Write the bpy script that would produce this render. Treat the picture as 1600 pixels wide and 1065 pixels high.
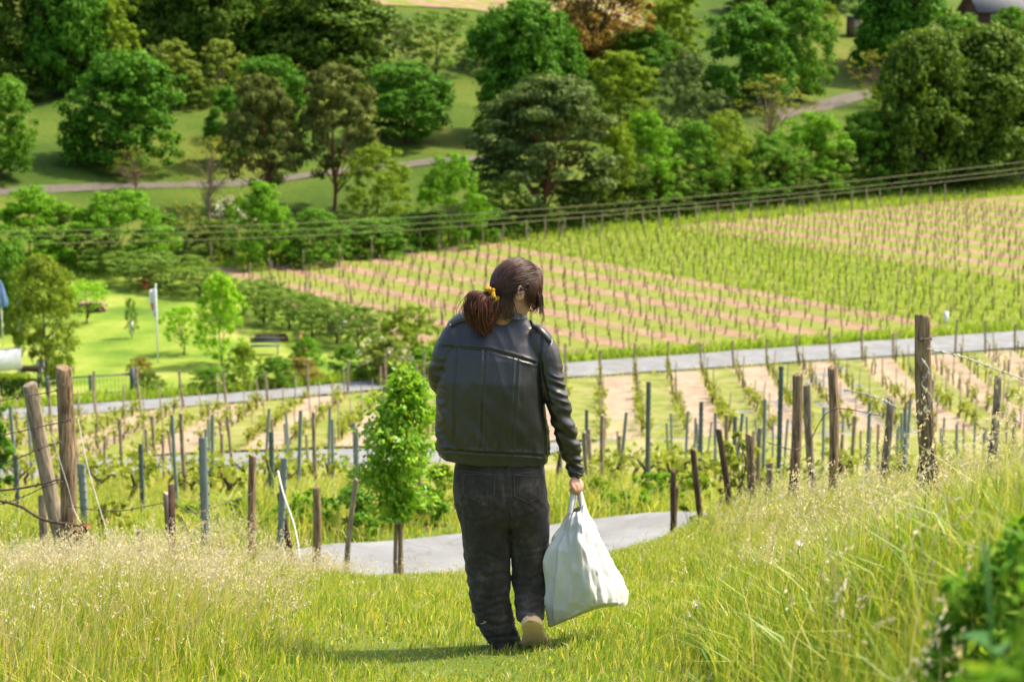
import bpy, bmesh, math, random
import numpy as np
from mathutils import Vector, noise as mnoise

scene = bpy.context.scene
for o in list(bpy.data.objects):
    bpy.data.objects.remove(o)
COL = scene.collection
rad = math.radians

# ------------------------------------------------------------------ camera
F_PX, PITCH = 3200.0, rad(10.5)
cam_data = bpy.data.cameras.new('camera')
cam = bpy.data.objects.new('camera', cam_data)
COL.objects.link(cam)
cam.location = (0, 0, 0)
cam.rotation_euler = (rad(90) - PITCH, 0, 0)
cam_data.sensor_width = 36.0
cam_data.lens = 36.0 * F_PX / 1600.0
cam_data.clip_start = 0.05
cam_data.clip_end = 2000
cam_data.dof.use_dof = True
cam_data.dof.focus_distance = 8.85
cam_data.dof.aperture_fstop = 5.0
scene.camera = cam

# ------------------------------------------------------------------ light
SUN_AZ, SUN_EL = rad(66), rad(55)        # azimuth from +Y (view direction) towards +X
world = bpy.data.worlds.new('World')
scene.world = world
world.use_nodes = True
wn = world.node_tree
for n in list(wn.nodes):
    wn.nodes.remove(n)
w_out = wn.nodes.new('ShaderNodeOutputWorld')
w_bg = wn.nodes.new('ShaderNodeBackground')
w_sky = wn.nodes.new('ShaderNodeTexSky')
w_sky.sky_type = 'NISHITA'
w_sky.sun_disc = False
w_sky.sun_elevation = SUN_EL
w_sky.sun_rotation = SUN_AZ
w_sky.dust_density = 4.0
w_bg.inputs['Strength'].default_value = 0.15
wn.links.new(w_sky.outputs[0], w_bg.inputs['Color'])
wn.links.new(w_bg.outputs[0], w_out.inputs['Surface'])
sun_data = bpy.data.lights.new('sun', 'SUN')
sun = bpy.data.objects.new('sun', sun_data)
COL.objects.link(sun)
sun_data.energy = 3.7
sun_data.angle = rad(3.0)
sun_data.color = (1.0, 0.90, 0.70)
sdir = Vector((math.sin(SUN_AZ) * math.cos(SUN_EL), math.cos(SUN_AZ) * math.cos(SUN_EL), math.sin(SUN_EL)))
sun.rotation_euler = sdir.to_track_quat('Z', 'Y').to_euler()
sun.location = (30, 20, 40)
scene.view_settings.view_transform = 'Standard'
scene.view_settings.look = 'None'
scene.view_settings.exposure = 1.15
scene.view_settings.gamma = 1.0
scene.view_settings.use_curve_mapping = False
scene.render.engine = 'CYCLES'
scene.cycles.use_denoising = True
scene.cycles.max_bounces = 8
scene.cycles.transmission_bounces = 6
scene.cycles.transparent_max_bounces = 8

# ------------------------------------------------------------------ helpers
R = np.random.default_rng(7)

def lin(r, g, b):
    f = lambda c: (c / 12.92 if c <= 0.04045 else ((c + 0.055) / 1.055) ** 2.4)
    return tuple(f(c / 255.0) for c in (r, g, b)) + (1.0,)

def tag(o, label=None, cat=None, group=None, kind=None):
    if label: o['label'] = label
    if cat: o['category'] = cat
    if group: o['group'] = group
    if kind: o['kind'] = kind
    return o

def link(o, parent=None):
    COL.objects.link(o)
    if parent is not None:
        o.parent = parent
    return o

def empty(name, loc=(0, 0, 0), rz=0.0):
    o = bpy.data.objects.new(name, None)
    o.location = loc
    o.rotation_euler = (0, 0, rz)
    o.empty_display_size = 0.1
    return link(o)

def mesh_np(name, V, faces, mat=None, smooth=False):
    """faces: list of int arrays, each (n, k)"""
    V = np.asarray(V, dtype=np.float32).reshape(-1, 3)
    me = bpy.data.meshes.new(name)
    faces = [np.asarray(f, dtype=np.int32) for f in faces if len(f)]
    nl = sum(f.size for f in faces)
    nf = sum(len(f) for f in faces)
    me.vertices.add(len(V)); me.vertices.foreach_set('co', V.ravel())
    me.loops.add(nl); me.polygons.add(nf)
    me.loops.foreach_set('vertex_index', np.concatenate([f.ravel() for f in faces]))
    tot = np.concatenate([np.full(len(f), f.shape[1], np.int32) for f in faces])
    start = np.concatenate([[0], np.cumsum(tot)[:-1]]).astype(np.int32)
    me.polygons.foreach_set('loop_start', start)
    if smooth:
        me.polygons.foreach_set('use_smooth', np.ones(nf, dtype=bool))
    me.update(calc_edges=True)
    me.validate()
    if mat is not None:
        me.materials.append(mat)
    return me

def obj(name, me, parent=None, loc=None, rz=0.0):
    o = bpy.data.objects.new(name, me)
    if loc is not None:
        o.location = loc
    if rz:
        o.rotation_euler = (0, 0, rz)
    return link(o, parent)

class MB:
    """collects pieces and builds ONE mesh"""
    def __init__(s):
        s.V = []; s.Q = []; s.T = []; s.n = 0
    def add(s, V, Q=None, T=None):
        V = np.asarray(V, float).reshape(-1, 3)
        if Q is not None and len(Q): s.Q.append(np.asarray(Q, int) + s.n)
        if T is not None and len(T): s.T.append(np.asarray(T, int) + s.n)
        s.V.append(V); s.n += len(V)
        return s
    def box(s, c, size, rz=0.0, tilt=None):
        c = np.asarray(c, float); sx, sy, sz = np.asarray(size, float) / 2
        P = np.array([[x, y, z] for z in (-sz, sz) for y in (-sy, sy) for x in (-sx, sx)])
        if tilt is not None:
            P = P @ np.array(tilt.to_matrix()).T
        if rz:
            ca, sa = math.cos(rz), math.sin(rz)
            P = P @ np.array([[ca, sa, 0], [-sa, ca, 0], [0, 0, 1]])
        return s.add(P + c, [[0, 2, 3, 1], [4, 5, 7, 6], [0, 1, 5, 4], [2, 6, 7, 3], [0, 4, 6, 2], [1, 3, 7, 5]])
    def tube(s, pts, radii, n=8, cap=True):
        V, Q, T = tube(pts, radii, n, cap)
        return s.add(V, Q, T)
    def mesh(s, name, mat=None, smooth=False):
        V = np.concatenate(s.V)
        fs = []
        if s.Q: fs.append(np.concatenate(s.Q))
        if s.T: fs.append(np.concatenate(s.T))
        return mesh_np(name, V, fs, mat, smooth)
    def build(s, name, mat=None, parent=None, smooth=False, loc=None, rz=0.0):
        return obj(name, s.mesh(name, mat, smooth), parent, loc, rz)

def tube(pts, radii, n=8, cap=True, squash=None):
    pts = np.asarray(pts, float); m = len(pts)
    radii = np.broadcast_to(np.asarray(radii, float), (m,))
    tang = np.gradient(pts, axis=0)
    tang /= np.linalg.norm(tang, axis=1)[:, None] + 1e-9
    ref = np.array([1.0, 0.02, 0.01]) if abs(tang[:, 0]).mean() < 0.8 else np.array([0.0, 1.0, 0.02])
    u = np.cross(tang, ref); u /= np.linalg.norm(u, axis=1)[:, None] + 1e-9
    v = np.cross(tang, u)
    a = np.linspace(0, 2 * np.pi, n, endpoint=False)
    V = pts[:, None] + radii[:, None, None] * (np.cos(a)[None, :, None] * u[:, None] + np.sin(a)[None, :, None] * v[:, None])
    V = V.reshape(-1, 3)
    i = np.arange(m - 1)[:, None] * n; j = np.arange(n)[None]
    j2 = (j + 1) % n
    Q = np.stack([i + j, i + j2, i + n + j2, i + n + j], -1).reshape(-1, 4)
    T = np.zeros((0, 3), int)
    if cap:
        V = np.concatenate([V, pts[:1], pts[-1:]])
        c0, c1 = m * n, m * n + 1
        jj = np.arange(n); jn = (jj + 1) % n
        T = np.concatenate([np.stack([np.full(n, c0), jn, jj], 1),
                            np.stack([np.full(n, c1), (m - 1) * n + jj, (m - 1) * n + jn], 1)])
    return V, Q, T

def smooth_pts(pts, k=4):
    """Catmull-Rom through pts"""
    P = np.asarray(pts, float)
    P = np.concatenate([[2 * P[0] - P[1]], P, [2 * P[-1] - P[-2]]])
    out = []
    for i in range(1, len(P) - 2):
        for t in np.linspace(0, 1, k, endpoint=False):
            a, b, c, d = P[i - 1], P[i], P[i + 1], P[i + 2]
            out.append(0.5 * ((2 * b) + (c - a) * t + (2 * a - 5 * b + 4 * c - d) * t * t + (-a + 3 * b - 3 * c + d) * t ** 3))
    out.append(P[-2])
    return np.array(out)

def copy_tree(o, parent=None):
    c = o.copy()
    COL.objects.link(c)
    c.parent = parent
    for ch in o.children:
        copy_tree(ch, c)
    return c

# ------------------------------------------------------------------ materials
def newmat(name):
    m = bpy.data.materials.new(name)
    m.use_nodes = True
    nt = m.node_tree
    for n in list(nt.nodes):
        nt.nodes.remove(n)
    out = nt.nodes.new('ShaderNodeOutputMaterial')
    return m, nt, out

def N(nt, t, **kw):
    n = nt.nodes.new(t)
    for k, v in kw.items():
        setattr(n, k, v)
    return n

def ramp(nt, fac, stops):
    r = N(nt, 'ShaderNodeValToRGB')
    el = r.color_ramp.elements
    while len(el) > 1: el.remove(el[-1])
    el[0].position = stops[0][0]; el[0].color = stops[0][1]
    for p, c in stops[1:]:
        e = el.new(p); e.color = c
    if fac is not None:
        nt.links.new(fac, r.inputs['Fac'])
    return r.outputs['Color']

def noise_tex(nt, scale, detail=4, rough=0.55, vec=None, dist=0.0):
    n = N(nt, 'ShaderNodeTexNoise')
    n.inputs['Scale'].default_value = scale
    n.inputs['Detail'].default_value = detail
    n.inputs['Roughness'].default_value = rough
    n.inputs['Distortion'].default_value = dist
    if vec is not None:
        nt.links.new(vec, n.inputs['Vector'])
    return n.outputs['Fac']

def math_n(nt, op, a, b=None, c=None, clamp=False):
    n = N(nt, 'ShaderNodeMath', operation=op, use_clamp=clamp)
    for i, v in enumerate((a, b, c)):
        if v is None: continue
        if isinstance(v, (int, float)): n.inputs[i].default_value = v
        else: nt.links.new(v, n.inputs[i])
    return n.outputs[0]

def mixc(nt, fac, a, b, mode='MIX'):
    n = N(nt, 'ShaderNodeMix', data_type='RGBA', blend_type=mode)
    for idx, v in ((0, fac), (6, a), (7, b)):
        if isinstance(v, (int, float)): n.inputs[idx].default_value = v
        elif isinstance(v, tuple): n.inputs[idx].default_value = v
        else: nt.links.new(v, n.inputs[idx])
    return n.outputs[2]

def principled(nt, out, color, rough=0.8, spec=0.3, bump=None, bump_s=0.3, bump_d=0.02, metallic=0.0):
    p = N(nt, 'ShaderNodeBsdfPrincipled')
    if isinstance(color, tuple): p.inputs['Base Color'].default_value = color
    else: nt.links.new(color, p.inputs['Base Color'])
    if isinstance(rough, (int, float)): p.inputs['Roughness'].default_value = rough
    else: nt.links.new(rough, p.inputs['Roughness'])
    p.inputs['Specular IOR Level'].default_value = spec
    p.inputs['Metallic'].default_value = metallic
    if bump is not None:
        b = N(nt, 'ShaderNodeBump')
        b.inputs['Strength'].default_value = bump_s
        b.inputs['Distance'].default_value = bump_d
        nt.links.new(bump, b.inputs['Height'])
        nt.links.new(b.outputs[0], p.inputs['Normal'])
    nt.links.new(p.outputs[0], out.inputs['Surface'])
    return p

def objcoord(nt):
    return N(nt, 'ShaderNodeTexCoord').outputs['Object']

def mat_leaf(name, cols, transl=0.35, rough=0.65, spec=0.12, vary=0.35, nscale=0.6):
    """cols: list of linear rgb tuples, picked per leaf; a broad noise shifts clumps"""
    m, nt, out = newmat(name)
    g = N(nt, 'ShaderNodeNewGeometry')
    nz = noise_tex(nt, nscale, 2, 0.5, objcoord(nt))
    fac = math_n(nt, 'ADD', math_n(nt, 'MULTIPLY', g.outputs['Random Per Island'], 1 - vary), math_n(nt, 'MULTIPLY', nz, vary))
    stops = [(i / max(1, len(cols) - 1) * 0.8 + 0.1, c + (1.0,) if len(c) == 3 else c) for i, c in enumerate(cols)]
    c = ramp(nt, fac, stops)
    p = N(nt, 'ShaderNodeBsdfPrincipled')
    nt.links.new(c, p.inputs['Base Color'])
    p.inputs['Roughness'].default_value = rough
    p.inputs['Specular IOR Level'].default_value = spec
    t = N(nt, 'ShaderNodeBsdfTranslucent')
    tc = mixc(nt, 1.0, c, (1.25, 1.2, 0.6, 1), 'MULTIPLY')
    nt.links.new(tc, t.inputs['Color'])
    mx = N(nt, 'ShaderNodeMixShader')
    mx.inputs[0].default_value = transl
    nt.links.new(p.outputs[0], mx.inputs[1]); nt.links.new(t.outputs[0], mx.inputs[2])
    nt.links.new(mx.outputs[0], out.inputs['Surface'])
    return m

def mat_simple(name, stops, scale=6.0, rough=0.8, spec=0.3, bump_s=0.25, bump_d=0.01, stretch=(1, 1, 1), metallic=0.0, detail=5):
    m, nt, out = newmat(name)
    mp = N(nt, 'ShaderNodeMapping')
    mp.inputs['Scale'].default_value = stretch
    nt.links.new(objcoord(nt), mp.inputs['Vector'])
    f = noise_tex(nt, scale, detail, 0.6, mp.outputs[0])
    c = ramp(nt, f, stops)
    principled(nt, out, c, rough, spec, f, bump_s, bump_d, metallic)
    return m

# ------------------------------------------------------------------ terrain
ROWS = [
    (-12, [(-40, 0.6), (40, 0.9)]),
    (0, [(-8, -1.95), (0, -1.65), (1.2, -1.2), (2.5, -0.95), (8, -0.7)]),
    (4, [(-8, -2.55), (-1.5, -2.25), (0, -2.2), (0.6, -1.86), (1.2, -1.38), (2.5, -1.1), (8, -0.9)]),
    (8.6, [(-10, -3.15), (-2.5, -2.93), (0, -2.95), (0.8, -2.9), (2.3, -2.58), (5, -2.35), (10, -2.2)]),
    (12, [(-12, -3.95), (-3, -3.80), (0, -3.80), (1.4, -3.74), (3, -3.42), (6, -3.1), (12, -2.9)]),
    (15, [(-12, -4.85), (-4, -4.74), (0, -4.60), (2, -4.28), (4, -3.92), (8, -3.7), (15, -3.5)]),
    (18, [(-12, -5.95), (-4.2, -5.80), (-2, -5.74), (0, -5.62), (2, -5.02), (4, -4.85), (8, -4.5), (16, -4.4)]),
    (20.5, [(-15, -6.5), (-5, -6.4), (-2, -6.2), (0, -6.4), (1.6, -6.12), (4, -5.7), (8, -5.2), (18, -5.0)]),
    (23.5, [(-15, -6.9), (-5, -6.75), (-2, -6.55), (0, -6.55), (2, -6.5), (5, -6.5), (10, -6.3), (20, -6.1)]),
    (30, [(-30, -8.3), (0, -8.1), (30, -7.9)]),
    (40, [(-30, -10.5), (30, -10.3)]),
    (55, [(-30, -13.9), (30, -13.8)]),
    (70, [(-40, -17.2), (40, -17.15)]),
    (73, [(-40, -17.5), (40, -17.4)]),
    (80, [(-40, -18.35), (40, -18.2)]),
    (90, [(-60, -19.35), (60, -19.1)]),
    (100, [(-60, -19.75), (60, -19.55)]),
    (120, [(-60, -19.8), (60, -19.7)]),
    (150, [(-60, -19.8), (60, -19.7)]),
    (460, [(-60, -19.8), (60, -19.7)]),
]
_RY = np.array([r[0] for r in ROWS], float)

def tree_line(x):
    return np.maximum(150 + 0.667 * np.asarray(x, float), 124.0)

def terrain(x, y):
    x = np.atleast_1d(np.asarray(x, float)); y = np.atleast_1d(np.asarray(y, float))
    x, y = np.broadcast_arrays(x, y)
    shp = x.shape; x = x.ravel(); y = y.ravel()
    Z = np.stack([np.interp(x, [p[0] for p in r[1]], [p[1] for p in r[1]]) for r in ROWS])
    k = np.clip(np.searchsorted(_RY, y) - 1, 0, len(_RY) - 2)
    ii = np.arange(len(x))
    def tangent(k):
        a = np.clip(k - 1, 0, len(_RY) - 1); b = np.clip(k + 1, 0, len(_RY) - 1)
        return (Z[b, ii] - Z[a, ii]) / (_RY[b] - _RY[a])
    dy = _RY[k + 1] - _RY[k]
    t = np.clip((y - _RY[k]) / dy, 0, 1)
    z = ((2 * t ** 3 - 3 * t ** 2 + 1) * Z[k, ii] + (t ** 3 - 2 * t ** 2 + t) * dy * tangent(k)
         + (-2 * t ** 3 + 3 * t ** 2) * Z[k + 1, ii] + (t ** 3 - t ** 2) * dy * tangent(k + 1))
    d = np.maximum(0, y - tree_line(x))
    dd = np.minimum(d, 140)
    z = z + 0.11 * dd + 0.0003 * dd * dd + 0.2 * np.maximum(0, d - 140)
    z = z + 0.025 * np.sin(x * 2.1 + 0.7 * y) * np.sin(y * 1.7 - 0.3 * x)
    hw = np.clip(d / 15, 0, 1)
    z = z + hw * (0.5 * np.sin(x * 0.11 + 1.0) * np.sin(y * 0.09) + 0.25 * np.sin(x * 0.31) * np.sin(y * 0.27 + 2))
    return z.reshape(shp)

def tz(x, y):
    return float(terrain(x, y)[0])

_cp, _sp = math.cos(PITCH), math.sin(PITCH)
def ray(px, py):
    a = (px - 800.0) / F_PX; b = -(py - 532.5) / F_PX
    return np.array([a, _cp + b * _sp, -_sp + b * _cp])
def at(px, py, Y):
    d = ray(px, py)
    return d * (Y / d[1])
def project(P):
    P = np.asarray(P, float).reshape(-1, 3)
    dep = P[:, 1] * _cp - P[:, 2] * _sp
    up = P[:, 1] * _sp + P[:, 2] * _cp
    return 800 + F_PX * P[:, 0] / dep, 532.5 - F_PX * up / dep
_YS = np.concatenate([np.arange(2, 30, 0.05), np.arange(30, 110, 0.15), np.arange(110, 440, 0.4)])
def ground_at(px, py, ymin=2.0):
    d = ray(px, py)
    ys = _YS[_YS >= ymin]
    P = d[None] * (ys / d[1])[:, None]
    below = P[:, 2] < terrain(P[:, 0], P[:, 1])
    k = int(np.argmax(below)) if below.any() else len(ys) - 1
    x, y = P[k, 0], P[k, 1]
    return np.array([x, y, tz(x, y)])

def sheet(name, xs, ys_lo, ys_hi, nv, mat, lift, keep=None, kind='structure', power=1.0):
    """draped grid: columns at xs, rows from ys_lo to ys_hi"""
    t = np.linspace(0, 1, nv + 1) ** power
    X = np.repeat(np.asarray(xs)[:, None], nv + 1, 1)
    Y = np.asarray(ys_lo)[:, None] + (np.asarray(ys_hi) - np.asarray(ys_lo))[:, None] * t[None]
    Z = terrain(X, Y) + lift
    nx = len(xs)
    V = np.stack([X, Y, Z], -1).reshape(-1, 3)
    i = np.arange(nx - 1)[:, None] * (nv + 1); j = np.arange(nv)[None]
    Q = np.stack([i + j, i + (nv + 1) + j, i + (nv + 1) + j + 1, i + j + 1], -1).reshape(-1, 4)
    if keep is not None:
        c = V[Q].mean(1)
        Q = Q[keep(c[:, 0], c[:, 1])]
    o = obj(name, mesh_np(name, V, [Q], mat, True))
    tag(o, kind=kind)
    return o

# ground material: meadow, with drier and greener patches
def mat_ground():
    m, nt, out = newmat('meadow')
    oc = objcoord(nt)
    a = noise_tex(nt, 0.35, 5, 0.6, oc)
    b = noise_tex(nt, 6.0, 6, 0.7, oc)
    c1 = ramp(nt, a, [(0.3, (0.070, 0.115, 0.016, 1)), (0.5, (0.12, 0.16, 0.024, 1)), (0.72, (0.20, 0.195, 0.045, 1))])
    c2 = mixc(nt, math_n(nt, 'MULTIPLY', b, 0.55), c1, (0.05, 0.085, 0.012, 1))
    principled(nt, out, c2, 0.9, 0.1, b, 0.35, 0.04)
    return m
M_GROUND = mat_ground()

ys = np.concatenate([np.arange(-12, 0, 1.0), np.arange(0, 32, 0.15), np.arange(32, 75, 0.6), np.arange(75, 160, 1.2), np.arange(160, 461, 4)])
us = np.linspace(-1, 1, 141)
us = np.sign(us) * np.abs(us) ** 1.5
X = us[None] * (0.55 * np.maximum(ys, 0) + 14)[:, None]
Yg = np.repeat(ys[:, None], len(us), 1)
V = np.stack([X, Yg, terrain(X, Yg)], -1).reshape(-1, 3)
i = np.arange(len(ys) - 1)[:, None] * len(us); j = np.arange(len(us) - 1)[None]
Q = np.stack([i + j, i + j + 1, i + len(us) + j + 1, i + len(us) + j], -1).reshape(-1, 4)
tag(obj('ground', mesh_np('ground', V, [Q], M_GROUND, False)), kind='structure')

# ------------------------------------------------------------------ roads
def mat_road():
    m, nt, out = newmat('concrete_track')
    oc = objcoord(nt)
    a = noise_tex(nt, 1.2, 5, 0.6, oc)
    b = noise_tex(nt, 22, 4, 0.6, oc)
    c = ramp(nt, a, [(0.3, (0.135, 0.14, 0.148, 1)), (0.55, (0.195, 0.202, 0.21, 1)), (0.75, (0.26, 0.265, 0.27, 1))])
    c = mixc(nt, math_n(nt, 'MULTIPLY', b, 0.35), c, (0.2, 0.19, 0.17, 1))
    d = noise_tex(nt, 0.5, 6, 0.7, oc, 1.2)
    c = mixc(nt, ramp(nt, d, [(0.52, (0, 0, 0, 1)), (0.66, (0.75, 0.75, 0.75, 1))]), c, (0.16, 0.15, 0.135, 1))
    vo = N(nt, 'ShaderNodeTexVoronoi', feature='DISTANCE_TO_EDGE'); vo.inputs['Scale'].default_value = 0.55
    wv = N(nt, 'ShaderNodeVectorMath', operation='ADD'); nt.links.new(oc, wv.inputs[0])
    nz = N(nt, 'ShaderNodeTexNoise'); nz.inputs['Scale'].default_value = 1.5; nt.links.new(oc, nz.inputs['Vector']); nt.links.new(nz.outputs['Color'], wv.inputs[1])
    nt.links.new(wv.outputs[0], vo.inputs['Vector'])
    c = mixc(nt, ramp(nt, vo.outputs['Distance'], [(0.0, (0.45, 0.45, 0.45, 1)), (0.012, (0, 0, 0, 1))]), c, (0.09, 0.085, 0.075, 1))
    principled(nt, out, c, 0.85, 0.25, b, 0.35, 0.02)
    return m
M_ROAD = mat_road()

def road(name, near, far, lift=0.07, ext=25, seg=70):
    """near / far: pixel points along each edge, dropped onto the terrain"""
    def edge(px):
        P = np.array([ground_at(*p, ymin=p_min)[:2] for p in px])
        o = np.argsort(P[:, 0]); P = P[o]
        a = P[0] + (P[0] - P[1]) / np.linalg.norm(P[0] - P[1]) * ext
        b = P[-1] + (P[-1] - P[-2]) / np.linalg.norm(P[-1] - P[-2]) * ext
        return np.concatenate([[a], P, [b]])
    p_min = near[1]; A = edge(near[0]); B = edge(far)
    xs = np.linspace(max(A[0, 0], B[0, 0]), min(A[-1, 0], B[-1, 0]), seg)
    lo = np.interp(xs, A[:, 0], A[:, 1]); hi = np.interp(xs, B[:, 0], B[:, 1])
    o = sheet(name, xs, lo, hi, 8, M_ROAD, lift)
    return xs, lo, hi
R2 = road('farm_road', ([(0, 755), (280, 742), (560, 730)], 45), [(0, 722), (280, 713), (560, 705)], ext=45)
R3 = road('vineyard_road', ([(20, 655), (640, 607), (900, 590), (1250, 567), (1600, 545)], 60),
          [(20, 641), (640, 590), (900, 568), (1250, 543), (1600, 518)], ext=40)
R1x = np.array([-14, -6, -3, -1, 0.4, 1.8, 6, 14.0]); R1c = np.array([16.8, 18.6, 19.7, 20.9, 21.7, 22.4, 24.3, 28.0])
xs = np.linspace(-14, 14, 80); yc = np.interp(xs, R1x, R1c)
sheet('footpath', xs, yc - 1.35, yc + 1.3, 10, M_ROAD, 0.06)
def road3_far(x): return np.interp(x, R3[0], R3[2])
def road3_near(x): return np.interp(x, R3[0], R3[1])
def road2_far(x): return np.interp(x, R2[0], R2[2])
def road2_near(x): return np.interp(x, R2[0], R2[1])

# ------------------------------------------------------------------ fields
SOIL = [(0.3, (0.16, 0.09, 0.06, 1)), (0.5, (0.255, 0.155, 0.108, 1)), (0.7, (0.35, 0.24, 0.165, 1))]
def mat_field(name, nrm, off, period, soil_lo, soil_hi, grass, soil=SOIL, band=None, wob=0.35, straw=0.0):
    """stripes across direction nrm; soil where the phase lies between soil_lo and soil_hi"""
    m, nt, out = newmat(name)
    oc = objcoord(nt)
    dot = N(nt, 'ShaderNodeVectorMath', operation='DOT_PRODUCT')
    nt.links.new(oc, dot.inputs[0]); dot.inputs[1].default_value = (nrm[0], nrm[1], 0)
    n0 = dot.outputs['Value']
    w = noise_tex(nt, 0.9, 4, 0.65, oc)
    fine = noise_tex(nt, 7.0, 5, 0.7, oc)
    big = noise_tex(nt, 0.12, 3, 0.5, oc)
    nw = math_n(nt, 'ADD', n0, math_n(nt, 'MULTIPLY', math_n(nt, 'SUBTRACT', w, 0.5), wob * 2))
    ph = math_n(nt, 'FRACT', math_n(nt, 'DIVIDE', math_n(nt, 'SUBTRACT', nw, off), period))
    e = 0.05
    def ss(x, lo, hi):
        mr = N(nt, 'ShaderNodeMapRange', interpolation_type='SMOOTHSTEP')
        nt.links.new(x, mr.inputs[0]); mr.inputs[1].default_value = lo; mr.inputs[2].default_value = hi
        return mr.outputs[0]
    s = math_n(nt, 'MULTIPLY', ss(ph, soil_lo - e, soil_lo + e), math_n(nt, 'SUBTRACT', 1.0, ss(ph, soil_hi - e, soil_hi + e)))
    s = math_n(nt, 'MULTIPLY', s, ss(math_n(nt, 'ADD', math_n(nt, 'MULTIPLY', big, 0.6), math_n(nt, 'MULTIPLY', fine, 0.4)), 0.30, 0.46))
    if band is not None:
        for lo, hi in band:
            inside = math_n(nt, 'MULTIPLY', ss(n0, lo - 0.4, lo + 0.4), math_n(nt, 'SUBTRACT', 1.0, ss(n0, hi - 0.4, hi + 0.4)))
            s = math_n(nt, 'MULTIPLY', s, math_n(nt, 'SUBTRACT', 1.0, inside))
    sc = ramp(nt, math_n(nt, 'ADD', math_n(nt, 'MULTIPLY', w, 0.5), math_n(nt, 'MULTIPLY', fine, 0.5)), soil)
    gc = ramp(nt, math_n(nt, 'ADD', math_n(nt, 'MULTIPLY', w, 0.4), math_n(nt, 'MULTIPLY', fine, 0.6)), grass)
    if straw > 0:
        gc = mixc(nt, math_n(nt, 'MULTIPLY', ss(w, 0.42, 0.62), straw), gc, (0.32, 0.28, 0.14, 1))
    c = mixc(nt, s, gc, sc)
    principled(nt, out, c, 0.9, 0.1, fine, 0.4, 0.04)
    return m

GRASS_Y = [(0.3, (0.095, 0.135, 0.02, 1)), (0.5, (0.165, 0.19, 0.034, 1)), (0.7, (0.25, 0.225, 0.07, 1))]
GRASS_G = [(0.3, (0.055, 0.11, 0.018, 1)), (0.5, (0.095, 0.165, 0.028, 1)), (0.72, (0.15, 0.2, 0.05, 1))]
FDIR = np.array([0.6, -0.8]); FNRM = (0.8, 0.6)       # far vineyard rows
def fn(px, py):
    g = ground_at(px, py, 70); return FNRM[0] * g[0] + FNRM[1] * g[1]
B_LO, B_HI = fn(1080, 440), fn(1250, 390)              # the overgrown green strip
print('band', B_LO, B_HI, fn(900, 470), fn(1500, 350))
F_SP = 1.75
M_FAR = mat_field('far_vineyard_ground', FNRM, 0.0, 2 * F_SP, 0.04, 0.42, GRASS_Y, band=[(B_LO, B_HI)], wob=0.42)
def left_edge(y):                                      # garden / vineyard border
    return np.interp(y, [95, 102, 129, 140], [-2.5, -5.1, -18.5, -24])
xs = np.linspace(-30, 80, 240)
sheet('vineyard_field', xs, road3_far(xs) + 1.2, tree_line(xs) - 4, 110, M_FAR, 0.09, keep=lambda x, y: x > left_edge(y))
# lawn of the garden
m, nt, out = newmat('lawn')
oc = objcoord(nt)
a = noise_tex(nt, 0.22, 4, 0.6, oc); b = noise_tex(nt, 9, 5, 0.7, oc)
c = ramp(nt, math_n(nt, 'ADD', math_n(nt, 'MULTIPLY', a, 0.7), math_n(nt, 'MULTIPLY', b, 0.3)),
         [(0.36, (0.07, 0.14, 0.014, 1)), (0.47, (0.14, 0.215, 0.022, 1)), (0.54, (0.20, 0.26, 0.035, 1)), (0.64, (0.29, 0.29, 0.08, 1))])
principled(nt, out, c, 0.9, 0.1, b, 0.6, 0.06)
M_LAWN = m
xs = np.linspace(-62, 0, 130)
sheet('garden_lawn', xs, road3_far(xs) + 0.4, np.minimum(tree_line(xs) + 2, 133) + 0 * xs, 70, M_LAWN, 0.08, keep=lambda x, y: x <= left_edge(y) + 0.6)
# middle vineyard between the two roads: rows run straight downhill
M_SP = 1.63; M_SLOPE = 0.04
_mn = np.array([1.0, -M_SLOPE]) / math.hypot(1, M_SLOPE)
M_MID = mat_field('mid_vineyard_ground', _mn, -1.25, 2 * M_SP, 0.48, 1.0, GRASS_Y, wob=0.3,
                  soil=[(0.3, (0.17, 0.11, 0.07, 1)), (0.45, (0.27, 0.195, 0.135, 1)), (0.6, (0.36, 0.29, 0.21, 1)), (0.72, (0.26, 0.25, 0.12, 1))], straw=0.4)
xs = np.linspace(-34, 42, 200)
sheet('middle_vineyard_field', xs, road2_far(xs) + 0.5, road3_near(xs) - 0.6, 60, M_MID, 0.08)
# near vineyard between footpath and farm road
M_NEAR = mat_field('near_vineyard_ground', (1.0, -0.12), 0.4, 1.8, 0.35, 0.75, GRASS_Y, wob=0.3, straw=0.5,
                   soil=[(0.3, (0.19, 0.17, 0.075, 1)), (0.55, (0.27, 0.24, 0.12, 1)), (0.75, (0.35, 0.31, 0.18, 1))])
xs = np.linspace(-24, 26, 160)
sheet('near_vineyard_field', xs, np.full(len(xs), 31.0), road2_near(xs) - 0.5, 90, M_NEAR, 0.07)
# vineyard high on the far hill
M_UP = mat_field('upper_vineyard_ground', (0.45, 0.9), 0.0, 4.0, 0.1, 0.62, GRASS_Y, wob=0.3)
xs = np.linspace(-62, 16, 60)
sheet('upper_vineyard_field', xs, 246 + 0.1 * xs, np.full(len(xs), 400.0), 60, M_UP, 0.17)
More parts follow.
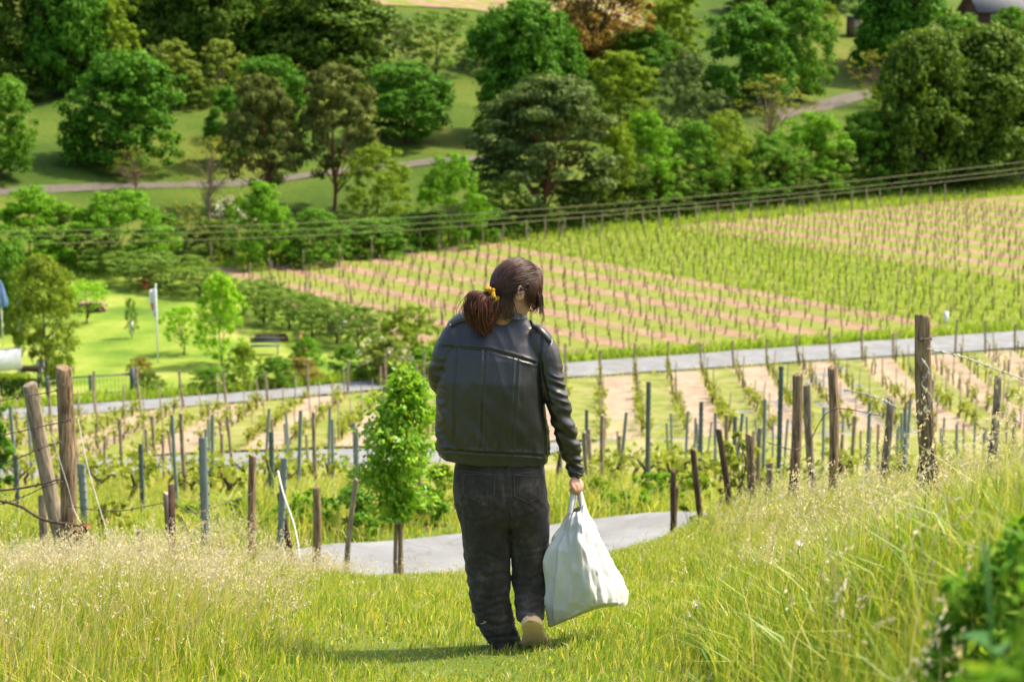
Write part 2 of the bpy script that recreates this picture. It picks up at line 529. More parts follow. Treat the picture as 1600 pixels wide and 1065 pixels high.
# meadow of the far hillside
m, nt, out = newmat('hill_meadow')
oc = objcoord(nt)
a = noise_tex(nt, 0.06, 4, 0.6, oc); bb = noise_tex(nt, 2.2, 6, 0.7, oc)
c = ramp(nt, math_n(nt, 'ADD', math_n(nt, 'MULTIPLY', a, 0.65), math_n(nt, 'MULTIPLY', bb, 0.35)),
         [(0.34, (0.030, 0.062, 0.010, 1)), (0.48, (0.060, 0.098, 0.014, 1)), (0.58, (0.10, 0.125, 0.02, 1)), (0.7, (0.15, 0.135, 0.035, 1))])
principled(nt, out, c, 0.95, 0.05, bb, 0.5, 0.1)
xs = np.linspace(-150, 150, 150)
sheet('hill_meadow', xs, tree_line(xs) + 1.5, np.full(len(xs), 459.0), 120, m, 0.08)
# track across the far hillside
M_ASPHALT = mat_simple('old_asphalt', [(0.3, (0.075, 0.066, 0.05, 1)), (0.7, (0.14, 0.12, 0.095, 1))], 2.0, 0.9, 0.2)
def hill_track(name, pts, w):
    P = smooth_pts([ground_at(*p, ymin=120) for p in pts], 6)
    sheet(name, P[:, 0], P[:, 1] - w / 2, P[:, 1] + w / 2, 4, M_ASPHALT, 0.14)
hill_track('hillside_track', [(-60, 306), (60, 301), (180, 296), (300, 291), (440, 282), (560, 268), (660, 257), (770, 250)], 2.2)
hill_track('hillside_path', [(1215, 182), (1270, 171), (1310, 160), (1360, 148)], 5)

# ------------------------------------------------------------------ foliage
def unit(v):
    return v / (np.linalg.norm(v, axis=-1, keepdims=True) + 1e-9)

def leaf_quads(C, Nrm, size, rng, aspect=0.55, fold=0.18):
    """diamond leaves at C, facing Nrm"""
    n = len(C)
    r = unit(rng.normal(size=(n, 3)))
    a = unit(np.cross(Nrm, r)); b = np.cross(Nrm, a)
    s = (np.broadcast_to(size, (n,)) * rng.uniform(0.6, 1.35, n))[:, None]
    V = np.stack([C - a * s * 0.5, C + b * s * aspect * 0.5 + Nrm * s * fold, C + a * s * 0.5, C - b * s * aspect * 0.5 + Nrm * s * fold], 1)
    Q = np.arange(n * 4).reshape(n, 4)
    return V.reshape(-1, 3), Q

PROFILES = {   # relative radius against relative height in the crown
    'dome': ([0, .08, .25, .5, .75, .92, 1], [.55, .9, 1, .92, .68, .36, .08]),
    'round': ([0, .12, .35, .6, .85, 1], [.35, .75, 1, .95, .6, .1]),
    'tall': ([0, .1, .3, .55, .8, .95, 1], [.5, .85, 1, .9, .72, .4, .1]),
    'broad': ([0, .15, .4, .65, .9, 1], [.7, .95, 1, .85, .5, .12]),
    'bush': ([0, .2, .5, .8, 1], [.85, 1, .9, .6, .15]),
    'spread': ([0, .2, .5, .8, 1], [.5, .95, 1, .75, .25]),
    'cone': ([0, .1, .4, .7, 1], [.6, .95, .8, .5, .08]),
}

def crown_points(rng, H, W, z0, prof, n_cl, rc, per, surf=0.75, flat=0.75, rough=0.22):
    """leaves on clusters, clusters on sub-crowns, sub-crowns inside an uneven envelope"""
    tt, rr = PROFILES[prof]
    M_ = int(rng.integers(22, 30))
    lt = np.linspace(0.08, 0.9, M_) + rng.normal(size=M_) * 0.05
    lt = np.clip(lt, 0.04, 0.93)
    lth = np.arange(M_) * 2.4 + rng.normal(size=M_) * 0.5
    env = W / 2 * np.interp(lt, tt, rr)
    lr = (0.26 + 0.14 * rng.uniform(size=M_)) * W * 0.78 * (0.65 + 0.5 * np.interp(lt, tt, rr) * 0.8)
    lr = np.minimum(lr, 0.27 * (H - z0) + 0.2)
    lrad = np.maximum(env - lr * rng.uniform(0.55, 1.0, M_), 0) * rng.uniform(0.8, 1.12, M_)
    LC = np.stack([lrad * np.cos(lth), lrad * np.sin(lth), z0 + lt * (H - z0)], 1)
    LC[:, 2] = np.clip(LC[:, 2], z0 + lr * 0.35, H - lr * 0.75)
    which = rng.integers(0, M_, n_cl)
    ctr = np.array([0, 0, z0 + 0.3 * (H - z0)])
    dirc = unit(rng.normal(size=(n_cl, 3)) + unit(LC - ctr)[which] * 0.7 + np.array([0, 0, 0.3]))
    q = np.where(rng.uniform(size=n_cl) < surf, rng.uniform(0.75, 1.05, n_cl), rng.uniform(0.2, 0.75, n_cl))
    C = LC[which] + dirc * (lr[which] * q)[:, None] * np.array([1, 1, 0.85])
    C[:, 2] = np.clip(C[:, 2], z0 * 0.8, H)
    n_cl = len(C)
    k = rng.poisson(per, n_cl) + 2
    idx = np.repeat(np.arange(n_cl), k)
    dirn = unit(rng.normal(size=(len(idx), 3)) + dirc[idx] * 0.6 + np.array([0, 0, 0.25]))
    off = dirn * (rc * np.array([1, 1, flat])) * rng.uniform(0.3, 1.1, len(idx))[:, None] * rng.uniform(0.6, 1.2, n_cl)[idx][:, None]
    P = C[idx] + off
    P[:, 2] = np.maximum(P[:, 2], z0 * 0.55)
    nrm = unit(dirn * 1.0 + np.array([0, 0, 0.3]) + rng.normal(size=P.shape) * 0.4)
    return C, P, nrm

def limb_mesh(rng, H, z0, C, n_limbs, tr, name, mat, lean=0.0):
    mb = MB()
    top = np.array([lean * H * 0.3, 0, H * 0.8])
    stem = smooth_pts([(0, 0, -0.3), (0.02 * H * rng.normal(), 0.02 * H * rng.normal(), z0 * 0.6), (lean * H * 0.1, 0.015 * H * rng.normal(), z0 + 0.25 * (H - z0)), top], 4)
    rr = np.interp(np.linspace(0, 1, len(stem)), [0, 0.08, 0.5, 1], [tr * 1.5, tr, tr * 0.6, tr * 0.12])
    mb.tube(stem, rr, 8)
    sel = rng.choice(len(C), min(n_limbs, len(C)), replace=False)
    for k in sel:
        c = C[k]
        s0 = stem[int(np.clip((0.25 + 0.5 * rng.uniform()) * len(stem), 1, len(stem) - 2))]
        if s0[2] > c[2]:
            s0 = stem[max(1, int(0.3 * len(stem)))]
        midp = (s0 + c) / 2 + np.array([0, 0, 0.05 * H * rng.uniform(-0.3, 1)])
        L = smooth_pts([s0, midp, c], 3)
        mb.tube(L, np.linspace(tr * 0.38, tr * 0.06, len(L)), 5, False)
    return mb.mesh(name, mat, True)

M_BARK = mat_simple('bark', [(0.3, (0.045, 0.032, 0.022, 1)), (0.7, (0.14, 0.10, 0.07, 1))], 9, 0.95, 0.1, 0.8, 0.03, (1, 1, 0.25))
M_BARK_RED = mat_simple('bark_red', [(0.3, (0.11, 0.05, 0.028, 1)), (0.7, (0.26, 0.12, 0.07, 1))], 9, 0.95, 0.1, 0.8, 0.03, (1, 1, 0.25))
M_BARK_PALE = mat_simple('bark_pale', [(0.3, (0.16, 0.11, 0.07, 1)), (0.7, (0.34, 0.25, 0.17, 1))], 9, 0.95, 0.1, 0.8, 0.03, (1, 1, 0.25))
LM = {
    'deep': mat_leaf('leaf_deep', [(0.037, 0.107, 0.007), (0.067, 0.196, 0.011), (0.133, 0.282, 0.017)], 0.3),
    'dark': mat_leaf('leaf_dark', [(0.040, 0.095, 0.010), (0.084, 0.157, 0.013), (0.156, 0.226, 0.019)], 0.28),
    'mid': mat_leaf('leaf_mid', [(0.048, 0.149, 0.010), (0.099, 0.235, 0.016), (0.175, 0.322, 0.025)], 0.33),
    'light': mat_leaf('leaf_light', [(0.107, 0.192, 0.010), (0.183, 0.281, 0.015), (0.270, 0.365, 0.027)], 0.38),
    'bright': mat_leaf('leaf_bright', [(0.077, 0.208, 0.009), (0.136, 0.318, 0.014), (0.240, 0.424, 0.027)], 0.4),
    'vivid': mat_leaf('leaf_vivid', [(0.142, 0.334, 0.012), (0.247, 0.490, 0.018), (0.424, 0.625, 0.038)], 0.42),
    'willow': mat_leaf('leaf_willow', [(0.113, 0.182, 0.022), (0.194, 0.266, 0.035), (0.294, 0.344, 0.054)], 0.35),
    'pine': mat_leaf('leaf_pine', [(0.065, 0.096, 0.020), (0.120, 0.151, 0.029), (0.197, 0.205, 0.044)], 0.2),
    'greypine': mat_leaf('leaf_greypine', [(0.052, 0.095, 0.022), (0.097, 0.152, 0.034), (0.166, 0.216, 0.053)], 0.2),
    'copper': mat_leaf('leaf_copper', [(0.160, 0.105, 0.019), (0.255, 0.168, 0.030), (0.372, 0.244, 0.048)], 0.3),
    'olive': mat_leaf('leaf_olive', [(0.121, 0.155, 0.015), (0.191, 0.220, 0.022), (0.290, 0.292, 0.038)], 0.35),
    'russet': mat_leaf('leaf_russet', [(0.163, 0.126, 0.021), (0.244, 0.186, 0.037), (0.325, 0.260, 0.053)], 0.35),
    'yellow': mat_leaf('leaf_yellow', [(0.330, 0.355, 0.017), (0.543, 0.511, 0.026), (0.779, 0.667, 0.050)], 0.42),
    'orchard': mat_leaf('leaf_orchard', [(0.072, 0.158, 0.017), (0.141, 0.246, 0.029), (0.261, 0.361, 0.059)], 0.32),
    'blossom': mat_leaf('blossom', [(0.55, 0.5, 0.42), (0.65, 0.6, 0.52), (0.72, 0.68, 0.6)], 0.3),
    'hedge': mat_leaf('leaf_hedge', [(0.029, 0.071, 0.010), (0.056, 0.116, 0.014), (0.117, 0.178, 0.017)], 0.25),
}
# kind: (profile, leaf material, clusters, cluster radius, leaves per cluster, leaf size, bare trunk share, bark, limbs, trunk radius, surf)
KINDS = {
    'dome': ('dome', 'deep', 150, 0.75, 34, 0.34, 0.10, M_BARK, 14, 0.22, 0.85),
    'tall': ('tall', 'deep', 190, 0.8, 32, 0.36, 0.10, M_BARK, 16, 0.28, 0.82),
    'round': ('round', 'mid', 120, 0.75, 32, 0.34, 0.14, M_BARK, 12, 0.2, 0.8),
    'darkround': ('round', 'deep', 120, 0.75, 32, 0.34, 0.14, M_BARK, 12, 0.2, 0.8),
    'broad': ('broad', 'dark', 170, 0.9, 32, 0.38, 0.12, M_BARK, 16, 0.3, 0.78),
    'lightround': ('round', 'light', 130, 0.6, 34, 0.30, 0.1, M_BARK, 12, 0.18, 0.8),
    'bush': ('bush', 'bright', 90, 0.7, 34, 0.30, 0.03, M_BARK, 8, 0.12, 0.8),
    'midbush': ('bush', 'mid', 90, 0.7, 34, 0.30, 0.03, M_BARK, 8, 0.12, 0.8),
    'lightbush': ('bush', 'light', 90, 0.65, 30, 0.28, 0.03, M_BARK, 8, 0.12, 0.78),
    'darkbush': ('bush', 'dark', 90, 0.7, 34, 0.30, 0.03, M_BARK, 8, 0.12, 0.8),
    'willow': ('bush', 'willow', 110, 0.55, 26, 0.32, 0.03, M_BARK_PALE, 22, 0.12, 0.75),
    'greysparse': ('bush', 'olive', 80, 0.6, 16, 0.28, 0.05, M_BARK_PALE, 40, 0.12, 0.75),
    'russetsparse': ('spread', 'olive', 60, 0.6, 12, 0.26, 0.25, M_BARK_PALE, 46, 0.14, 0.75),
    'pine': ('tall', 'pine', 75, 0.85, 40, 0.34, 0.30, M_BARK_RED, 22, 0.2, 0.7),
    'greypine': ('broad', 'greypine', 95, 0.95, 44, 0.34, 0.18, M_BARK_RED, 20, 0.24, 0.72),
    'copper': ('round', 'copper', 170, 0.65, 30, 0.30, 0.08, M_BARK, 30, 0.25, 0.7),
    'orchard': ('spread', 'orchard', 70, 0.6, 28, 0.28, 0.22, M_BARK, 14, 0.18, 0.75),
    'silver': ('bush', 'greypine', 90, 0.7, 30, 0.30, 0.03, M_BARK, 12, 0.14, 0.78),
}
KINDS['vividbush'] = ('cone', 'vivid', 90, 0.6, 26, 0.26, 0.1, M_BARK, 14, 0.1, 0.75)
KINDS['vividround'] = ('round', 'vividy', 120, 0.7, 30, 0.30, 0.12, M_BARK, 12, 0.2, 0.8)
KINDS['lawn'] = ('spread', 'vivid', 60, 0.55, 26, 0.28, 0.3, M_BARK, 14, 0.16, 0.75)
LM['vividy'] = mat_leaf('leaf_vividy', [(0.10, 0.17, 0.014), (0.18, 0.26, 0.02), (0.29, 0.35, 0.045)], 0.4)
PROTO = {}
def tree_meshes(kind, v):
    """crown and trunk meshes of a 9 m tall, 8 m wide tree"""
    if (kind, v) not in PROTO:
        prof, lm, ncl, rc, per, ls, bare, bark, limbs, tr, surf = KINDS[kind]
        rng = np.random.default_rng(sum(map(ord, kind)) * 10 + v)
        H, W = 9.0, 8.0
        flat = 0.38 if 'pine' in kind else 0.75
        C, P, nrm = crown_points(rng, H, W, H * bare, prof, int(ncl * (1.0 if 'sparse' in kind else 2.1)), rc * 1.0, per * (1.0 if 'sparse' in kind else 1.9), surf, flat, 0.3 if 'sparse' in kind or 'pine' in kind else 0.2)
        Vl, Ql = leaf_quads(P, nrm, ls * (1.1 if 'pine' in kind else 0.85), rng, 0.4 if 'pine' in kind else 0.75)
        PROTO[(kind, v)] = (mesh_np('crown', Vl, [Ql], LM[lm]), limb_mesh(rng, H, H * bare, C, limbs, tr, 'trunk', bark))
    return PROTO[(kind, v)]

def put_tree(name, label, cat, kind, px, top, base, wpx, group=None, v=0, rz=None, ymin=60.0, shrub=False):
    g = ground_at(px, base, ymin)
    sc = g[1] / (F_PX * _cp)
    H = (base - top) * sc * 1.05; H *= 1.18 if 'border bush' in label else 1.0
    W = wpx * sc * (1.5 if 'border bush' in label or 'grey-green bush' in label else 0.95 if ymin >= 84 else 1.04)
    crown, trunk = tree_meshes(kind, v)
    e = empty(name, g, R.uniform(0, 6.28) if rz is None else rz)
    e.scale = (W / 8.0, W / 8.0, H / 9.0)
    obj('stems' if shrub else 'trunk', trunk, e)
    obj('foliage' if shrub else 'crown', crown, e)
    tag(e, label, cat, group)
    return e

GT = 'trees on the far hillside'; GS = 'shrubs on the far hillside'
T = [
 # kind, px, top, base, width, v, label
 ('round', 0, 140, 282, 118, 0, 'round green tree cut by the left picture edge beside the lower hill meadow'),
 ('dome', 198, 102, 266, 172, 0, 'large dome-shaped dark green tree standing alone on the meadow'),
 ('broad', 50, -45, 150, 150, 0, 'dense dark tree filling the top left corner of the hillside'),
 ('tall', 108, -30, 150, 110, 1, 'tall blue-green tree in the top left wood beside the lime-green one'),
 ('lightround', 172, 14, 142, 96, 0, 'lime-green tree rising behind the dome-shaped tree'),
 ('broad', 250, -30, 112, 130, 1, 'dark broad tree right of the lime-green tree at the top edge'),
 ('broad', 345, -50, 118, 150, 0, 'tall dark tree with trunks showing, above the two silvery shrubs'),
 ('round', 395, -30, 120, 90, 1, 'narrow mid green tree at the top edge before the gap of tan field'),
 ('broad', 505, -18, 132, 200, 1, 'wide dark spreading tree left of the gnarled orchard tree'),
 ('darkround', 425, 104, 225, 112, 0, 'deep green round tree half hidden behind two brownish pines'),
 ('darkround', 362, 150, 262, 76, 1, 'blue-green tree pressed against the left brownish pine'),
 ('pine', 412, 138, 338, 112, 0, 'brownish pine with bare reddish trunk, left one of the pair'),
 ('pine', 522, 122, 330, 128, 1, 'brownish pine with bare reddish trunk, right one of the pair'),
 ('orchard', 682, 28, 122, 122, 0, 'gnarled grey-green orchard tree on a dark trunk below the tan vineyard'),
 ('darkround', 636, 112, 226, 140, 0, 'round deep green tree with a low skirt right of the pines'),
 ('tall', 808, 26, 222, 150, 0, 'tallest deep green tree in the middle of the hillside'),
 ('tall', 866, 44, 215, 92, 1, 'narrower green tree grown into the right side of the tallest one'),
 ('copper', 922, -60, 122, 176, 0, 'copper-brown leafed tree at the top edge of the picture'),
 ('darkround', 1004, 54, 140, 96, 1, 'small deep green tree at the foot of the copper-brown tree'),
 ('lightround', 968, 96, 215, 108, 1, 'yellow-green rounded tree right of the tallest tree'),
 ('greypine', 852, 142, 352, 205, 0, 'grey-green pine with forked red trunk above the power lines'),
 ('lightround', 1055, 6, 100, 90, 0, 'loose yellow-green tree at the top edge right of the copper-brown tree'),
 ('silver', 1068, 98, 232, 112, 0, 'greyish green tree between the yellow-green tree and the dark dome'),
 ('dome', 1163, 26, 170, 138, 1, 'very dark dome-shaped tree on the right half of the hillside'),
 ('round', 1246, 12, 162, 112, 1, 'lighter green tree leaning behind the very dark dome tree'),
 ('tall', 1402, -70, 118, 165, 0, 'tall dark green tree at the top edge right of the wooden hut'),
 ('round', 1488, 36, 130, 92, 0, 'chestnut tree with pale flower candles in the top right'),
 ('broad', 1432, 78, 296, 150, 0, 'big green tree whose crown hangs toward the right field'),
 ('broad', 1530, 72, 286, 190, 1, 'massive very dark tree in front of the right hill'),
 ('round', 1600, 120, 282, 110, 1, 'dark tree cut by the right picture edge above the field'),
 ('midbush', 1575, 20, 108, 80, 0, 'olive green tree beside the grey-roofed house'),
 ('broad', 1200, -40, 26, 120, 1, 'dark tree crown on the top edge right of centre'),
 ('darkround', 1300, -50, 12, 90, 0, 'dark tree crown on the top edge above the wooden hut'),
]
for kind, px, top, base, w, v, lab in T:
    put_tree('pine_tree' if 'pine' in kind else 'tree', lab, 'tree', kind, px, top, base, w, GT, v)
S = [
 ('darkbush', 20, 105, 165, 90, 0, 'dark undergrowth bush below the top left wood'),
 ('willow', 268, 74, 165, 92, 0, 'silvery upright shrub behind the dome tree, left one of two'),
 ('willow', 346, 74, 162, 84, 1, 'silvery upright shrub behind the dome tree, right one of two'),
 ('darkbush', 282, 112, 168, 82, 1, 'low dark bush in front of the silvery shrubs'),
 ('darkbush', 470, 60, 140, 90, 0, 'dark bush at the foot of the wide spreading tree'),
 ('silver', 590, 22, 124, 120, 1, 'grey-green rounded shrub left of the orchard tree'),
 ('silver', 745, 52, 108, 60, 0, 'small grey shrub tucked behind the tallest tree'),
 ('bush', 52, 304, 420, 150, 0, 'sunlit yellow-green bush at the left picture edge under the track'),
 ('bush', 190, 308, 424, 150, 1, 'sunlit yellow-green bush under the hillside track, second from left'),
 ('russetsparse', 330, 222, 345, 112, 0, 'nearly bare tan shrub with a visible stem under the dome tree'),
 ('russetsparse', 212, 236, 300, 82, 1, 'small nearly bare tan shrub below the dome tree'),
 ('greysparse', 286, 322, 412, 120, 0, 'brownish thin shrub between the sunlit bushes and the blossom'),
 ('bush', 412, 296, 420, 104, 0, 'vivid green bush right of the white blossoming shrub'),
 ('midbush', 490, 330, 415, 110, 1, 'mid green bush at the foot of the right brownish pine'),
 ('lightbush', 590, 235, 345, 110, 0, 'pale olive shrub below the round deep green tree'),
 ('midbush', 570, 345, 400, 130, 0, 'low green bush along the upper field edge left of centre'),
 ('bush', 704, 254, 388, 100, 1, 'vivid green tall bush left of the grey-green pine'),
 ('midbush', 640, 335, 390, 90, 1, 'low green bush left of the vivid tall bush'),
 ('darkbush', 780, 290, 372, 100, 0, 'dark bush under the left side of the grey-green pine'),
 ('darkbush', 905, 290, 352, 120, 1, 'dark bush under the right side of the grey-green pine'),
 ('lightbush', 960, 205, 345, 84, 1, 'lime shrub right of the grey-green pine'),
 ('bush', 1010, 190, 335, 112, 0, 'broad green shrub below the yellow-green tree'),
 ('midbush', 1082, 200, 330, 104, 0, 'green shrub in the long thicket, first right of the lime one'),
 ('lightbush', 1130, 185, 322, 96, 0, 'pale green shrub in the middle of the long thicket'),
 ('greysparse', 1205, 130, 245, 170, 1, 'greyish thin shrub in front of the very dark dome tree'),
 ('midbush', 1190, 215, 318, 110, 1, 'mid green shrub beneath the greyish thin one'),
 ('bush', 1268, 190, 308, 130, 1, 'sunlit green shrub below the little hill path'),
 ('midbush', 1345, 185, 300, 112, 0, 'green shrub left of the big right-hand trees'),
 ('russetsparse', 1372, 88, 170, 96, 1, 'tan thin shrub below the yellow meadow beside the hill path'),
 ('lightbush', 1395, 120, 215, 90, 0, 'lime-green shrub right of the hill path'),
 ('lightbush', 1292, 10, 48, 44, 1, 'small lime bush left of the wooden hut'),
 ('lightbush', 1440, 92, 190, 84, 1, 'bright lime bush glowing before the big dark trees'),
 ('darkbush', 1490, 230, 290, 110, 0, 'dark low bush along the right field edge'),
 ('midbush', 1410, 240, 296, 100, 1, 'low green bush along the right field edge'),
]
for kind, px, top, base, w, v, lab in S:
    put_tree('shrub', lab, 'shrub', kind, px, top, base, w, GS, v, shrub=True)
BELT = [
 ('darkbush', 118, 332, 414, 110, 0, 'dark bush between the two sunlit bushes under the hillside track'),
 ('midbush', 252, 336, 412, 100, 1, 'green bush right of the second sunlit bush'),
 ('darkbush', 330, 350, 410, 90, 1, 'low dark bush below the nearly bare tan shrub'),
 ('darkbush', 452, 346, 408, 90, 0, 'low dark bush between the vivid bush and the right pine foot'),
 ('darkbush', 535, 350, 402, 90, 1, 'low dark bush behind the row-end posts left of centre'),
 ('midbush', 612, 344, 396, 84, 0, 'low green bush below the pale olive shrub'),
 ('darkbush', 668, 338, 388, 70, 1, 'low dark bush at the left foot of the vivid tall bush'),
 ('midbush', 752, 318, 378, 80, 1, 'green bush between the vivid tall bush and the grey-green pine'),
 ('darkbush', 838, 322, 364, 90, 0, 'low dark bush in front of the forked red trunk'),
 ('darkbush', 985, 280, 345, 90, 1, 'dark low bush under the lime shrub'),
 ('darkbush', 1046, 272, 338, 90, 0, 'dark low bush under the broad green shrub'),
 ('darkbush', 1108, 265, 330, 90, 1, 'dark low bush in the long thicket above the posts'),
 ('midbush', 1160, 255, 324, 90, 0, 'mid green low bush under the pale green shrub'),
 ('darkbush', 1230, 250, 316, 96, 1, 'dark low bush under the sunlit green shrub, left side'),
 ('darkbush', 1305, 240, 306, 96, 0, 'dark low bush under the sunlit green shrub, right side'),
 ('darkbush', 1380, 236, 300, 90, 1, 'dark low bush left of the big right trees'),
]
for kind, px, top, base, w, v, lab in BELT:
    put_tree('shrub', lab, 'shrub', kind, px, top, base, w, 'low bushes along the upper field edge', v, shrub=True)

def blossoms(parent, n, zr, rr, size, seed, mat='blossom'):
    rng = np.random.default_rng(seed)
    th = rng.uniform(0, 6.28, n); t = rng.uniform(*zr, n)
    C = np.stack([rr(t) * np.cos(th), rr(t) * np.sin(th), t], 1)
    idx = np.repeat(np.arange(n), 7)
    P = C[idx] + rng.normal(size=(len(idx), 3)) * size * 0.8
    Vb, Qb = leaf_quads(P, unit(rng.normal(size=P.shape) + np.array([0, -0.3, 0.6])), size, rng, 0.8)
    return obj('blossom', mesh_np('blossom', Vb, [Qb], LM[mat]), parent)
for o in list(COL.objects):
    if o.get('label', '').startswith('chestnut tree'):
        blossoms(o, 46, (4.5, 8.9), lambda t: 3.9 * np.sqrt(np.clip(1 - ((t - 4.5) / 4.7) ** 2, 0, 1)), 0.3, 3)
bs = put_tree('shrub', 'shrub with long white blossom sprays above the power lines', 'shrub', 'willow', 368, 312, 395, 76, GS, 1, shrub=True)
blossoms(bs, 60, (4, 9), lambda t: 3.4 * np.sqrt(np.clip(1 - ((t - 4.5) / 4.9) ** 2, 0, 1)), 0.42, 4)
yb = put_tree('shrub', 'tiny shrub with yellow flowers under the round deep green tree', 'shrub', 'lightbush', 645, 200, 222, 26, GS, 0, shrub=True)
LM['gold'] = mat_leaf('gold_flower', [(0.6, 0.38, 0.01), (0.7, 0.45, 0.01), (0.75, 0.5, 0.02)], 0.3)
blossoms(yb, 30, (5, 9), lambda t: 2.5 + 0 * t, 0.7, 5, 'gold')

# garden trees and shrubs
GG = 'trees and bushes in the garden below the hill'
G = [
 ('tree', 'tree', 'vividround', 72, 412, 600, 118, 0, 'yellow-green garden tree in full leaf behind the flagpole at the left'),
 ('tree', 'tree', 'round', 10, 388, 520, 104, 0, 'green garden tree behind the closed blue parasol'),
 ('small_tree', 'tree', 'lawn', 135, 442, 508, 74, 1, 'small lawn tree beside the brown wood pile'),
 ('small_tree', 'tree', 'lawn', 286, 484, 556, 74, 0, 'small umbrella-shaped lawn tree right of the white flagpole'),
 ('small_tree', 'tree', 'vividbush', 346, 436, 574, 112, 1, 'feathery vivid green tree in the middle of the garden'),
 ('shrub', 'shrub', 'orchard', 178, 392, 432, 78, 0, 'grey-green bush at the far end of the garden border'),
 ('shrub', 'shrub', 'orchard', 226, 398, 446, 82, 1, 'grey-green bush above the red garden chair'),
 ('shrub', 'shrub', 'orchard', 268, 402, 456, 80, 0, 'grey-green bush behind the top of the white flagpole'),
 ('shrub', 'shrub', 'orchard', 312, 422, 466, 70, 1, 'grey-green bush left of the feathery tree top'),
 ('shrub', 'shrub', 'orchard', 378, 448, 496, 64, 0, 'border bush first right of the feathery tree'),
 ('shrub', 'shrub', 'orchard', 412, 452, 508, 66, 1, 'border bush second right of the feathery tree'),
 ('shrub', 'shrub', 'orchard', 450, 464, 516, 66, 0, 'border bush third right of the feathery tree'),
 ('shrub', 'shrub', 'orchard', 488, 474, 528, 66, 1, 'border bush fourth right of the feathery tree'),
 ('shrub', 'shrub', 'orchard', 524, 484, 538, 66, 0, 'border bush above the little grey box'),
 ('shrub', 'shrub', 'orchard', 560, 494, 548, 62, 1, 'last border bush before the yellow shrubs'),
 ('shrub', 'shrub', 'lightbush', 636, 482, 586, 120, 0, 'tall yellow-green shrub at the garden corner beside the person'),
 ('shrub', 'shrub', 'willow', 600, 530, 598, 96, 0, 'pale green shrub with white sprays in front of the yellow-green one'),
 ('shrub', 'shrub', 'bush', 660, 545, 592, 80, 1, 'low green shrub beside the road at the garden corner'),
 ('shrub', 'shrub', 'lightbush', 380, 540, 608, 64, 1, 'yellow-green shrub at the left end of the garden hedge'),
 ('shrub', 'shrub', 'midbush', 432, 560, 606, 70, 0, 'low green hedge bush behind the road, left of the russet one'),
 ('shrub', 'shrub', 'bush', 480, 530, 572, 60, 0, 'green bush behind the terracotta pyramid pot'),
 ('shrub', 'shrub', 'midbush', 545, 540, 590, 70, 1, 'green bush left of the pale shrub with white sprays'),
 ('shrub', 'shrub', 'midbush', 330, 575, 612, 80, 1, 'low grassy bush between garden hedge and road'),
 ('shrub', 'shrub', 'darkbush', 230, 582, 612, 60, 0, 'low dark bush right of the dark garden gate'),
]
for nm, cat, kind, px, top, base, w, v, lab in G:
    put_tree(nm, lab, cat, kind, px, top, base, w, GG, v, ymin=84, shrub=(nm == 'shrub'))
KINDS['russetbush'] = ('bush', 'russet', 90, 0.7, 30, 0.30, 0.03, M_BARK, 8, 0.12, 0.8)
put_tree('shrub', 'russet red hedge bush behind the road below the terracotta pot', 'shrub', 'russetbush', 470, 562, 598, 74, GG, 0, ymin=84, shrub=True)
put_tree('shrub', 'small reddish bush on the lawn left of the white flagpole foot', 'shrub', 'russetbush', 218, 560, 586, 44, GG, 0, ymin=84, shrub=True)
w_ = [o for o in COL.objects if o.get('label', '').startswith('pale green shrub with white sprays')][0]
blossoms(w_, 34, (3, 9), lambda t: 3.6 * np.sqrt(np.clip(1 - ((t - 4.5) / 4.9) ** 2, 0, 1)), 0.38, 8)

# ------------------------------------------------------------------ posts
def mat_wood(name, dark, light, mossy=0.0):
    m, nt, out = newmat(name)
    oc = objcoord(nt)
    mp = N(nt, 'ShaderNodeMapping'); mp.inputs['Scale'].default_value = (1, 1, 0.08)
    nt.links.new(oc, mp.inputs['Vector'])
    grain = noise_tex(nt, 55, 6, 0.65, mp.outputs[0], 0.6)
    big = noise_tex(nt, 4, 3, 0.5, oc)
    f = math_n(nt, 'ADD', math_n(nt, 'MULTIPLY', grain, 0.65), math_n(nt, 'MULTIPLY', big, 0.35))
    c = ramp(nt, f, [(0.40, dark), (0.5, tuple((a + b) / 2 for a, b in zip(dark, light))), (0.60, light)])
    principled(nt, out, c, 0.9, 0.15, grain, 1.0, 0.02)
    return m
M_WOOD = mat_wood('weathered_wood', (0.07, 0.042, 0.024, 1), (0.40, 0.28, 0.17, 1))
M_WOOD_GREY = mat_wood('grey_wood', (0.10, 0.075, 0.05, 1), (0.42, 0.34, 0.24, 1))
M_WOOD_DARK = mat_wood('dark_wood', (0.045, 0.028, 0.02, 1), (0.17, 0.11, 0.075, 1))
M_STEEL = mat_simple('galvanised_green', [(0.3, (0.10, 0.13, 0.12, 1)), (0.7, (0.24, 0.28, 0.26, 1))], 14, 0.6, 0.4, 0.15, 0.004, (1, 1, 0.3))
M_STEEL_D = mat_simple('painted_steel', [(0.3, (0.05, 0.065, 0.06, 1)), (0.7, (0.12, 0.15, 0.14, 1))], 14, 0.6, 0.4, 0.15, 0.004, (1, 1, 0.3))
M_RUST = mat_simple('rusty_steel', [(0.3, (0.035, 0.018, 0.014, 1)), (0.7, (0.11, 0.055, 0.045, 1))], 20, 0.85, 0.3, 0.3, 0.005)
M_WIRE = mat_simple('rusty_wire', [(0.3, (0.05, 0.035, 0.028, 1)), (0.7, (0.14, 0.10, 0.08, 1))], 30, 0.7, 0.4)
M_WIRE_PALE = mat_simple('pale_wire', [(0.3, (0.30, 0.28, 0.24, 1)), (0.7, (0.5, 0.48, 0.44, 1))], 30, 0.6, 0.4)
M_WHITE = mat_simple('white_paint', [(0.3, (0.62, 0.63, 0.64, 1)), (0.7, (0.8, 0.81, 0.82, 1))], 3, 0.5, 0.4, 0.05)

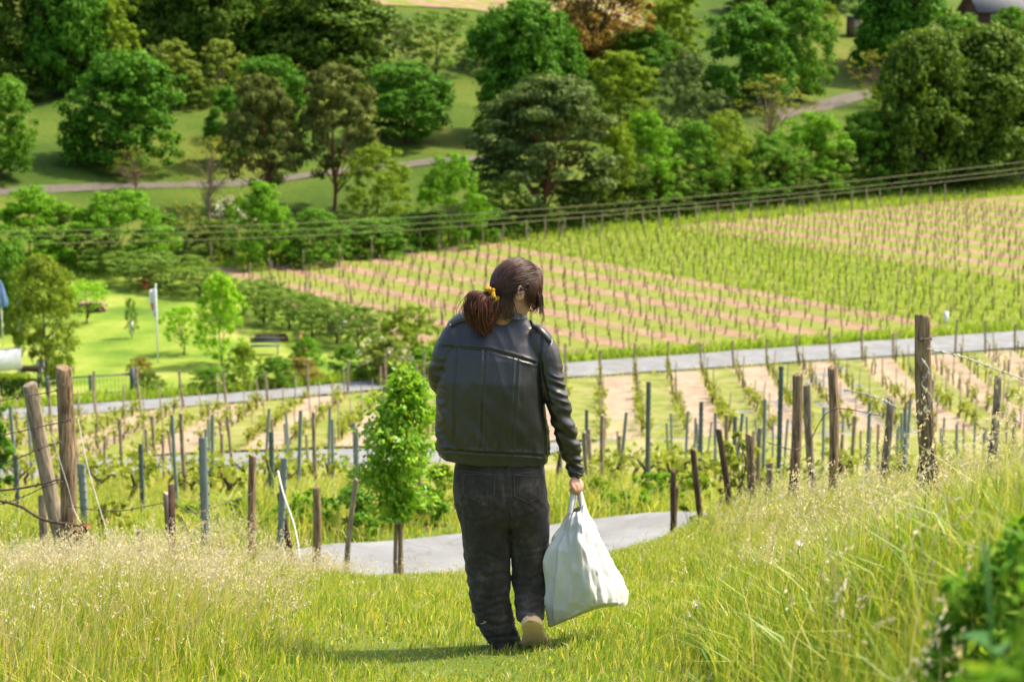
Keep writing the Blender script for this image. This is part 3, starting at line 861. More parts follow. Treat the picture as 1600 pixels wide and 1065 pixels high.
def wood_post_mesh(h, r, rng, n=14, mat=None, sunk=0.35):
    m = 22
    z = np.concatenate([np.linspace(-sunk, h - 0.02, m - 2), [h - 0.006, h]])
    a = np.linspace(0, 2 * np.pi, n, endpoint=False)
    ph = rng.uniform(0, 6.28, 5)
    V = []
    for k, zz in enumerate(z):
        t = zz / h
        rr = r * (1.06 - 0.1 * t) * (1 + 0.05 * np.sin(2 * a + ph[0] + 2 * t) + 0.05 * np.sin(3 * a + ph[1] - 3 * t) + 0.035 * np.sin(7 * a + ph[2] + 1.2 * t) + 0.02 * rng.normal(size=n))
        if k >= m - 2: rr = rr * (0.97 if k == m - 2 else 0.86)
        bx = 0.018 * math.sin(3 * t + ph[3]) * h; by = 0.012 * math.sin(4 * t + ph[4]) * h
        V.append(np.stack([rr * np.cos(a) + bx, rr * np.sin(a) + by, np.full(n, zz) + (0.012 * np.cos(a + ph[0]) if k >= m - 2 else 0)], 1))
    V = np.concatenate(V + [np.array([[V[-1][:, 0].mean(), V[-1][:, 1].mean(), h - 0.004]])])
    i = np.arange(m - 1)[:, None] * n; j = np.arange(n)[None]; j2 = (j + 1) % n
    Q = np.stack([i + j, i + j2, i + n + j2, i + n + j], -1).reshape(-1, 4)
    jj = np.arange(n)
    T_ = np.stack([np.full(n, m * n), (m - 1) * n + jj, (m - 1) * n + (jj + 1) % n], 1)
    return mesh_np('post', V, [Q, T_], mat, True)

def steel_post_mesh(h, w, mat, sunk=0.35, hooks=True):
    """open C profile with side hooks"""
    prof = np.array([(-0.5, 0.32), (-0.5, -0.1), (-0.22, -0.34), (0.22, -0.34), (0.5, -0.1), (0.5, 0.32), (0.42, 0.32), (0.42, -0.05), (0.18, -0.24), (-0.18, -0.24), (-0.42, -0.05), (-0.42, 0.32)]) * w
    n = len(prof)
    V = np.concatenate([np.c_[prof, np.full(n, -sunk)], np.c_[prof, np.full(n, h)]])
    jj = np.arange(n); jn = (jj + 1) % n
    mb = MB().add(V, np.stack([jj, jn, n + jn, n + jj], 1))
    for a, b, c, d in ((0, 1, 10, 11), (1, 2, 9, 10), (2, 3, 8, 9), (3, 4, 7, 8), (4, 5, 6, 7)):
        mb.add(V[[n + a, n + b, n + c, n + d]], [[0, 1, 2, 3]])
    if hooks:
        z = 0.15
        while z < h - 0.03:
            for sx in (-1, 1):
                mb.box((sx * w * 0.55, 0, z), (w * 0.16, w * 0.3, 0.018))
            z += 0.1
    return mb.mesh('steel_post', mat)

def place_post(name, label, kind, px, top, base, wpx, Y, lean=0.0, group=None, cat='post', depth_lean=0.0):
    """front posts: stands at depth Y on the terrain under its pixel column"""
    b = at(px, base, Y); x = b[0]; z = tz(x, Y)
    t = at(px, top, Y)
    h = t[2] - z
    w = wpx * Y / (F_PX * _cp)
    rng = np.random.default_rng(int(px * 7 + top))
    if kind in ('wood', 'grey', 'dark'):
        me = wood_post_mesh(h, w / 2, rng, mat={'wood': M_WOOD, 'grey': M_WOOD_GREY, 'dark': M_WOOD_DARK}[kind])
    elif kind == 'rust':
        me = MB().box((0, 0, h / 2 - 0.15), (w, w * 0.8, h + 0.3)).mesh('post', M_RUST)
    else:
        me = steel_post_mesh(h, w, M_STEEL if kind == 'steel' else M_STEEL_D)
    o = obj(name, me, None, (x, Y, z))
    o.rotation_euler = (depth_lean, lean, rng.uniform(-0.3, 0.3) if kind not in ('steel', 'steeld') else rng.uniform(-0.5, 0.5))
    tag(o, label, cat, group)
    return o
GP = 'posts along the edge of the grassy slope'
FP = [
 # left side
 ('wooden_post', 'thick weathered wooden post wrapped in wire, taller of the crossed pair at the left', 'wood', 96, 574, 835, 27, 16.5, 0.045),
 ('wooden_post', 'leaning grey wooden brace post, shorter of the crossed pair at the left', 'grey', 112, 597, 835, 23, 17.0, -0.155),
 ('wooden_post', 'pale split post behind the foot of the crossed pair', 'grey', 113, 735, 830, 12, 18.0, -0.05),
 ('wooden_post', 'short grey stub post left of the crossed pair', 'grey', 72, 772, 830, 14, 17.5, 0.0),
 ('wooden_post', 'tiny white-topped stub post right of the dry leaves', 'grey', 218, 827, 868, 8, 15.5, 0.02),
 ('wooden_post', 'grey plank post behind the rusty square one', 'grey', 262, 770, 860, 12, 16.3, 0.0),
 ('steel_post', 'rusty brown square post beside the grey plank', 'rust', 269, 757, 862, 10, 16.0, 0.01),
 ('steel_post', 'wide green-grey steel post with punched hooks at the left', 'steel', 322, 683, 858, 13, 17.0, 0.0),
 ('wooden_post', 'upright brown wooden post between two steel posts', 'wood', 396, 710, 858, 13, 18.0, 0.01),
 ('steel_post', 'leaning grey steel post with a white string tied on', 'steel', 432, 714, 858, 10, 18.5, 0.07),
 ('steel_post', 'thin dark steel post left of the upright brown post', 'steeld', 223, 693, 800, 7, 27.0, 0.0),
 ('steel_post', 'thin dark steel post at the far left behind the wires', 'steeld', 29, 710, 820, 7, 25.0, 0.0),
 ('steel_post', 'short blue-grey steel post right of the crossed pair', 'steel', 132, 724, 805, 12, 24.0, -0.03),
 ('steel_post', 'dark steel post above the leaning grey one', 'steeld', 425, 674, 800, 7, 26.0, 0.01),
 ('wooden_post', 'left-leaning brown stub post below the white string', 'dark', 458, 768, 868, 10, 19.0, -0.10),
 ('wooden_post', 'short brown wooden post left of the footpath', 'wood', 490, 760, 862, 12, 18.8, 0.03),
 ('wooden_post', 'slanting grey wooden pole at the left end of the footpath', 'grey', 541, 748, 890, 9, 19.0, 0.09),
 ('steel_post', 'grey steel post left of the sapling behind the footpath', 'steel', 557, 668, 760, 8, 33.0, 0.0),
 # right side
 ('wooden_post', 'dark split stub post at the right end of the footpath, left of two', 'dark', 1058, 734, 872, 9, 20.2, -0.06),
 ('wooden_post', 'broken short dark post leaning on the split stub', 'dark', 1052, 760, 872, 10, 20.5, 0.02),
 ('wooden_post', 'slim dark post right of the footpath end', 'dark', 1094, 700, 862, 10, 19.6, -0.07),
 ('wooden_post', 'backward-leaning slim dark post with vine leaves', 'dark', 1141, 668, 836, 10, 18.8, -0.13),
 ('wooden_post', 'short round brown post among pale vine leaves', 'wood', 1174, 677, 795, 13, 18.4, -0.04),
 ('wooden_post', 'thin grey stub post right of the short round brown one', 'grey', 1198, 722, 800, 10, 18.6, 0.02),
 ('wooden_post', 'tall brown post with a sunlit right edge, first of the tall right row', 'wood', 1239, 585, 790, 16, 17.2, 0.0),
 ('wooden_post', 'grey weathered post in the middle of the tall right row', 'grey', 1268, 599, 780, 12, 17.8, -0.04),
 ('wooden_post', 'dark-topped brown post, third of the tall right row', 'wood', 1307, 572, 760, 15, 16.8, -0.07),
 ('wooden_post', 'low grey post holding barbed wire right of the tall row', 'grey', 1381, 620, 730, 13, 16.5, 0.02),
 ('wooden_post', 'thickest wooden post with knot and wire ring at the right', 'wood', 1464, 488, 720, 26, 14.2, -0.10),
 ('wooden_post', 'grey brace post leaning behind the thickest right post', 'grey', 1430, 590, 720, 12, 14.6, 0.09),
 ('wooden_post', 'grey round post near the right picture edge', 'grey', 1548, 588, 720, 13, 16.0, 0.02),
 ('steel_post', 'tall green steel post above the footpath, right of the person', 'steeld', 1012, 596, 750, 7, 34.0, 0.0),
 ('steel_post', 'green steel post beside the hand of the person', 'steeld', 916, 640, 745, 5, 37.0, 0.0),
 ('steel_post', 'green steel post above the slim dark posts', 'steeld', 1094, 627, 745, 6, 35.0, 0.0),
 ('steel_post', 'tall dark steel post left of the tall right row', 'steeld', 1217, 572, 720, 7, 31.0, 0.0),
 ('steel_post', 'short green steel post behind pale vine leaves', 'steeld', 1147, 650, 745, 6, 36.0, 0.0),
]
for nm, lab, kind, px, top, base, w, Y, lean in FP:
    place_post(nm, lab, kind, px, top, base, w, Y, lean, GP)

# wires
def wire(name, label, pts, r, mat, barbs=0, seed=0, cat='wire', group=None, sag=0.0, k=8):
    P = smooth_pts(pts, k)
    rng = np.random.default_rng(seed)
    mb = MB(); mb.tube(P, r, 5)
    L = len(P)
    for b in range(barbs):
        t = (b + rng.uniform(0.2, 0.8)) / barbs * (L - 1)
        i0 = int(t); p = P[i0] + (P[min(i0 + 1, L - 1)] - P[i0]) * (t - i0)
        for q in range(2):
            d = unit(rng.normal(size=3)) * 0.022
            mb.tube([p - d, p + d], r * 0.8, 4)
    o = mb.build(name, mat)
    tag(o, label, cat, group)
    return o
GW = 'wires strung between the left posts'; GWR = 'wires strung between the right posts'
wl = [(((-60, 640), (20, 622), (84, 611), (100, 600)), 'top rusty barbed wire at the left crossed posts'),
      (((-60, 690), (20, 676), (92, 660), (112, 655)), 'second rusty barbed wire at the left crossed posts'),
      (((-60, 738), (10, 722), (70, 698), (96, 690)), 'third rusty barbed wire at the left crossed posts'),
      (((-60, 770), (20, 764), (60, 757), (94, 748)), 'low thick twisted wire left of the crossed posts'),
      (((-40, 800), (30, 778), (70, 760), (98, 752)), 'sagging thin wire below the thick twisted one')]
for q, (pp, lab) in enumerate(wl):
    wire('barbed_wire', lab, [at(a, b, 16.35) for a, b in pp], 0.0045 if q != 3 else 0.009, M_WIRE, 9 if q < 3 else 2, q, 'wire', GW)
wire('barbed_wire', 'rusty wire between the thick post and the rusty square post', [at(104, 790, 16.4), at(180, 798, 16.3), at(262, 784, 16.1)], 0.004, M_WIRE, 5, 11, 'wire', GW)
wire('barbed_wire', 'rusty wire sagging between square post and steel post', [at(269, 784, 16.0), at(300, 800, 16.4), at(322, 796, 16.9), at(396, 770, 17.9)], 0.004, M_WIRE, 5, 12, 'wire', GW)
wire('guy_wire', 'pale straight wire running down from the crossed posts into the grass', [at(122, 655, 16.4), at(140, 740, 16.0), at(178, 865, 15.4)], 0.004, M_WIRE_PALE, 0, 13, 'wire', GW)
wire('guy_wire', 'pale twisted wire slanting across the crossed posts', [at(82, 682, 16.3), at(106, 760, 16.2), at(120, 806, 16.1), at(160, 862, 15.5)], 0.004, M_WIRE_PALE, 0, 14, 'wire', GW)
wire('string', 'white string hanging from the leaning grey steel post', [at(434, 735, 18.35), at(444, 775, 18.2), at(458, 815, 18.1), at(466, 852, 18.0), at(468, 872, 17.9)], 0.008, M_WHITE, 0, 15, 'string')
wire('twig', 'bare branch lying across the wires at the far left', [at(-20, 778, 16.2), at(30, 790, 16.2), at(70, 812, 16.15), at(130, 822, 16.1)], 0.012, M_BARK, 3, 16, 'branch')
wire('twig', 'thin forked bare twig right of the rusty square post', [at(300, 868, 15.9), at(298, 840, 15.9), at(288, 818, 15.9), at(282, 806, 15.9)], 0.007, M_BARK, 0, 17, 'branch')
wire('barbed_wire', 'pale barbed wire from the low grey post toward the tall row', [at(1318, 608, 16.6), at(1350, 615, 16.5), at(1381, 626, 16.4), at(1400, 636, 16.2)], 0.006, M_WIRE_PALE, 9, 18, 'wire', GWR)
wire('barbed_wire', 'pale barbed wire from the thickest post to the right edge', [at(1448, 545, 14.1), at(1500, 556, 14.2), at(1545, 572, 14.5), at(1620, 600, 15.0)], 0.005, M_WIRE_PALE, 10, 19, 'wire', GWR)
wire('barbed_wire', 'pale barbed wire curling on the thickest right post', [at(1440, 560, 14.0), at(1452, 580, 13.98), at(1440, 600, 13.98), at(1456, 622, 13.98), at(1444, 645, 13.98)], 0.004, M_WIRE_PALE, 6, 20, 'wire', GWR)
wire('barbed_wire', 'rusty wire ring around the thickest right post', [at(1432, 526, 14.15), at(1440, 531, 14.07), at(1455, 527, 14.1), at(1462, 522, 14.2)], 0.006, M_WIRE, 2, 21, 'wire', GWR)
wire('barbed_wire', 'rusty wire crossing the tall right row of posts', [at(1198, 690, 17.6), at(1239, 702, 17.0), at(1264, 690, 17.5), at(1300, 640, 16.6), at(1381, 650, 16.4)], 0.004, M_WIRE, 10, 22, 'wire', GWR)
wire('twig', 'bare bramble stem arching past the short brown posts', [at(1100, 850, 18.4), at(1140, 800, 18.3), at(1165, 730, 18.2), at(1155, 690, 18.2)], 0.006, M_BARK, 2, 23, 'branch')
wire('twig', 'long curved bramble stem under the tall right row', [at(1175, 720, 18.2), at(1190, 760, 18.1), at(1215, 800, 17.6), at(1235, 760, 17.2)], 0.005, M_BARK, 2, 24, 'branch')

# power line
M_CABLE = mat_simple('cable', [(0.3, (0.16, 0.16, 0.07, 1)), (0.7, (0.26, 0.25, 0.12, 1))], 2, 0.6, 0.3)
for q, (pp, lab) in enumerate([(((-700, 372), (0, 362), (530, 346), (1070, 309), (1600, 253), (2300, 165)), 'highest of the three power cables crossing in front of the trees'),
                  (((-700, 380), (0, 370), (530, 356), (1070, 319), (1600, 263), (2300, 175)), 'middle of the three power cables crossing in front of the trees'),
                  (((-700, 392), (0, 382), (530, 366), (1070, 326), (1600, 270), (2300, 182)), 'lowest of the three power cables crossing in front of the trees')]):
    wire('power_cable', lab, [at(a, b, 118) for a, b in pp], 0.024, M_CABLE, 0, q, 'cable', 'overhead power cables')

# ------------------------------------------------------------------ vines
M_STOCK = mat_simple('vine_bark', [(0.3, (0.035, 0.024, 0.017, 1)), (0.7, (0.12, 0.085, 0.06, 1))], 20, 0.95, 0.1, 0.7, 0.01, (1, 1, 0.3))
LM['vine'] = mat_leaf('leaf_vine', [(0.17, 0.24, 0.025), (0.27, 0.32, 0.04), (0.38, 0.38, 0.08)], 0.42)
def vine_parts(seed, h, leaves, ls, knob=False, bend=1.0):
    rng = np.random.default_rng(seed)
    mb = MB()
    b1 = rng.normal(size=2) * 0.05 * bend; b2 = rng.normal(size=2) * 0.06 * bend
    stem = np.array([(0, 0, -0.12), (b1[0], b1[1], h * 0.45), (b2[0], b2[1], h * 0.8), (b2[0] * 1.4, b2[1] * 1.4, h)])
    mb.tube(stem, [0.045, 0.033, 0.04, 0.05 if knob else 0.028], 6)
    P = []
    for s in (-1, 1):
        tip = stem[-1] + np.array([s * rng.uniform(0.05, 0.35) * (0.4 if bend < 1 else 1), rng.normal() * 0.05, rng.uniform(0.0, 0.22)])
        mb.tube([stem[-2], (stem[-1] + tip) / 2 + [0, 0, 0.04], tip], [0.026, 0.018, 0.010], 5)
        P.append(np.linspace(stem[-1], tip, 8))
    P = np.concatenate(P)
    idx = rng.integers(0, len(P), leaves)
    C = P[idx] + rng.normal(size=(leaves, 3)) * np.array([0.10, 0.09, 0.11]) + np.array([0, 0, 0.05])
    Vl, Ql = leaf_quads(C, unit(rng.normal(size=C.shape) + np.array([0, -0.2, 0.7])), ls, rng, 0.8)
    return mb, Vl, Ql
NEARV = []; FARV = []
for s in range(5):
    mb, Vl, Ql = vine_parts(100 + s, 0.42, 60, 0.11, True)
    NEARV.append((mb.mesh('grapevine', M_STOCK, True), mesh_np('leaves', Vl, [Ql], LM['vine'])))
for s in range(5):
    mb, Vl, Ql = vine_parts(200 + s, 0.62, 16, 0.11, False, 0.5)
    FARV.append((np.concatenate(mb.V), np.concatenate(mb.Q), np.concatenate(mb.T), Vl, Ql))

vines = []       # (x, y, yaw, plot)
# near vineyard, rows across the slope behind the footpath
for r_, y0 in enumerate(np.arange(30, 69, 2.0)):
    for x in np.arange(-24, 26, 1.15):
        xx = x + R.normal() * 0.12 + 0.3 * (r_ % 3); yy = y0 + 0.06 * xx + R.normal() * 0.1
        if yy > 43 + 0.1 * xx: continue
        if R.uniform() < 0.18: continue
        vines.append((xx, yy, R.uniform(-0.3, 0.3), 'near', r_))
# middle vineyard
for k in range(-26, 28):
    y0 = 60.0
    for yy in np.arange(60, 112, 1.2):
        xx = -1.25 + k * M_SP + M_SLOPE * yy + R.normal() * 0.05
        if yy < road2_far(xx) + 0.9 or yy > road3_near(xx) - 1.4: continue
        if R.uniform() < 0.08: continue
        vines.append((xx, yy + R.normal() * 0.1, 1.53 + R.normal() * 0.15, 'mid', k))
# far vineyard
far_rows = []
for k in range(-5, 75):
    n_ = k * F_SP + 0.4
    for t in np.arange(-160, 60, 1.15):
        xx = FNRM[0] * n_ + FDIR[0] * t + R.normal() * 0.06; yy = FNRM[1] * n_ + FDIR[1] * t + R.normal() * 0.06
        if yy < road3_far(xx) + 2.2 or yy > tree_line(xx) - 7 or xx < left_edge(yy) + 1.0 or abs(xx) > 0.27 * yy + 3: continue
        if R.uniform() < 0.1: continue
        vines.append((xx, yy, -0.93 + R.normal() * 0.15, 'far', k))
VA = np.array([(v[0], v[1]) for v in vines])
VZ = terrain(VA[:, 0], VA[:, 1])
vpx, vpy = project(np.c_[VA, VZ + 0.5])
order = np.argsort(VA[:, 1])
singles = 0; rest = []; SING = []
lab_v = {'near': 'knobbly vine stock with pale young leaves in the vineyard behind the footpath',
         'mid': 'vine stock in the straight rows between the two pale roads'}
for i_ in order:
    x, y, yaw, plot, row = vines[i_]
    inview = -20 < vpx[i_] < 1620
    hid = (650 < vpx[i_] < 880 and vpy[i_] > 560)
    if singles < 300 and inview and not hid and plot != 'far':
        me, lf = NEARV[singles % 5]
        o = obj('grapevine', me, None, (x, y, VZ[i_]), yaw)
        s_ = R.uniform(0.85, 1.2); o.scale = (s_, s_, s_ * R.uniform(0.9, 1.1))
        SING.append((o, plot, row, x, y, 'vine stock', vpx[i_]))
        tag(o, lab_v[plot], 'vine', 'vines behind the footpath' if plot == 'near' else 'vines between the roads')
        obj('leaves', lf, o)
        singles += 1
    else:
        rest.append(i_)
print('vines', len(vines), 'single', singles)
mb = MB(); lf = MB()
for q, i_ in enumerate(rest):
    x, y, yaw, plot, row = vines[i_]
    Vs, Qs, Ts, Vl, Ql = FARV[q % 5]
    ca, sa = math.cos(yaw), math.sin(yaw)
    M_ = np.array([[ca, sa, 0], [-sa, ca, 0], [0, 0, 1]]) * np.array([1, 1, R.uniform(0.85, 1.2)])
    wide = 0.85 if plot == 'far' else 0.9
    p = np.array([x, y, VZ[i_]])
    mb.add((Vs * [wide, wide, 1]) @ M_ + p, Qs, Ts)
    nl = 6 if plot == 'far' else 14
    lf.add(Vl[:nl * 4] @ M_ + p, Ql[:nl])
tag(mb.build('vine_stocks', M_STOCK, None, True), 'many small dark vine stocks standing in rows across the far vineyard', 'vines', None, 'stuff')
tag(lf.build('vine_leaves', LM['vine']), 'fresh yellow-green vine leaves over the rows of small stocks', 'vine leaves', None, 'stuff')

# vineyard stakes
st_near = steel_post_mesh(1.5, 0.055, M_STEEL, 0.3, False)
st_wood = wood_post_mesh(1.35, 0.035, np.random.default_rng(5), 8, M_WOOD_GREY, 0.3)
st_thin = MB().box((0, 0, 0.6), (0.045, 0.045, 1.75)).mesh('stake', M_WOOD_GREY)
st_end = wood_post_mesh(1.75, 0.06, np.random.default_rng(6), 8, M_WOOD_GREY, 0.3)
stakes = []
for r_, y0 in enumerate(np.arange(30, 69, 2.0)):
    for x in np.arange(-24, 26, 2.3):
        xx = x + 0.3 * (r_ % 3) + R.normal() * 0.25; yy = y0 + 0.06 * xx + R.normal() * 0.15
        if yy > road2_near(xx) - 3 or R.uniform() < 0.12 + 0.5 * (yy > 52): continue
        stakes.append((xx, yy, st_near if R.uniform() < 0.6 else st_wood, 'near', r_))
for k in range(-26, 28):
    for q, yy in enumerate(np.arange(60, 112, 3.6)):
        xx = -1.25 + k * M_SP + M_SLOPE * yy
        if yy < road2_far(xx) + 0.8 or yy > road3_near(xx) - 1.6: continue
        stakes.append((xx + R.normal() * 0.05, yy + R.normal() * 0.3, st_thin, 'mid', k))
    xx = -1.25 + k * M_SP + M_SLOPE * 95
    ye = road3_near(xx) - 0.9
    stakes.append((-1.25 + k * M_SP + M_SLOPE * ye, ye, st_end, 'end', 0))
farst = []
for k in range(-5, 75):
    n_ = k * F_SP + 0.4
    inrow = []
    for t in np.arange(-160, 60, 4.6):
        t2 = t + (k % 3) * 1.3
        xx = FNRM[0] * n_ + FDIR[0] * t2; yy = FNRM[1] * n_ + FDIR[1] * t2
        if yy < road3_far(xx) + 2 or yy > tree_line(xx) - 7 or xx < left_edge(yy) + 1.0 or abs(xx) > 0.27 * yy + 3: continue
        inrow.append((xx, yy))
    for q, (xx, yy) in enumerate(inrow):
        farst.append((xx + R.normal() * 0.05, yy + R.normal() * 0.05, st_thin, 'far', k))
    # end post at the upper field edge
    if inrow:
        for tt in np.arange(-170, 60, 0.5):
            xx = FNRM[0] * n_ + FDIR[0] * tt; yy = FNRM[1] * n_ + FDIR[1] * tt
            if yy < tree_line(xx) - 5 and xx > left_edge(yy):
                farst.append((xx, yy, st_end, 'top', 0)); break
stakes += farst
SA = np.array([(s[0], s[1]) for s in stakes]); SZ = terrain(SA[:, 0], SA[:, 1])
spx, spy = project(np.c_[SA, SZ + 1.0])
# the end posts and the nearest stakes stand alone, the rest is one mass
pri = np.array([SA[i, 1] - (40 if stakes[i][3] == 'end' else 75 if stakes[i][3] == 'top' else 0) for i in range(len(stakes))])
labs = {'near': ('stake', 'thin stake among the vines behind the footpath', 'stakes behind the footpath'),
        'mid': ('stake', 'thin stake in the straight rows between the two pale roads', 'stakes between the roads'),
        'end': ('row_end_post', 'grey post ending a vine row along the near side of the upper road', 'row end posts along the road'),
        'top': ('row_end_post', 'grey post ending a vine row at the upper edge of the far vineyard', 'row end posts under the trees')}
mb = MB(); cnt = 0
for i_ in np.argsort(pri):
    x, y, me, plot, row = stakes[i_]
    inview = -10 < spx[i_] < 1610 and not (680 < spx[i_] < 860 and spy[i_] > 500)
    if cnt < 300 and inview and plot in labs:
        o = obj(labs[plot][0], me, None, (x, y, SZ[i_]), R.uniform(-0.6, 0.6))
        o.rotation_euler[0] = R.normal() * 0.035; o.rotation_euler[1] = R.normal() * 0.045
        o.scale = (1, 1, R.uniform(0.78, 1.12))
        if plot == 'mid': o.scale[0] = o.scale[1] = 0.9
        tag(o, labs[plot][1], 'stake' if labs[plot][0] == 'stake' else 'post', labs[plot][2])
        SING.append((o, plot, row, x, y, 'steel stake' if me is st_near else 'wooden stake' if plot in ('near', 'mid') else 'end post', spx[i_]))
        cnt += 1
    elif inview or plot == 'far':
        hh = 1.55 * R.uniform(0.85, 1.15)
        mb.box((x, y, SZ[i_] + hh / 2 - 0.05), (0.042, 0.042, hh))
print('stakes', len(stakes), cnt)
tag(mb.build('vineyard_stakes', M_WOOD_GREY), 'many thin stakes standing in rows across the far vineyard', 'stakes', None, 'stuff')

# tell the repeats apart by their row and their place in it
def nth(n):
    w = 'first second third fourth fifth sixth seventh eighth ninth tenth eleventh twelfth thirteenth fourteenth fifteenth sixteenth seventeenth eighteenth nineteenth'.split()
    t = {2: 'twent', 3: 'thirt', 4: 'fort', 5: 'fift', 6: 'sixt', 7: 'sevent', 8: 'eight', 9: 'ninet'}
    if n < 20: return w[n - 1]
    return t[n // 10] + ('ieth' if n % 10 == 0 else 'y-' + w[n % 10 - 1])
fam = {}
for rec in SING:
    fam.setdefault((rec[1], rec[5], rec[2]), []).append(rec)
mid_rows = sorted({rec[2] for rec in SING if rec[1] == 'mid'})
near_rows = sorted({rec[2] for rec in SING if rec[1] == 'near'})
for (plot, what, row), recs in fam.items():
    recs.sort(key=lambda r: r[4] if plot == 'mid' else r[6])
    for n_, r in enumerate(recs, 1):
        if plot == 'near':
            lab = '%s %s from the left in the %s row behind the footpath' % (nth(n_), what, nth(near_rows.index(row) + 1))
            if what == 'vine stock': lab = 'leafy ' + lab
        elif plot == 'mid':
            lab = '%s %s from the farm road in the %s downhill row from the left' % (nth(n_), what, nth(mid_rows.index(row) + 1))
        elif plot == 'end':
            lab = '%s grey row-end post from the left along the near side of the upper road' % nth(n_)
        else:
            lab = '%s grey row-end post from the left under the trees above the vineyard' % nth(n_)
        r[0]['label'] = lab[0].upper() + lab[1:] if False else lab

# ------------------------------------------------------------------ grass
def blade_mesh(name, x, y, h, w, mat, rng, lean=0.45, bias=(0.12, 0.0), z=None):
    n = len(x)
    z = terrain(x, y) - 0.01 if z is None else z
    ph = rng.uniform(0, 6.28, n)
    ln = np.abs(rng.normal(size=n)) * lean
    d = np.stack([np.cos(ph) * ln + bias[0], np.sin(ph) * ln + bias[1]], 1) * h[:, None]
    fa = rng.uniform(0, 6.28, n)
    s = np.stack([np.cos(fa), np.sin(fa), 0 * fa], 1) * (w / 2)[:, None]
    b = np.stack([x, y, z], 1)
    mid = b + np.c_[d * 0.3, h * 0.58]
    tip = b + np.c_[d, h * (1 - 0.25 * np.minimum(ln, 1))]
    V = np.stack([b - s, b + s, mid + s * 0.75, mid - s * 0.75, tip], 1).reshape(-1, 3)
    k = np.arange(n)[:, None] * 5
    Q = k + np.array([[0, 1, 2, 3]]); T_ = k + np.array([[3, 2, 4]])
    return mesh_np(name, V, [Q, T_], mat), tip

def seed_heads(base, rng, mat, name, length=0.09, n_sp=9, w=0.006):
    """feathery panicles: short pale spikelets along the top of each stem"""
    n = len(base)
    ax = unit(rng.normal(size=(n, 3)) * 0.35 + np.array([0.35, 0, 1.0]))
    L = length * rng.uniform(0.6, 1.4, n)
    idx = np.repeat(np.arange(n), n_sp)
    t = rng.uniform(-0.6, 0.9, len(idx))
    C = base[idx] + ax[idx] * (t * L[idx])[:, None] + rng.normal(size=(len(idx), 3)) * (0.010 * (1.1 - t))[:, None] * (L[idx] / 0.09)[:, None]
    a = unit(ax[idx] + rng.normal(size=C.shape) * 0.45) * (0.022 * rng.uniform(0.6, 1.4, len(idx)))[:, None] * (length / 0.09)
    b_ = unit(np.cross(a, rng.normal(size=C.shape))) * w
    V = np.stack([C - a * 0.5, C + b_ * 0.5, C + a * 0.5, C - b_ * 0.5], 1).reshape(-1, 3)
    return mesh_np(name, V, [np.arange(len(C) * 4).reshape(-1, 4)], mat)

LM['grass'] = mat_leaf('grass_blade', [(0.22, 0.29, 0.025), (0.37, 0.40, 0.045), (0.50, 0.47, 0.10), (0.60, 0.54, 0.24)], 0.45, 0.5, 0.3, 0.45, 0.9)
LM['grass_green'] = mat_leaf('grass_green', [(0.12, 0.24, 0.018), (0.23, 0.34, 0.03), (0.38, 0.43, 0.07)], 0.45, 0.45, 0.35, 0.45, 1.1)
LM['straw'] = mat_leaf('grass_straw', [(0.38, 0.32, 0.15), (0.52, 0.44, 0.25), (0.62, 0.54, 0.36)], 0.4, 0.6, 0.2)
LM['seed'] = mat_leaf('grass_seed', [(0.48, 0.40, 0.27), (0.60, 0.52, 0.40), (0.72, 0.66, 0.56)], 0.4, 0.6, 0.2)
LM['field_grass'] = mat_leaf('field_grass', [(0.20, 0.32, 0.035), (0.30, 0.42, 0.05), (0.42, 0.50, 0.08)], 0.45, 0.5, 0.25, 0.5, 0.25)

def path_u(x, y):
    """distance from the trodden line, in half widths"""
    xc = np.interp(y, [2, 7, 9, 14, 20], [0.0, -0.15, -0.05, 0.0, 0.3])
    hw = np.interp(y, [2, 7, 9, 14, 20], [0.4, 0.95, 1.05, 1.5, 1.5])
    return (x - xc) / hw
def sward(x, y):
    u = path_u(x, y)
    side = np.clip((np.abs(u) - 0.75) / 0.7, 0, 1)
    left = 0.075 + 0.12 * side; right = 0.075 + 0.16 * side
    patch = 1 + 0.35 * np.sin(x * 1.9 + 2) * np.sin(y * 1.3) + 0.25 * np.sin(x * 4.3 + y * 3.1)
    edge = np.clip((y - 13.5) / 3, 0, 1) * -0.02 * (x < 0)
    trod = 1 - 0.5 * np.exp(-(((x - 0.03) / 0.35) ** 2 + ((y - 8.3) / 0.45) ** 2))
    return (np.where(u < 0, left, right) + edge) * np.clip(patch, 0.5, 1.6) * trod
def scatter(n, y0, y1, rng, wa=0.275, wb=0.5, xmin=-99, xmax=99):
    y = rng.uniform(y0, y1, n * 2); w = wa * y + wb
    k = rng.uniform(size=n * 2) < w / w.max()
    y = y[k][:n]; w = w[k][:n]
    x = rng.uniform(-1, 1, len(y)) * w
    m = (x > xmin) & (x < xmax)
    return x[m], y[m]
def off_path1(x, y):
    yc = np.interp(x, R1x, R1c)
    return (y < yc - 1.3 + 0.12 * np.sin(x * 5)) | (y > yc + 1.25)

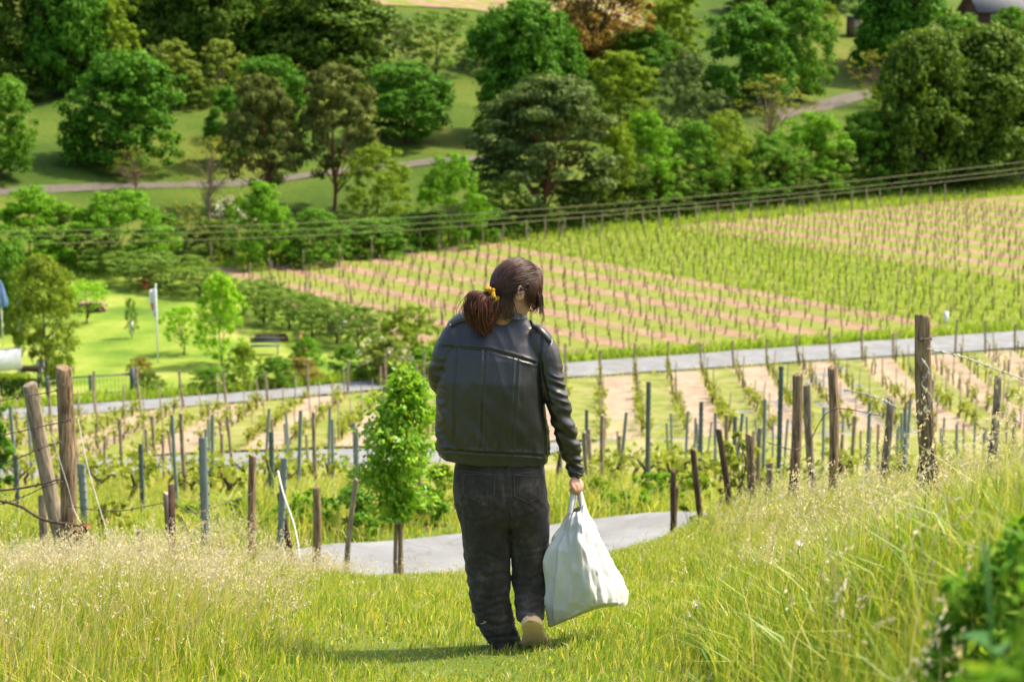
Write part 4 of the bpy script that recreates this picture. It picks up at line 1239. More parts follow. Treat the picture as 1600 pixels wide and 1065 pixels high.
rg = np.random.default_rng(11)
x, y = scatter(250000, 6.2, 21.0, rg)
k = off_path1(x, y); x, y = x[k], y[k]
u = path_u(x, y)
hh = sward(x, y) * rg.uniform(0.55, 1.25, len(x))
green = rg.uniform(size=len(x)) < np.where(np.abs(u) < 1.1, 0.5, 0.38)
me, _ = blade_mesh('meadow_grass', x[green], y[green], hh[green], rg.uniform(0.005, 0.010, green.sum()), LM['grass_green'], rg)
tag(obj('meadow_grass', me), 'bright green grass blades of the trodden slope around the person', 'grass', None, 'stuff')
st = ~green & (rg.uniform(size=len(x)) < np.where(np.abs(u) < 0.9, 0.12, 0.24))
me, _ = blade_mesh('dry_grass', x[st], y[st], hh[st] * 1.15, rg.uniform(0.003, 0.007, st.sum()), LM['straw'], rg, 0.6)
tag(obj('dry_grass', me), 'straw-coloured dry grass stems mixed into the slope', 'grass', None, 'stuff')
yl = ~green & ~st
me, _ = blade_mesh('yellow_grass', x[yl], y[yl], hh[yl], rg.uniform(0.005, 0.010, yl.sum()), LM['grass'], rg)
tag(obj('yellow_grass', me), 'yellow-green grass blades covering the slope', 'grass', None, 'stuff')
# flowering stems with pale heads: dense on the left and along the crest
x, y = scatter(30000, 7.3, 19.0, rg)
u = path_u(x, y)
p = np.where(u < -0.9, 0.42, np.where(u > 1.0, 0.26, 0.012)) * np.where((x < 0) & (y > 11), 1.4, 1.0)
clump = 0.35 + 0.95 * (np.sin(x * 2.3 + 1) * np.sin(y * 1.1 + 0.5) > -0.1)
k = (rg.uniform(size=len(x)) < p * clump) & off_path1(x, y); x, y = x[k], y[k]
hs = sward(x, y) * rg.uniform(1.05, 1.6, len(x)) + 0.06
me, tips = blade_mesh('flowering_stems', x, y, hs, np.full(len(x), 0.0032), LM['straw'], rg, 0.28, (0.2, 0))
tag(obj('flowering_stems', me), 'thin straw stems carrying the pale grass heads', 'grass', None, 'stuff')
tag(obj('grass_seed_heads', seed_heads(tips, rg, LM['seed'], 'grass_seed_heads', 0.07, 9)), 'pale feathery grass heads over the left slope and crest', 'grass', None, 'stuff')
# tall bank on the right, close to the camera
x, y = scatter(110000, 2.4, 9.0, rg, 0.29, 0.35, 0.3)
k = path_u(x, y) > 0.9; x, y = x[k], y[k]
hh = (0.17 + 0.20 * np.clip(x - 0.5, 0, 1) + 0.10 * (y < 4.2)) * rg.uniform(0.5, 1.25, len(x))
k = np.arange(len(x)) % 3 == 0
me, _ = blade_mesh('bank_grass', x[~k], y[~k], hh[~k], rg.uniform(0.006, 0.013, (~k).sum()), LM['grass_green'], rg)
tag(obj('bank_grass', me), 'lush blurred green grass on the near right bank', 'grass', None, 'stuff')
me, _ = blade_mesh('bank_dry_grass', x[k], y[k], hh[k] * 1.1, rg.uniform(0.004, 0.009, k.sum()), LM['grass'], rg)
tag(obj('bank_dry_grass', me), 'blurred yellowish grass on the near right bank', 'grass', None, 'stuff')
x, y = scatter(900, 3.0, 9.0, rg, 0.29, 0.3, 0.5)
k = path_u(x, y) > 1.0; x, y = x[k], y[k]
hs = 0.42 + 0.25 * rg.uniform(size=len(x))
me, tips = blade_mesh('bank_stems', x, y, hs, np.full(len(x), 0.004), LM['straw'], rg, 0.3, (0.15, 0))
tag(obj('bank_stems', me), 'blurred straw stems on the right bank', 'grass', None, 'stuff')
tag(obj('bank_seed_heads', seed_heads(tips, rg, LM['seed'], 'bank_seed_heads', 0.07, 12)), 'blurred pale grass heads on the near right bank', 'grass', None, 'stuff')
# far bank of the footpath and the verge below the near vines
x, y = scatter(60000, 19.0, 34.0, rg, 0.28, 1.0)
yc = np.interp(x, R1x, R1c)
k = y > yc + 1.3; x, y, yc = x[k], y[k], yc[k]
hh = np.interp(y - yc - 1.3, [0, 0.5, 3, 8], [0.08, 0.26, 0.34, 0.28]) * rg.uniform(0.35, 1.5, len(x)) * (1 + 0.3 * np.sin(x * 1.7))
k = rg.uniform(size=len(x)) < 0.4
me, _ = blade_mesh('verge_grass', x[k], y[k], hh[k], rg.uniform(0.012, 0.024, k.sum()), LM['grass_green'], rg, 0.9)
tag(obj('verge_grass', me), 'green grass on the bank beyond the footpath', 'grass', None, 'stuff')
me, _ = blade_mesh('verge_dry_grass', x[~k], y[~k], hh[~k] * 1.1, rg.uniform(0.010, 0.02, (~k).sum()), LM['grass'], rg, 0.8)
tag(obj('verge_dry_grass', me), 'yellowing grass on the bank beyond the footpath', 'grass', None, 'stuff')
# ground cover among the near and middle vines
x, y = scatter(52000, 33.0, 100.0, rg, 0.27, 1.0)
k = ((y < road2_near(x) - 0.3) | (y > road2_far(x) + 0.3)) & (y < road3_near(x) - 0.3)
x, y = x[k], y[k]
ph = ((x - M_SLOPE * y + 1.25) / (2 * M_SP)) % 1.0
midp = y > road2_far(x)
row_d = np.abs((((x - M_SLOPE * y + 1.25) / M_SP) + 0.5) % 1.0 - 0.5)
edge3 = np.minimum(np.abs(y - road3_near(x)), np.abs(y - road2_far(x))) < 1.0
k = ~midp | ((ph < 0.46) & (rg.uniform(size=len(x)) < 0.5)) | (row_d < 0.10) | edge3
x, y, midp, row_d, edge3 = x[k], y[k], midp[k], row_d[k], edge3[k]
hh = np.where(midp, np.where((row_d < 0.10), 0.32, np.where(edge3, 0.3, 0.08)), np.interp(y, [33, 45, 56], [0.26, 0.22, 0.06])) * rg.uniform(0.5, 1.4, len(x))
me, _ = blade_mesh('vineyard_grass', x, y, hh, rg.uniform(0.03, 0.06, len(x)), LM['grass'], rg)
tag(obj('vineyard_grass', me), 'yellow-green grass and weeds between the vines below the upper road', 'grass', None, 'stuff')
# overgrown rows of the far vineyard
n_ = rg.uniform(B_LO - 0.5, B_HI + 0.5, 60000); t_ = rg.uniform(-150, 20, 60000)
n_ = np.round(n_ / F_SP) * F_SP + rg.normal(size=len(n_)) * 0.42 + 0.4
x = FNRM[0] * n_ + FDIR[0] * t_; y = FNRM[1] * n_ + FDIR[1] * t_
k = (y > road3_far(x) + 1.5) & (y < tree_line(x) - 4) & (np.abs(x) < 0.27 * y + 3)
x, y = x[k], y[k]
me, _ = blade_mesh('tall_row_grass', x, y, rg.uniform(0.15, 0.5, len(x)), rg.uniform(0.07, 0.13, len(x)), LM['field_grass'], rg)
tag(obj('tall_row_grass', me), 'tall fresh green grass filling the middle rows of the far vineyard', 'grass', None, 'stuff')
# weeds along the remaining far rows, the upper field edge and the road verge
n_ = rg.integers(0, 70, 26000) * F_SP * 1.0 + 0.4; t_ = rg.uniform(-155, 40, 26000)
odd = (np.round(n_ / F_SP).astype(int) % 2)
n_ = n_ + rg.normal(size=len(n_)) * 0.35 + np.where(odd == 1, 0.5, -0.3)
x = FNRM[0] * n_ + FDIR[0] * t_; y = FNRM[1] * n_ + FDIR[1] * t_
k = (y > road3_far(x) + 1.5) & (y < tree_line(x) - 4) & (np.abs(x) < 0.27 * y + 3) & (x > left_edge(y) + 0.5)
x, y = x[k], y[k]
me, _ = blade_mesh('far_row_weeds', x, y, rg.uniform(0.1, 0.32, len(x)), rg.uniform(0.05, 0.11, len(x)), LM['grass'], rg)
tag(obj('far_row_weeds', me), 'short weeds between the stocks of the far vineyard', 'grass', None, 'stuff')
x = rg.uniform(-40, 60, 22000)
w_ = rg.uniform(size=len(x))
y = np.where(w_ < 0.6, tree_line(x) - rg.uniform(-2, 5, len(x)), road3_far(x) + rg.uniform(0.2, 1.8, len(x)))
k = np.abs(x) < 0.27 * y + 3
x, y = x[k], y[k]
me, _ = blade_mesh('field_edge_grass', x, y, rg.uniform(0.2, 0.7, len(x)), rg.uniform(0.07, 0.13, len(x)), LM['field_grass'], rg)
tag(obj('field_edge_grass', me), 'green grass verge along the upper edge of the far vineyard and its road', 'grass', None, 'stuff')

# leafy weeds on the right bank
M_WEED = mat_leaf('weed_leaf', [(0.035, 0.12, 0.012), (0.06, 0.18, 0.02), (0.10, 0.24, 0.03)], 0.4, 0.4, 0.4)
def broadleaf(mb, p, d, up, L, W):
    """a folded, pointed leaf from p along d"""
    d = unit(np.array(d, float)); s = unit(np.cross(d, up)); u_ = np.cross(s, d)
    ts = np.linspace(0, 1, 6); wd = np.array([0.06, 0.7, 1.0, 0.85, 0.5, 0.03]) * W / 2
    c = p + d * (ts * L)[:, None] - np.array([0, 0, 1]) * (0.25 * L * ts ** 2)[:, None]
    Vv = np.concatenate([c + s * wd[:, None] + u_ * (wd * 0.4)[:, None], c, c - s * wd[:, None] + u_ * (wd * 0.4)[:, None]])
    q = []
    for i in range(5):
        q += [[i, i + 6, i + 7, i + 1], [i + 6, i + 12, i + 13, i + 7]]
    mb.add(Vv, q)
def weed(label, x, y, h, n, L, seed):
    rng = np.random.default_rng(seed)
    e = empty('leafy_weed', (x, y, tz(x, y)))
    stem = smooth_pts([(0, 0, -0.03), (rng.normal() * 0.03, rng.normal() * 0.03, h * 0.5), (rng.normal() * 0.05, rng.normal() * 0.05, h)], 4)
    MB().tube(stem, np.linspace(0.006, 0.003, len(stem)), 6).build('stem', M_WEED, e, True)
    for i in range(n):
        t = (i + 0.5) / n; p = stem[int(t * (len(stem) - 1))]
        th = i * 2.4 + rng.normal() * 0.3
        mb = MB(); broadleaf(mb, p, (math.cos(th), math.sin(th), rng.uniform(0.1, 0.7)), (0, 0, 1), L * rng.uniform(0.7, 1.2) * (1.15 - 0.5 * t), L * 0.45)
        mb.build('leaf', M_WEED, e, True)
    tag(e, label, 'weed', 'leafy weeds on the right bank')
weed('small leafy weed between grass stems right of the bag', 1.05, 6.2, 0.22, 8, 0.08, 5)
weed('low leafy weed beside the pink flowers on the bank', 1.5, 6.4, 0.26, 9, 0.09, 6)
weed('strongly blurred tall leafy weed rising at the right over the grass bank', 0.545, 2.4, 1.02, 16, 0.085, 3)

# wildflowers
M_PINK = mat_simple('pink_petal', [(0.3, (0.55, 0.44, 0.52, 1)), (0.7, (0.7, 0.6, 0.68, 1))], 20, 0.6, 0.2)
M_STEM = mat_simple('flower_stem', [(0.3, (0.07, 0.14, 0.02, 1)), (0.7, (0.14, 0.22, 0.04, 1))], 20, 0.7, 0.2)
def flower_meshes():
    st = MB().tube(smooth_pts([(0, 0, -0.02), (0.01, 0, 0.5), (0.03, 0.01, 1.0)], 3), 0.0028, 5).mesh('stem', M_STEM)
    mb = MB()
    for i in range(7):
        a = i * 6.283 / 7
        mb.add(np.array([(0, 0, 0), (0.006 * math.cos(a + 0.5), 0.006 * math.sin(a + 0.5), 0.004), (0.017 * math.cos(a), 0.017 * math.sin(a), 0.008), (0.006 * math.cos(a - 0.5), 0.006 * math.sin(a - 0.5), 0.004)]), [[0, 1, 2, 3]])
    return st, mb.mesh('petals', M_PINK)
fst, fpt = flower_meshes()
fl = [(1250, 850, 7.8), (1182, 882, 9.5), (1222, 872, 9.0), (1185, 905, 8.8), (1122, 918, 9.2), (1128, 905, 9.6), (1207, 940, 7.9), (1170, 935, 8.2), (1205, 935, 8.6), (1200, 1038, 6.9),
      (1145, 1055, 7.2), (1140, 1002, 7.6), (1090, 945, 8.8), (1260, 830, 10.5), (150, 935, 9.6), (420, 1010, 8.4), (428, 985, 8.6)]
for q, (a, b, Y) in enumerate(fl):
    t = at(a, b, Y); g = tz(t[0], Y); hgt = max(0.12, t[2] - g)
    e = empty('wildflower', (t[0] - 0.03, Y, t[2] - hgt))
    s = obj('stem', fst, e); s.scale = (1, 1, hgt)
    f = obj('petals', fpt, e, (0.03, 0.01, hgt)); f.scale = (1.25, 1.25, 1.25); f.rotation_euler = (0.6, 0.2, q)
    tag(e, ('pale violet wildflower in the right grass bank, %s from the top' % nth(1 + sorted([(v[1], v[0]) for v in fl if v[0] > 800]).index((b, a)))) if a > 800
        else 'pale violet wildflower in the left grass, %s' % ('nearest the left edge' if a < 300 else 'lower of two near the middle' if b > 1000 else 'upper of two near the middle'), 'flower', 'pale violet wildflowers')

# ------------------------------------------------------------------ sapling by the footpath
LM['sapling'] = mat_leaf('leaf_sapling', [(0.12, 0.32, 0.015), (0.22, 0.43, 0.025), (0.40, 0.52, 0.05)], 0.42, 0.45, 0.35, 0.3, 2.0)
rs = np.random.default_rng(21)
sg = at(624, 872, 19.6); sx = sg[0]; sy = 19.6; sz = tz(sx, sy)
Hs = at(645, 574, sy)[2] - sz
sap = empty('sapling', (sx, sy, sz))
px_m = sy / (F_PX * _cp)
trunk = smooth_pts([(0, 0, -0.1), (0.01, 0, 0.3 * Hs), (-0.02, 0, 0.55 * Hs), (0.05, 0.0, 0.8 * Hs), (0.10, 0, 0.97 * Hs)], 5)
MB().tube(trunk, np.linspace(0.026, 0.004, len(trunk)), 7).build('trunk', M_BARK_PALE, sap, True)
zz0 = 0.37 * Hs
prof_z = np.array([0.0, 0.08, 0.22, 0.4, 0.55, 0.7, 0.82, 0.92, 1.0])
prof_l = np.array([-14, -42, -60, -68, -66, -52, -22, -2, 8]) * px_m
prof_r = np.array([20, 44, 58, 62, 62, 60, 52, 34, 18]) * px_m
leafm = MB(); twig = MB()
for i in range(210):
    t = rs.uniform(0, 1) ** 0.9
    l_, r_ = np.interp(t, prof_z, prof_l), np.interp(t, prof_z, prof_r)
    cx = (l_ + r_) / 2; rx = (r_ - l_) / 2
    th = rs.uniform(0, 6.28); rr = rx * rs.uniform(0.35, 1.12) * (1 + 0.22 * math.sin(9 * t + 2 * th))
    tip = np.array([cx + rr * math.cos(th), rr * math.sin(th), zz0 + t * (Hs - zz0) - 0.03])
    root = trunk[int(np.clip((zz0 + t * (Hs - zz0) - 0.12) / Hs, 0.25, 0.95) * (len(trunk) - 1))]
    twig.tube([root, (root + tip) / 2 + [0, 0, 0.03], tip], [0.005, 0.004, 0.002], 4, False)
    # compound leaf: leaflets along the drooping end
    d = unit(tip - root + np.array([0, 0, -0.02]))
    for m_ in range(32):
        s_ = rs.uniform(0.35, 1.1)
        p = root + (tip - root) * s_ + rs.normal(size=3) * 0.045 + np.array([0, 0, -0.02 * s_])
        dd = unit(d * 0.7 + rs.normal(size=3) * 0.6 + np.array([0, 0, -0.35]))
        L = rs.uniform(0.05, 0.085); sd = unit(np.cross(dd, rs.normal(size=3))) * L * 0.27
        nn = np.cross(sd, dd) * 0.35
        leafm.add(np.array([p, p + dd * L * 0.45 + sd + nn, p + dd * L, p + dd * L * 0.45 - sd + nn]), [[0, 1, 2, 3]])
twig.build('branches', M_BARK_PALE, sap)
leafm.build('crown', LM['sapling'], sap)
tag(sap, 'bright green young tree with drooping leaflets beside the footpath', 'tree')
for q, (dx, dy, lab) in enumerate([(-0.028, -0.02, 'left wooden stake tied to the young tree'), (0.032, 0.03, 'right wooden stake tied to the young tree')]):
    o = obj('wooden_stake', wood_post_mesh(0.34 * Hs + 0.05 * q, 0.019, np.random.default_rng(30 + q), 10, M_BARK_PALE, 0.25), None, (sx + dx, sy + dy, tz(sx + dx, sy + dy)))
    tag(o, lab, 'stake', 'stakes at the young tree')
a = np.linspace(0, 2 * np.pi, 20)
M_TIE = mat_simple('tie_strap', [(0.3, (0.14, 0.15, 0.17, 1)), (0.7, (0.26, 0.27, 0.3, 1))], 10, 0.7, 0.3)
tv = []
for zz in (0.0, 0.05):
    tv.append(np.stack([0.002 + 0.062 * np.cos(a), 0.005 + 0.06 * np.sin(a), np.full(20, zz)], 1))
tv = np.concatenate(tv); q = [[i, i + 1, 21 + i, 20 + i] for i in range(19)]
o = obj('tie_strap', mesh_np('tie_strap', tv, [q], M_TIE, True), None, (sx, sy, sz + 0.30 * Hs))
tag(o, 'grey strap tying the young tree to its two stakes', 'strap')

def leafy_bush(name, label, px, top, base, wpx, Y, mat, n, ls, seed, cat='shrub', group=None, z=None):
    b = at(px, base, Y); rng = np.random.default_rng(seed)
    s_ = Y / (F_PX * _cp); W = wpx * s_; H = (base - top) * s_
    gz = tz(b[0], Y) if z is None else z
    H = max(H, at(px, top, Y)[2] - gz)
    C, P, nrm = crown_points(rng, H, W, H * 0.02, 'bush', max(10, n // 30), min(W, H) * 0.16, 30, 0.7)
    e = empty(name, (b[0], Y, gz))
    obj('stems', limb_mesh(rng, H, H * 0.05, C, 12, 0.012, 'stems', M_BARK), e)
    Vl, Ql = leaf_quads(P, nrm, ls, rng, 0.6)
    obj('foliage', mesh_np('foliage', Vl, [Ql], mat), e)
    tag(e, label, cat, group)
    return e
GB = 'bushes on the bank beyond the footpath'
leafy_bush('shrub', 'low dark green bush left of the sapling beyond the footpath', 560, 795, 862, 120, 22.6, LM['mid'], 1700, 0.06, 1, group=GB)
leafy_bush('shrub', 'low dark green bush behind the sapling stakes', 650, 790, 850, 110, 23.2, LM['mid'], 1500, 0.06, 2, group=GB)
leafy_bush('shrub', 'green weed clump at the path edge right of the bag', 975, 775, 812, 110, 24.6, LM['bright'], 1100, 0.06, 3, group=GB)
leafy_bush('shrub', 'yellow-green weed clump left of the leg of the person', 690, 745, 830, 70, 24.5, LM['light'], 1100, 0.06, 4, group=GB)
for q, (a_, t_, b2, w2, Y2, mt, lab) in enumerate([(300, 790, 840, 90, 24.0, 'light', 'loose yellow-green weed clump behind the wide steel post'), (380, 800, 846, 80, 23.5, 'mid', 'green weed clump behind the upright brown post'),
        (470, 790, 846, 110, 23.2, 'bright', 'broad green weed clump behind the short brown post'), (745, 770, 835, 60, 24.5, 'olive', 'olive weed clump half hidden by the jeans'), (930, 752, 806, 80, 25.5, 'light', 'pale green weed clump right of the hand'),
        (1030, 745, 800, 90, 26.0, 'bright', 'green weed clump behind the split stub post'), (1085, 740, 800, 80, 26.5, 'light', 'yellow-green weed clump behind the slim dark post'), (180, 800, 850, 80, 24.0, 'olive', 'olive weed clump behind the dry leaf heap')]):
    leafy_bush('weed_clump', lab, a_, t_, b2, w2, Y2, LM[mt], 800, 0.055, 70 + q, 'weed', GB)
leafy_bush('conifer_bush', 'dark conifer bush cut by the left picture edge', -4, 622, 720, 46, 30.0, LM['mid'], 2200, 0.07, 5)
GV = 'pale vine shoots between the right posts'
for q, (a, b, c, w, Y, lab) in enumerate([(1078, 770, 845, 46, 20.4, 'pale yellow-green vine shoot between the slim dark posts'),
        (1140, 690, 760, 60, 19.4, 'pale yellow-green vine shoot around the backward-leaning post'),
        (1160, 655, 700, 70, 19.0, 'pale yellow-green vine shoot above the short round post'),
        (1122, 780, 850, 40, 19.9, 'small pale vine shoot at the foot of the leaning post'),
        (345, 845, 880, 60, 16.4, 'low yellow-green weed at the foot of the wide steel post')]):
    leafy_bush('vine_shoot', lab, a, b, c, w, Y, LM['vine'], 240, 0.06, 50 + q, 'vine', GV if q < 4 else None)
LM['deadleaf'] = mat_leaf('dead_leaf', [(0.09, 0.05, 0.03), (0.2, 0.12, 0.08), (0.5, 0.22, 0.04)], 0.2)
leafy_bush('leaf_heap', 'heap of dry brown leaves caught at the crossed posts', 130, 812, 860, 52, 15.8, LM['deadleaf'], 260, 0.07, 60, 'leaf heap')

LM['weedbush'] = mat_leaf('leaf_weedbush', [(0.06, 0.20, 0.014), (0.16, 0.33, 0.025), (0.34, 0.46, 0.06)], 0.45, 0.7, 0.08)
GR = 'blurred leafy bushes in the near right corner'
for q, (x_, y_, h_, w_, lab) in enumerate([(0.60, 1.95, 1.10, 0.46, 'strongly blurred dense green bush filling the bottom right corner'),
        (0.80, 2.6, 0.86, 0.44, 'blurred green bush at the right picture edge above the corner bush'),
        (0.63, 2.9, 0.42, 0.40, 'low blurred bush left of the corner bush'),
        (1.00, 3.7, 0.42, 0.40, 'blurred green bush at the right edge, topmost of the near ones')]):
    rng = np.random.default_rng(90 + q)
    C, P, nrm = crown_points(rng, h_, w_, 0.01, 'bush', 150, 0.05, 30, 0.6)
    e = empty('leafy_bush', (x_, y_, tz(x_, y_)))
    obj('stems', limb_mesh(rng, h_, 0.03, C, 16, 0.006, 'stems', M_STEM), e)
    Vl, Ql = leaf_quads(P, unit(nrm + rng.normal(size=P.shape) * 0.6), 0.04, rng, 0.32)
    obj('foliage', mesh_np('foliage', Vl, [Ql], LM['weedbush']), e)
    tag(e, lab, 'bush', GR)

# ------------------------------------------------------------------ person
PY0 = 8.6
def W(px, py, dy=0.0):
    return at(px, py, PY0 + dy)
PM = PY0 / (F_PX * _cp) * 1.012           # metres per photo pixel at the person

def loft(rings, n=36, power=2.4):
    """rings: (px_left, px_right, py, half depth, dy, tilt); horizontal super-ellipses"""
    a = np.linspace(0, 2 * np.pi, n, endpoint=False)
    ca = np.sign(np.cos(a)) * np.abs(np.cos(a)) ** (2 / power); sa = np.sign(np.sin(a)) * np.abs(np.sin(a)) ** (2 / power)
    V = []
    for l_, r_, py, hd, dy, tilt in rings:
        c = W((l_ + r_) / 2, py, dy); hw = (r_ - l_) / 2 * PM
        V.append(np.stack([c[0] + hw * ca, c[1] + hd * sa, c[2] - tilt * hw * ca + 0 * a], 1))
    m = len(rings)
    V = np.concatenate(V + [V[0].mean(0)[None], V[-1].mean(0)[None]])
    i = np.arange(m - 1)[:, None] * n; j = np.arange(n)[None]; j2 = (j + 1) % n
    Q = np.stack([i + j, i + j2, i + n + j2, i + n + j], -1).reshape(-1, 4)
    jj = np.arange(n)
    T_ = np.concatenate([np.stack([np.full(n, m * n), (jj + 1) % n, jj], 1), np.stack([np.full(n, m * n + 1), (m - 1) * n + jj, (m - 1) * n + (jj + 1) % n], 1)])
    return V, Q, T_

def ball(c, r, n=12):
    c = np.asarray(c, float); r = np.broadcast_to(np.asarray(r, float), (3,))
    th = np.linspace(0, np.pi, n + 1)[1:-1]; ph = np.linspace(0, 2 * np.pi, 2 * n, endpoint=False)
    V = np.stack([np.sin(th)[:, None] * np.cos(ph), np.sin(th)[:, None] * np.sin(ph), np.cos(th)[:, None] + 0 * ph], -1).reshape(-1, 3)
    V = np.concatenate([V, [[0, 0, 1]], [[0, 0, -1]]])
    m = n - 1; k = 2 * n
    i = np.arange(m - 1)[:, None] * k; j = np.arange(k)[None]; j2 = (j + 1) % k
    Q = np.stack([i + j, i + k + j, i + k + j2, i + j2], -1).reshape(-1, 4)
    jj = np.arange(k); jn = (jj + 1) % k
    T_ = np.concatenate([np.stack([np.full(k, m * k), jj, jn], 1), np.stack([np.full(k, m * k + 1), (m - 1) * k + jn, (m - 1) * k + jj], 1)])
    return V * r + c, Q, T_

def capsule_tube(mb, pts, radii, n=16, k=5):
    P = smooth_pts(pts, k); rr = np.interp(np.linspace(0, 1, len(P)), np.linspace(0, 1, len(radii)), radii)
    mb.tube(P, rr, n)
    mb.add(*ball(P[0], rr[0] * 0.99)); mb.add(*ball(P[-1], rr[-1] * 0.99))

def remesh(mb, name, voxel, mat, smooth_it=4, factor=0.5):
    me = mb.mesh(name + '_raw')
    o = bpy.data.objects.new(name + '_raw', me); COL.objects.link(o)
    m = o.modifiers.new('r', 'REMESH'); m.mode = 'VOXEL'; m.voxel_size = voxel
    s = o.modifiers.new('s', 'SMOOTH'); s.factor = factor; s.iterations = smooth_it
    dg = bpy.context.evaluated_depsgraph_get(); dg.update()
    out = bpy.data.meshes.new_from_object(o.evaluated_get(dg))
    out.name = name
    bpy.data.objects.remove(o); bpy.data.meshes.remove(me)
    out.materials.clear(); out.materials.append(mat)
    out.polygons.foreach_set('use_smooth', np.ones(len(out.polygons), dtype=bool))
    return out

def verts(me):
    n = len(me.vertices); a = np.empty(n * 3, np.float32); me.vertices.foreach_get('co', a)
    b = np.empty(n * 3, np.float32); me.vertices.foreach_get('normal', b)
    return a.reshape(-1, 3).astype(float), b.reshape(-1, 3).astype(float)
def set_verts(me, V):
    me.vertices.foreach_set('co', np.asarray(V, np.float32).ravel()); me.update()

def pn(P, scale, seed=0.0):
    """perlin noise at points, scale per axis"""
    S = np.asarray(scale, float)
    Q_ = P * S + seed
    return np.array([mnoise.noise(Vector(q)) for q in Q_])

def seg_dist(px, py, poly):
    d = np.full(len(px), 1e9)
    for (x0, y0), (x1, y1) in zip(poly[:-1], poly[1:]):
        L2 = (x1 - x0) ** 2 + (y1 - y0) ** 2
        t = np.clip(((px - x0) * (x1 - x0) + (py - y0) * (y1 - y0)) / L2, 0, 1)
        d = np.minimum(d, np.hypot(px - x0 - t * (x1 - x0), py - y0 - t * (y1 - y0)))
    return d

# materials
def mat_skin():
    m, nt, out = newmat('skin')
    oc = objcoord(nt)
    f = noise_tex(nt, 30, 4, 0.6, oc)
    c = ramp(nt, f, [(0.3, (0.52, 0.25, 0.16, 1)), (0.7, (0.66, 0.36, 0.25, 1))])
    p = principled(nt, out, c, 0.5, 0.35, f, 0.1, 0.002)
    p.inputs['Subsurface Weight'].default_value = 0.15
    p.inputs['Subsurface Radius'].default_value = (0.012, 0.005, 0.003)
    return m
M_SKIN = mat_skin()
def mat_leather():
    m, nt, out = newmat('black_leather')
    oc = objcoord(nt)
    v = N(nt, 'ShaderNodeTexVoronoi'); v.inputs['Scale'].default_value = 420
    nt.links.new(oc, v.inputs['Vector'])
    f = noise_tex(nt, 9, 5, 0.6, oc)
    g = noise_tex(nt, 60, 4, 0.6, oc)
    c = ramp(nt, f, [(0.3, (0.011, 0.0095, 0.008, 1)), (0.7, (0.025, 0.021, 0.018, 1))])
    c = mixc(nt, math_n(nt, 'MULTIPLY', math_n(nt, 'GREATER_THAN', g, 0.68), 0.35), c, (0.055, 0.05, 0.045, 1))
    r = math_n(nt, 'ADD', math_n(nt, 'MULTIPLY', f, 0.25), 0.29)
    hgt = math_n(nt, 'ADD', math_n(nt, 'MULTIPLY', v.outputs['Distance'], 0.25), math_n(nt, 'MULTIPLY', g, 0.75))
    p = principled(nt, out, c, r, 0.55, hgt, 0.22, 0.004)
    p.inputs['IOR'].default_value = 1.55
    p.inputs['Coat Weight'].default_value = 0.12
    p.inputs['Coat Roughness'].default_value = 0.35
    return m
M_LEATHER = mat_leather()
def mat_denim():
    m, nt, out = newmat('black_denim')
    oc = objcoord(nt)
    f = noise_tex(nt, 11, 5, 0.65, oc)
    w = noise_tex(nt, 500, 2, 0.5, oc)
    mp = N(nt, 'ShaderNodeMapping'); mp.inputs['Scale'].default_value = (1, 1, 0.12)
    nt.links.new(oc, mp.inputs['Vector'])
    st = noise_tex(nt, 160, 3, 0.6, mp.outputs[0])
    ff = math_n(nt, 'ADD', math_n(nt, 'MULTIPLY', f, 0.7), math_n(nt, 'MULTIPLY', st, 0.3))
    c = ramp(nt, ff, [(0.32, (0.020, 0.016, 0.0135, 1)), (0.52, (0.044, 0.036, 0.031, 1)), (0.70, (0.115, 0.097, 0.085, 1))])
    p = principled(nt, out, c, 0.85, 0.25, w, 0.25, 0.002)
    p.inputs['Sheen Weight'].default_value = 0.1
    p.inputs['Sheen Roughness'].default_value = 0.5
    return m
M_DENIM = mat_denim()
def mat_hair():
    m, nt, out = newmat('auburn_hair')
    g = N(nt, 'ShaderNodeNewGeometry')
    oc = objcoord(nt)
    f = noise_tex(nt, 14, 3, 0.6, oc)
    ff = math_n(nt, 'ADD', math_n(nt, 'MULTIPLY', g.outputs['Random Per Island'], 0.65), math_n(nt, 'MULTIPLY', f, 0.35))
    c = ramp(nt, ff, [(0.12, (0.022, 0.008, 0.006, 1)), (0.45, (0.07, 0.022, 0.012, 1)), (0.75, (0.20, 0.058, 0.024, 1)), (0.92, (0.42, 0.14, 0.05, 1))])
    p = principled(nt, out, c, 0.48, 0.4)
    p.inputs['Anisotropic'].default_value = 0.4
    return m
M_HAIR = mat_hair()
M_MUSTARD = mat_simple('mustard_cloth', [(0.3, (0.36, 0.19, 0.015, 1)), (0.7, (0.55, 0.31, 0.03, 1))], 60, 0.8, 0.2, 0.3, 0.003)
M_SOLE = mat_simple('tan_sole', [(0.3, (0.72, 0.46, 0.24, 1)), (0.7, (0.84, 0.6, 0.36, 1))], 30, 0.75, 0.3, 0.2, 0.003)
M_SHOE = mat_simple('suede_upper', [(0.3, (0.12, 0.085, 0.06, 1)), (0.7, (0.2, 0.15, 0.11, 1))], 40, 0.9, 0.15, 0.3, 0.003)
M_CANVAS = mat_simple('white_canvas', [(0.3, (0.54, 0.53, 0.50, 1)), (0.7, (0.66, 0.65, 0.62, 1))], 8, 0.85, 0.15, 0.15, 0.004)
M_EYE = mat_simple('eye_white', [(0.3, (0.7, 0.68, 0.66, 1)), (0.7, (0.8, 0.78, 0.76, 1))], 5, 0.3, 0.5)
M_IRIS = mat_simple('iris', [(0.3, (0.03, 0.02, 0.012, 1)), (0.7, (0.08, 0.05, 0.03, 1))], 50, 0.3, 0.5)
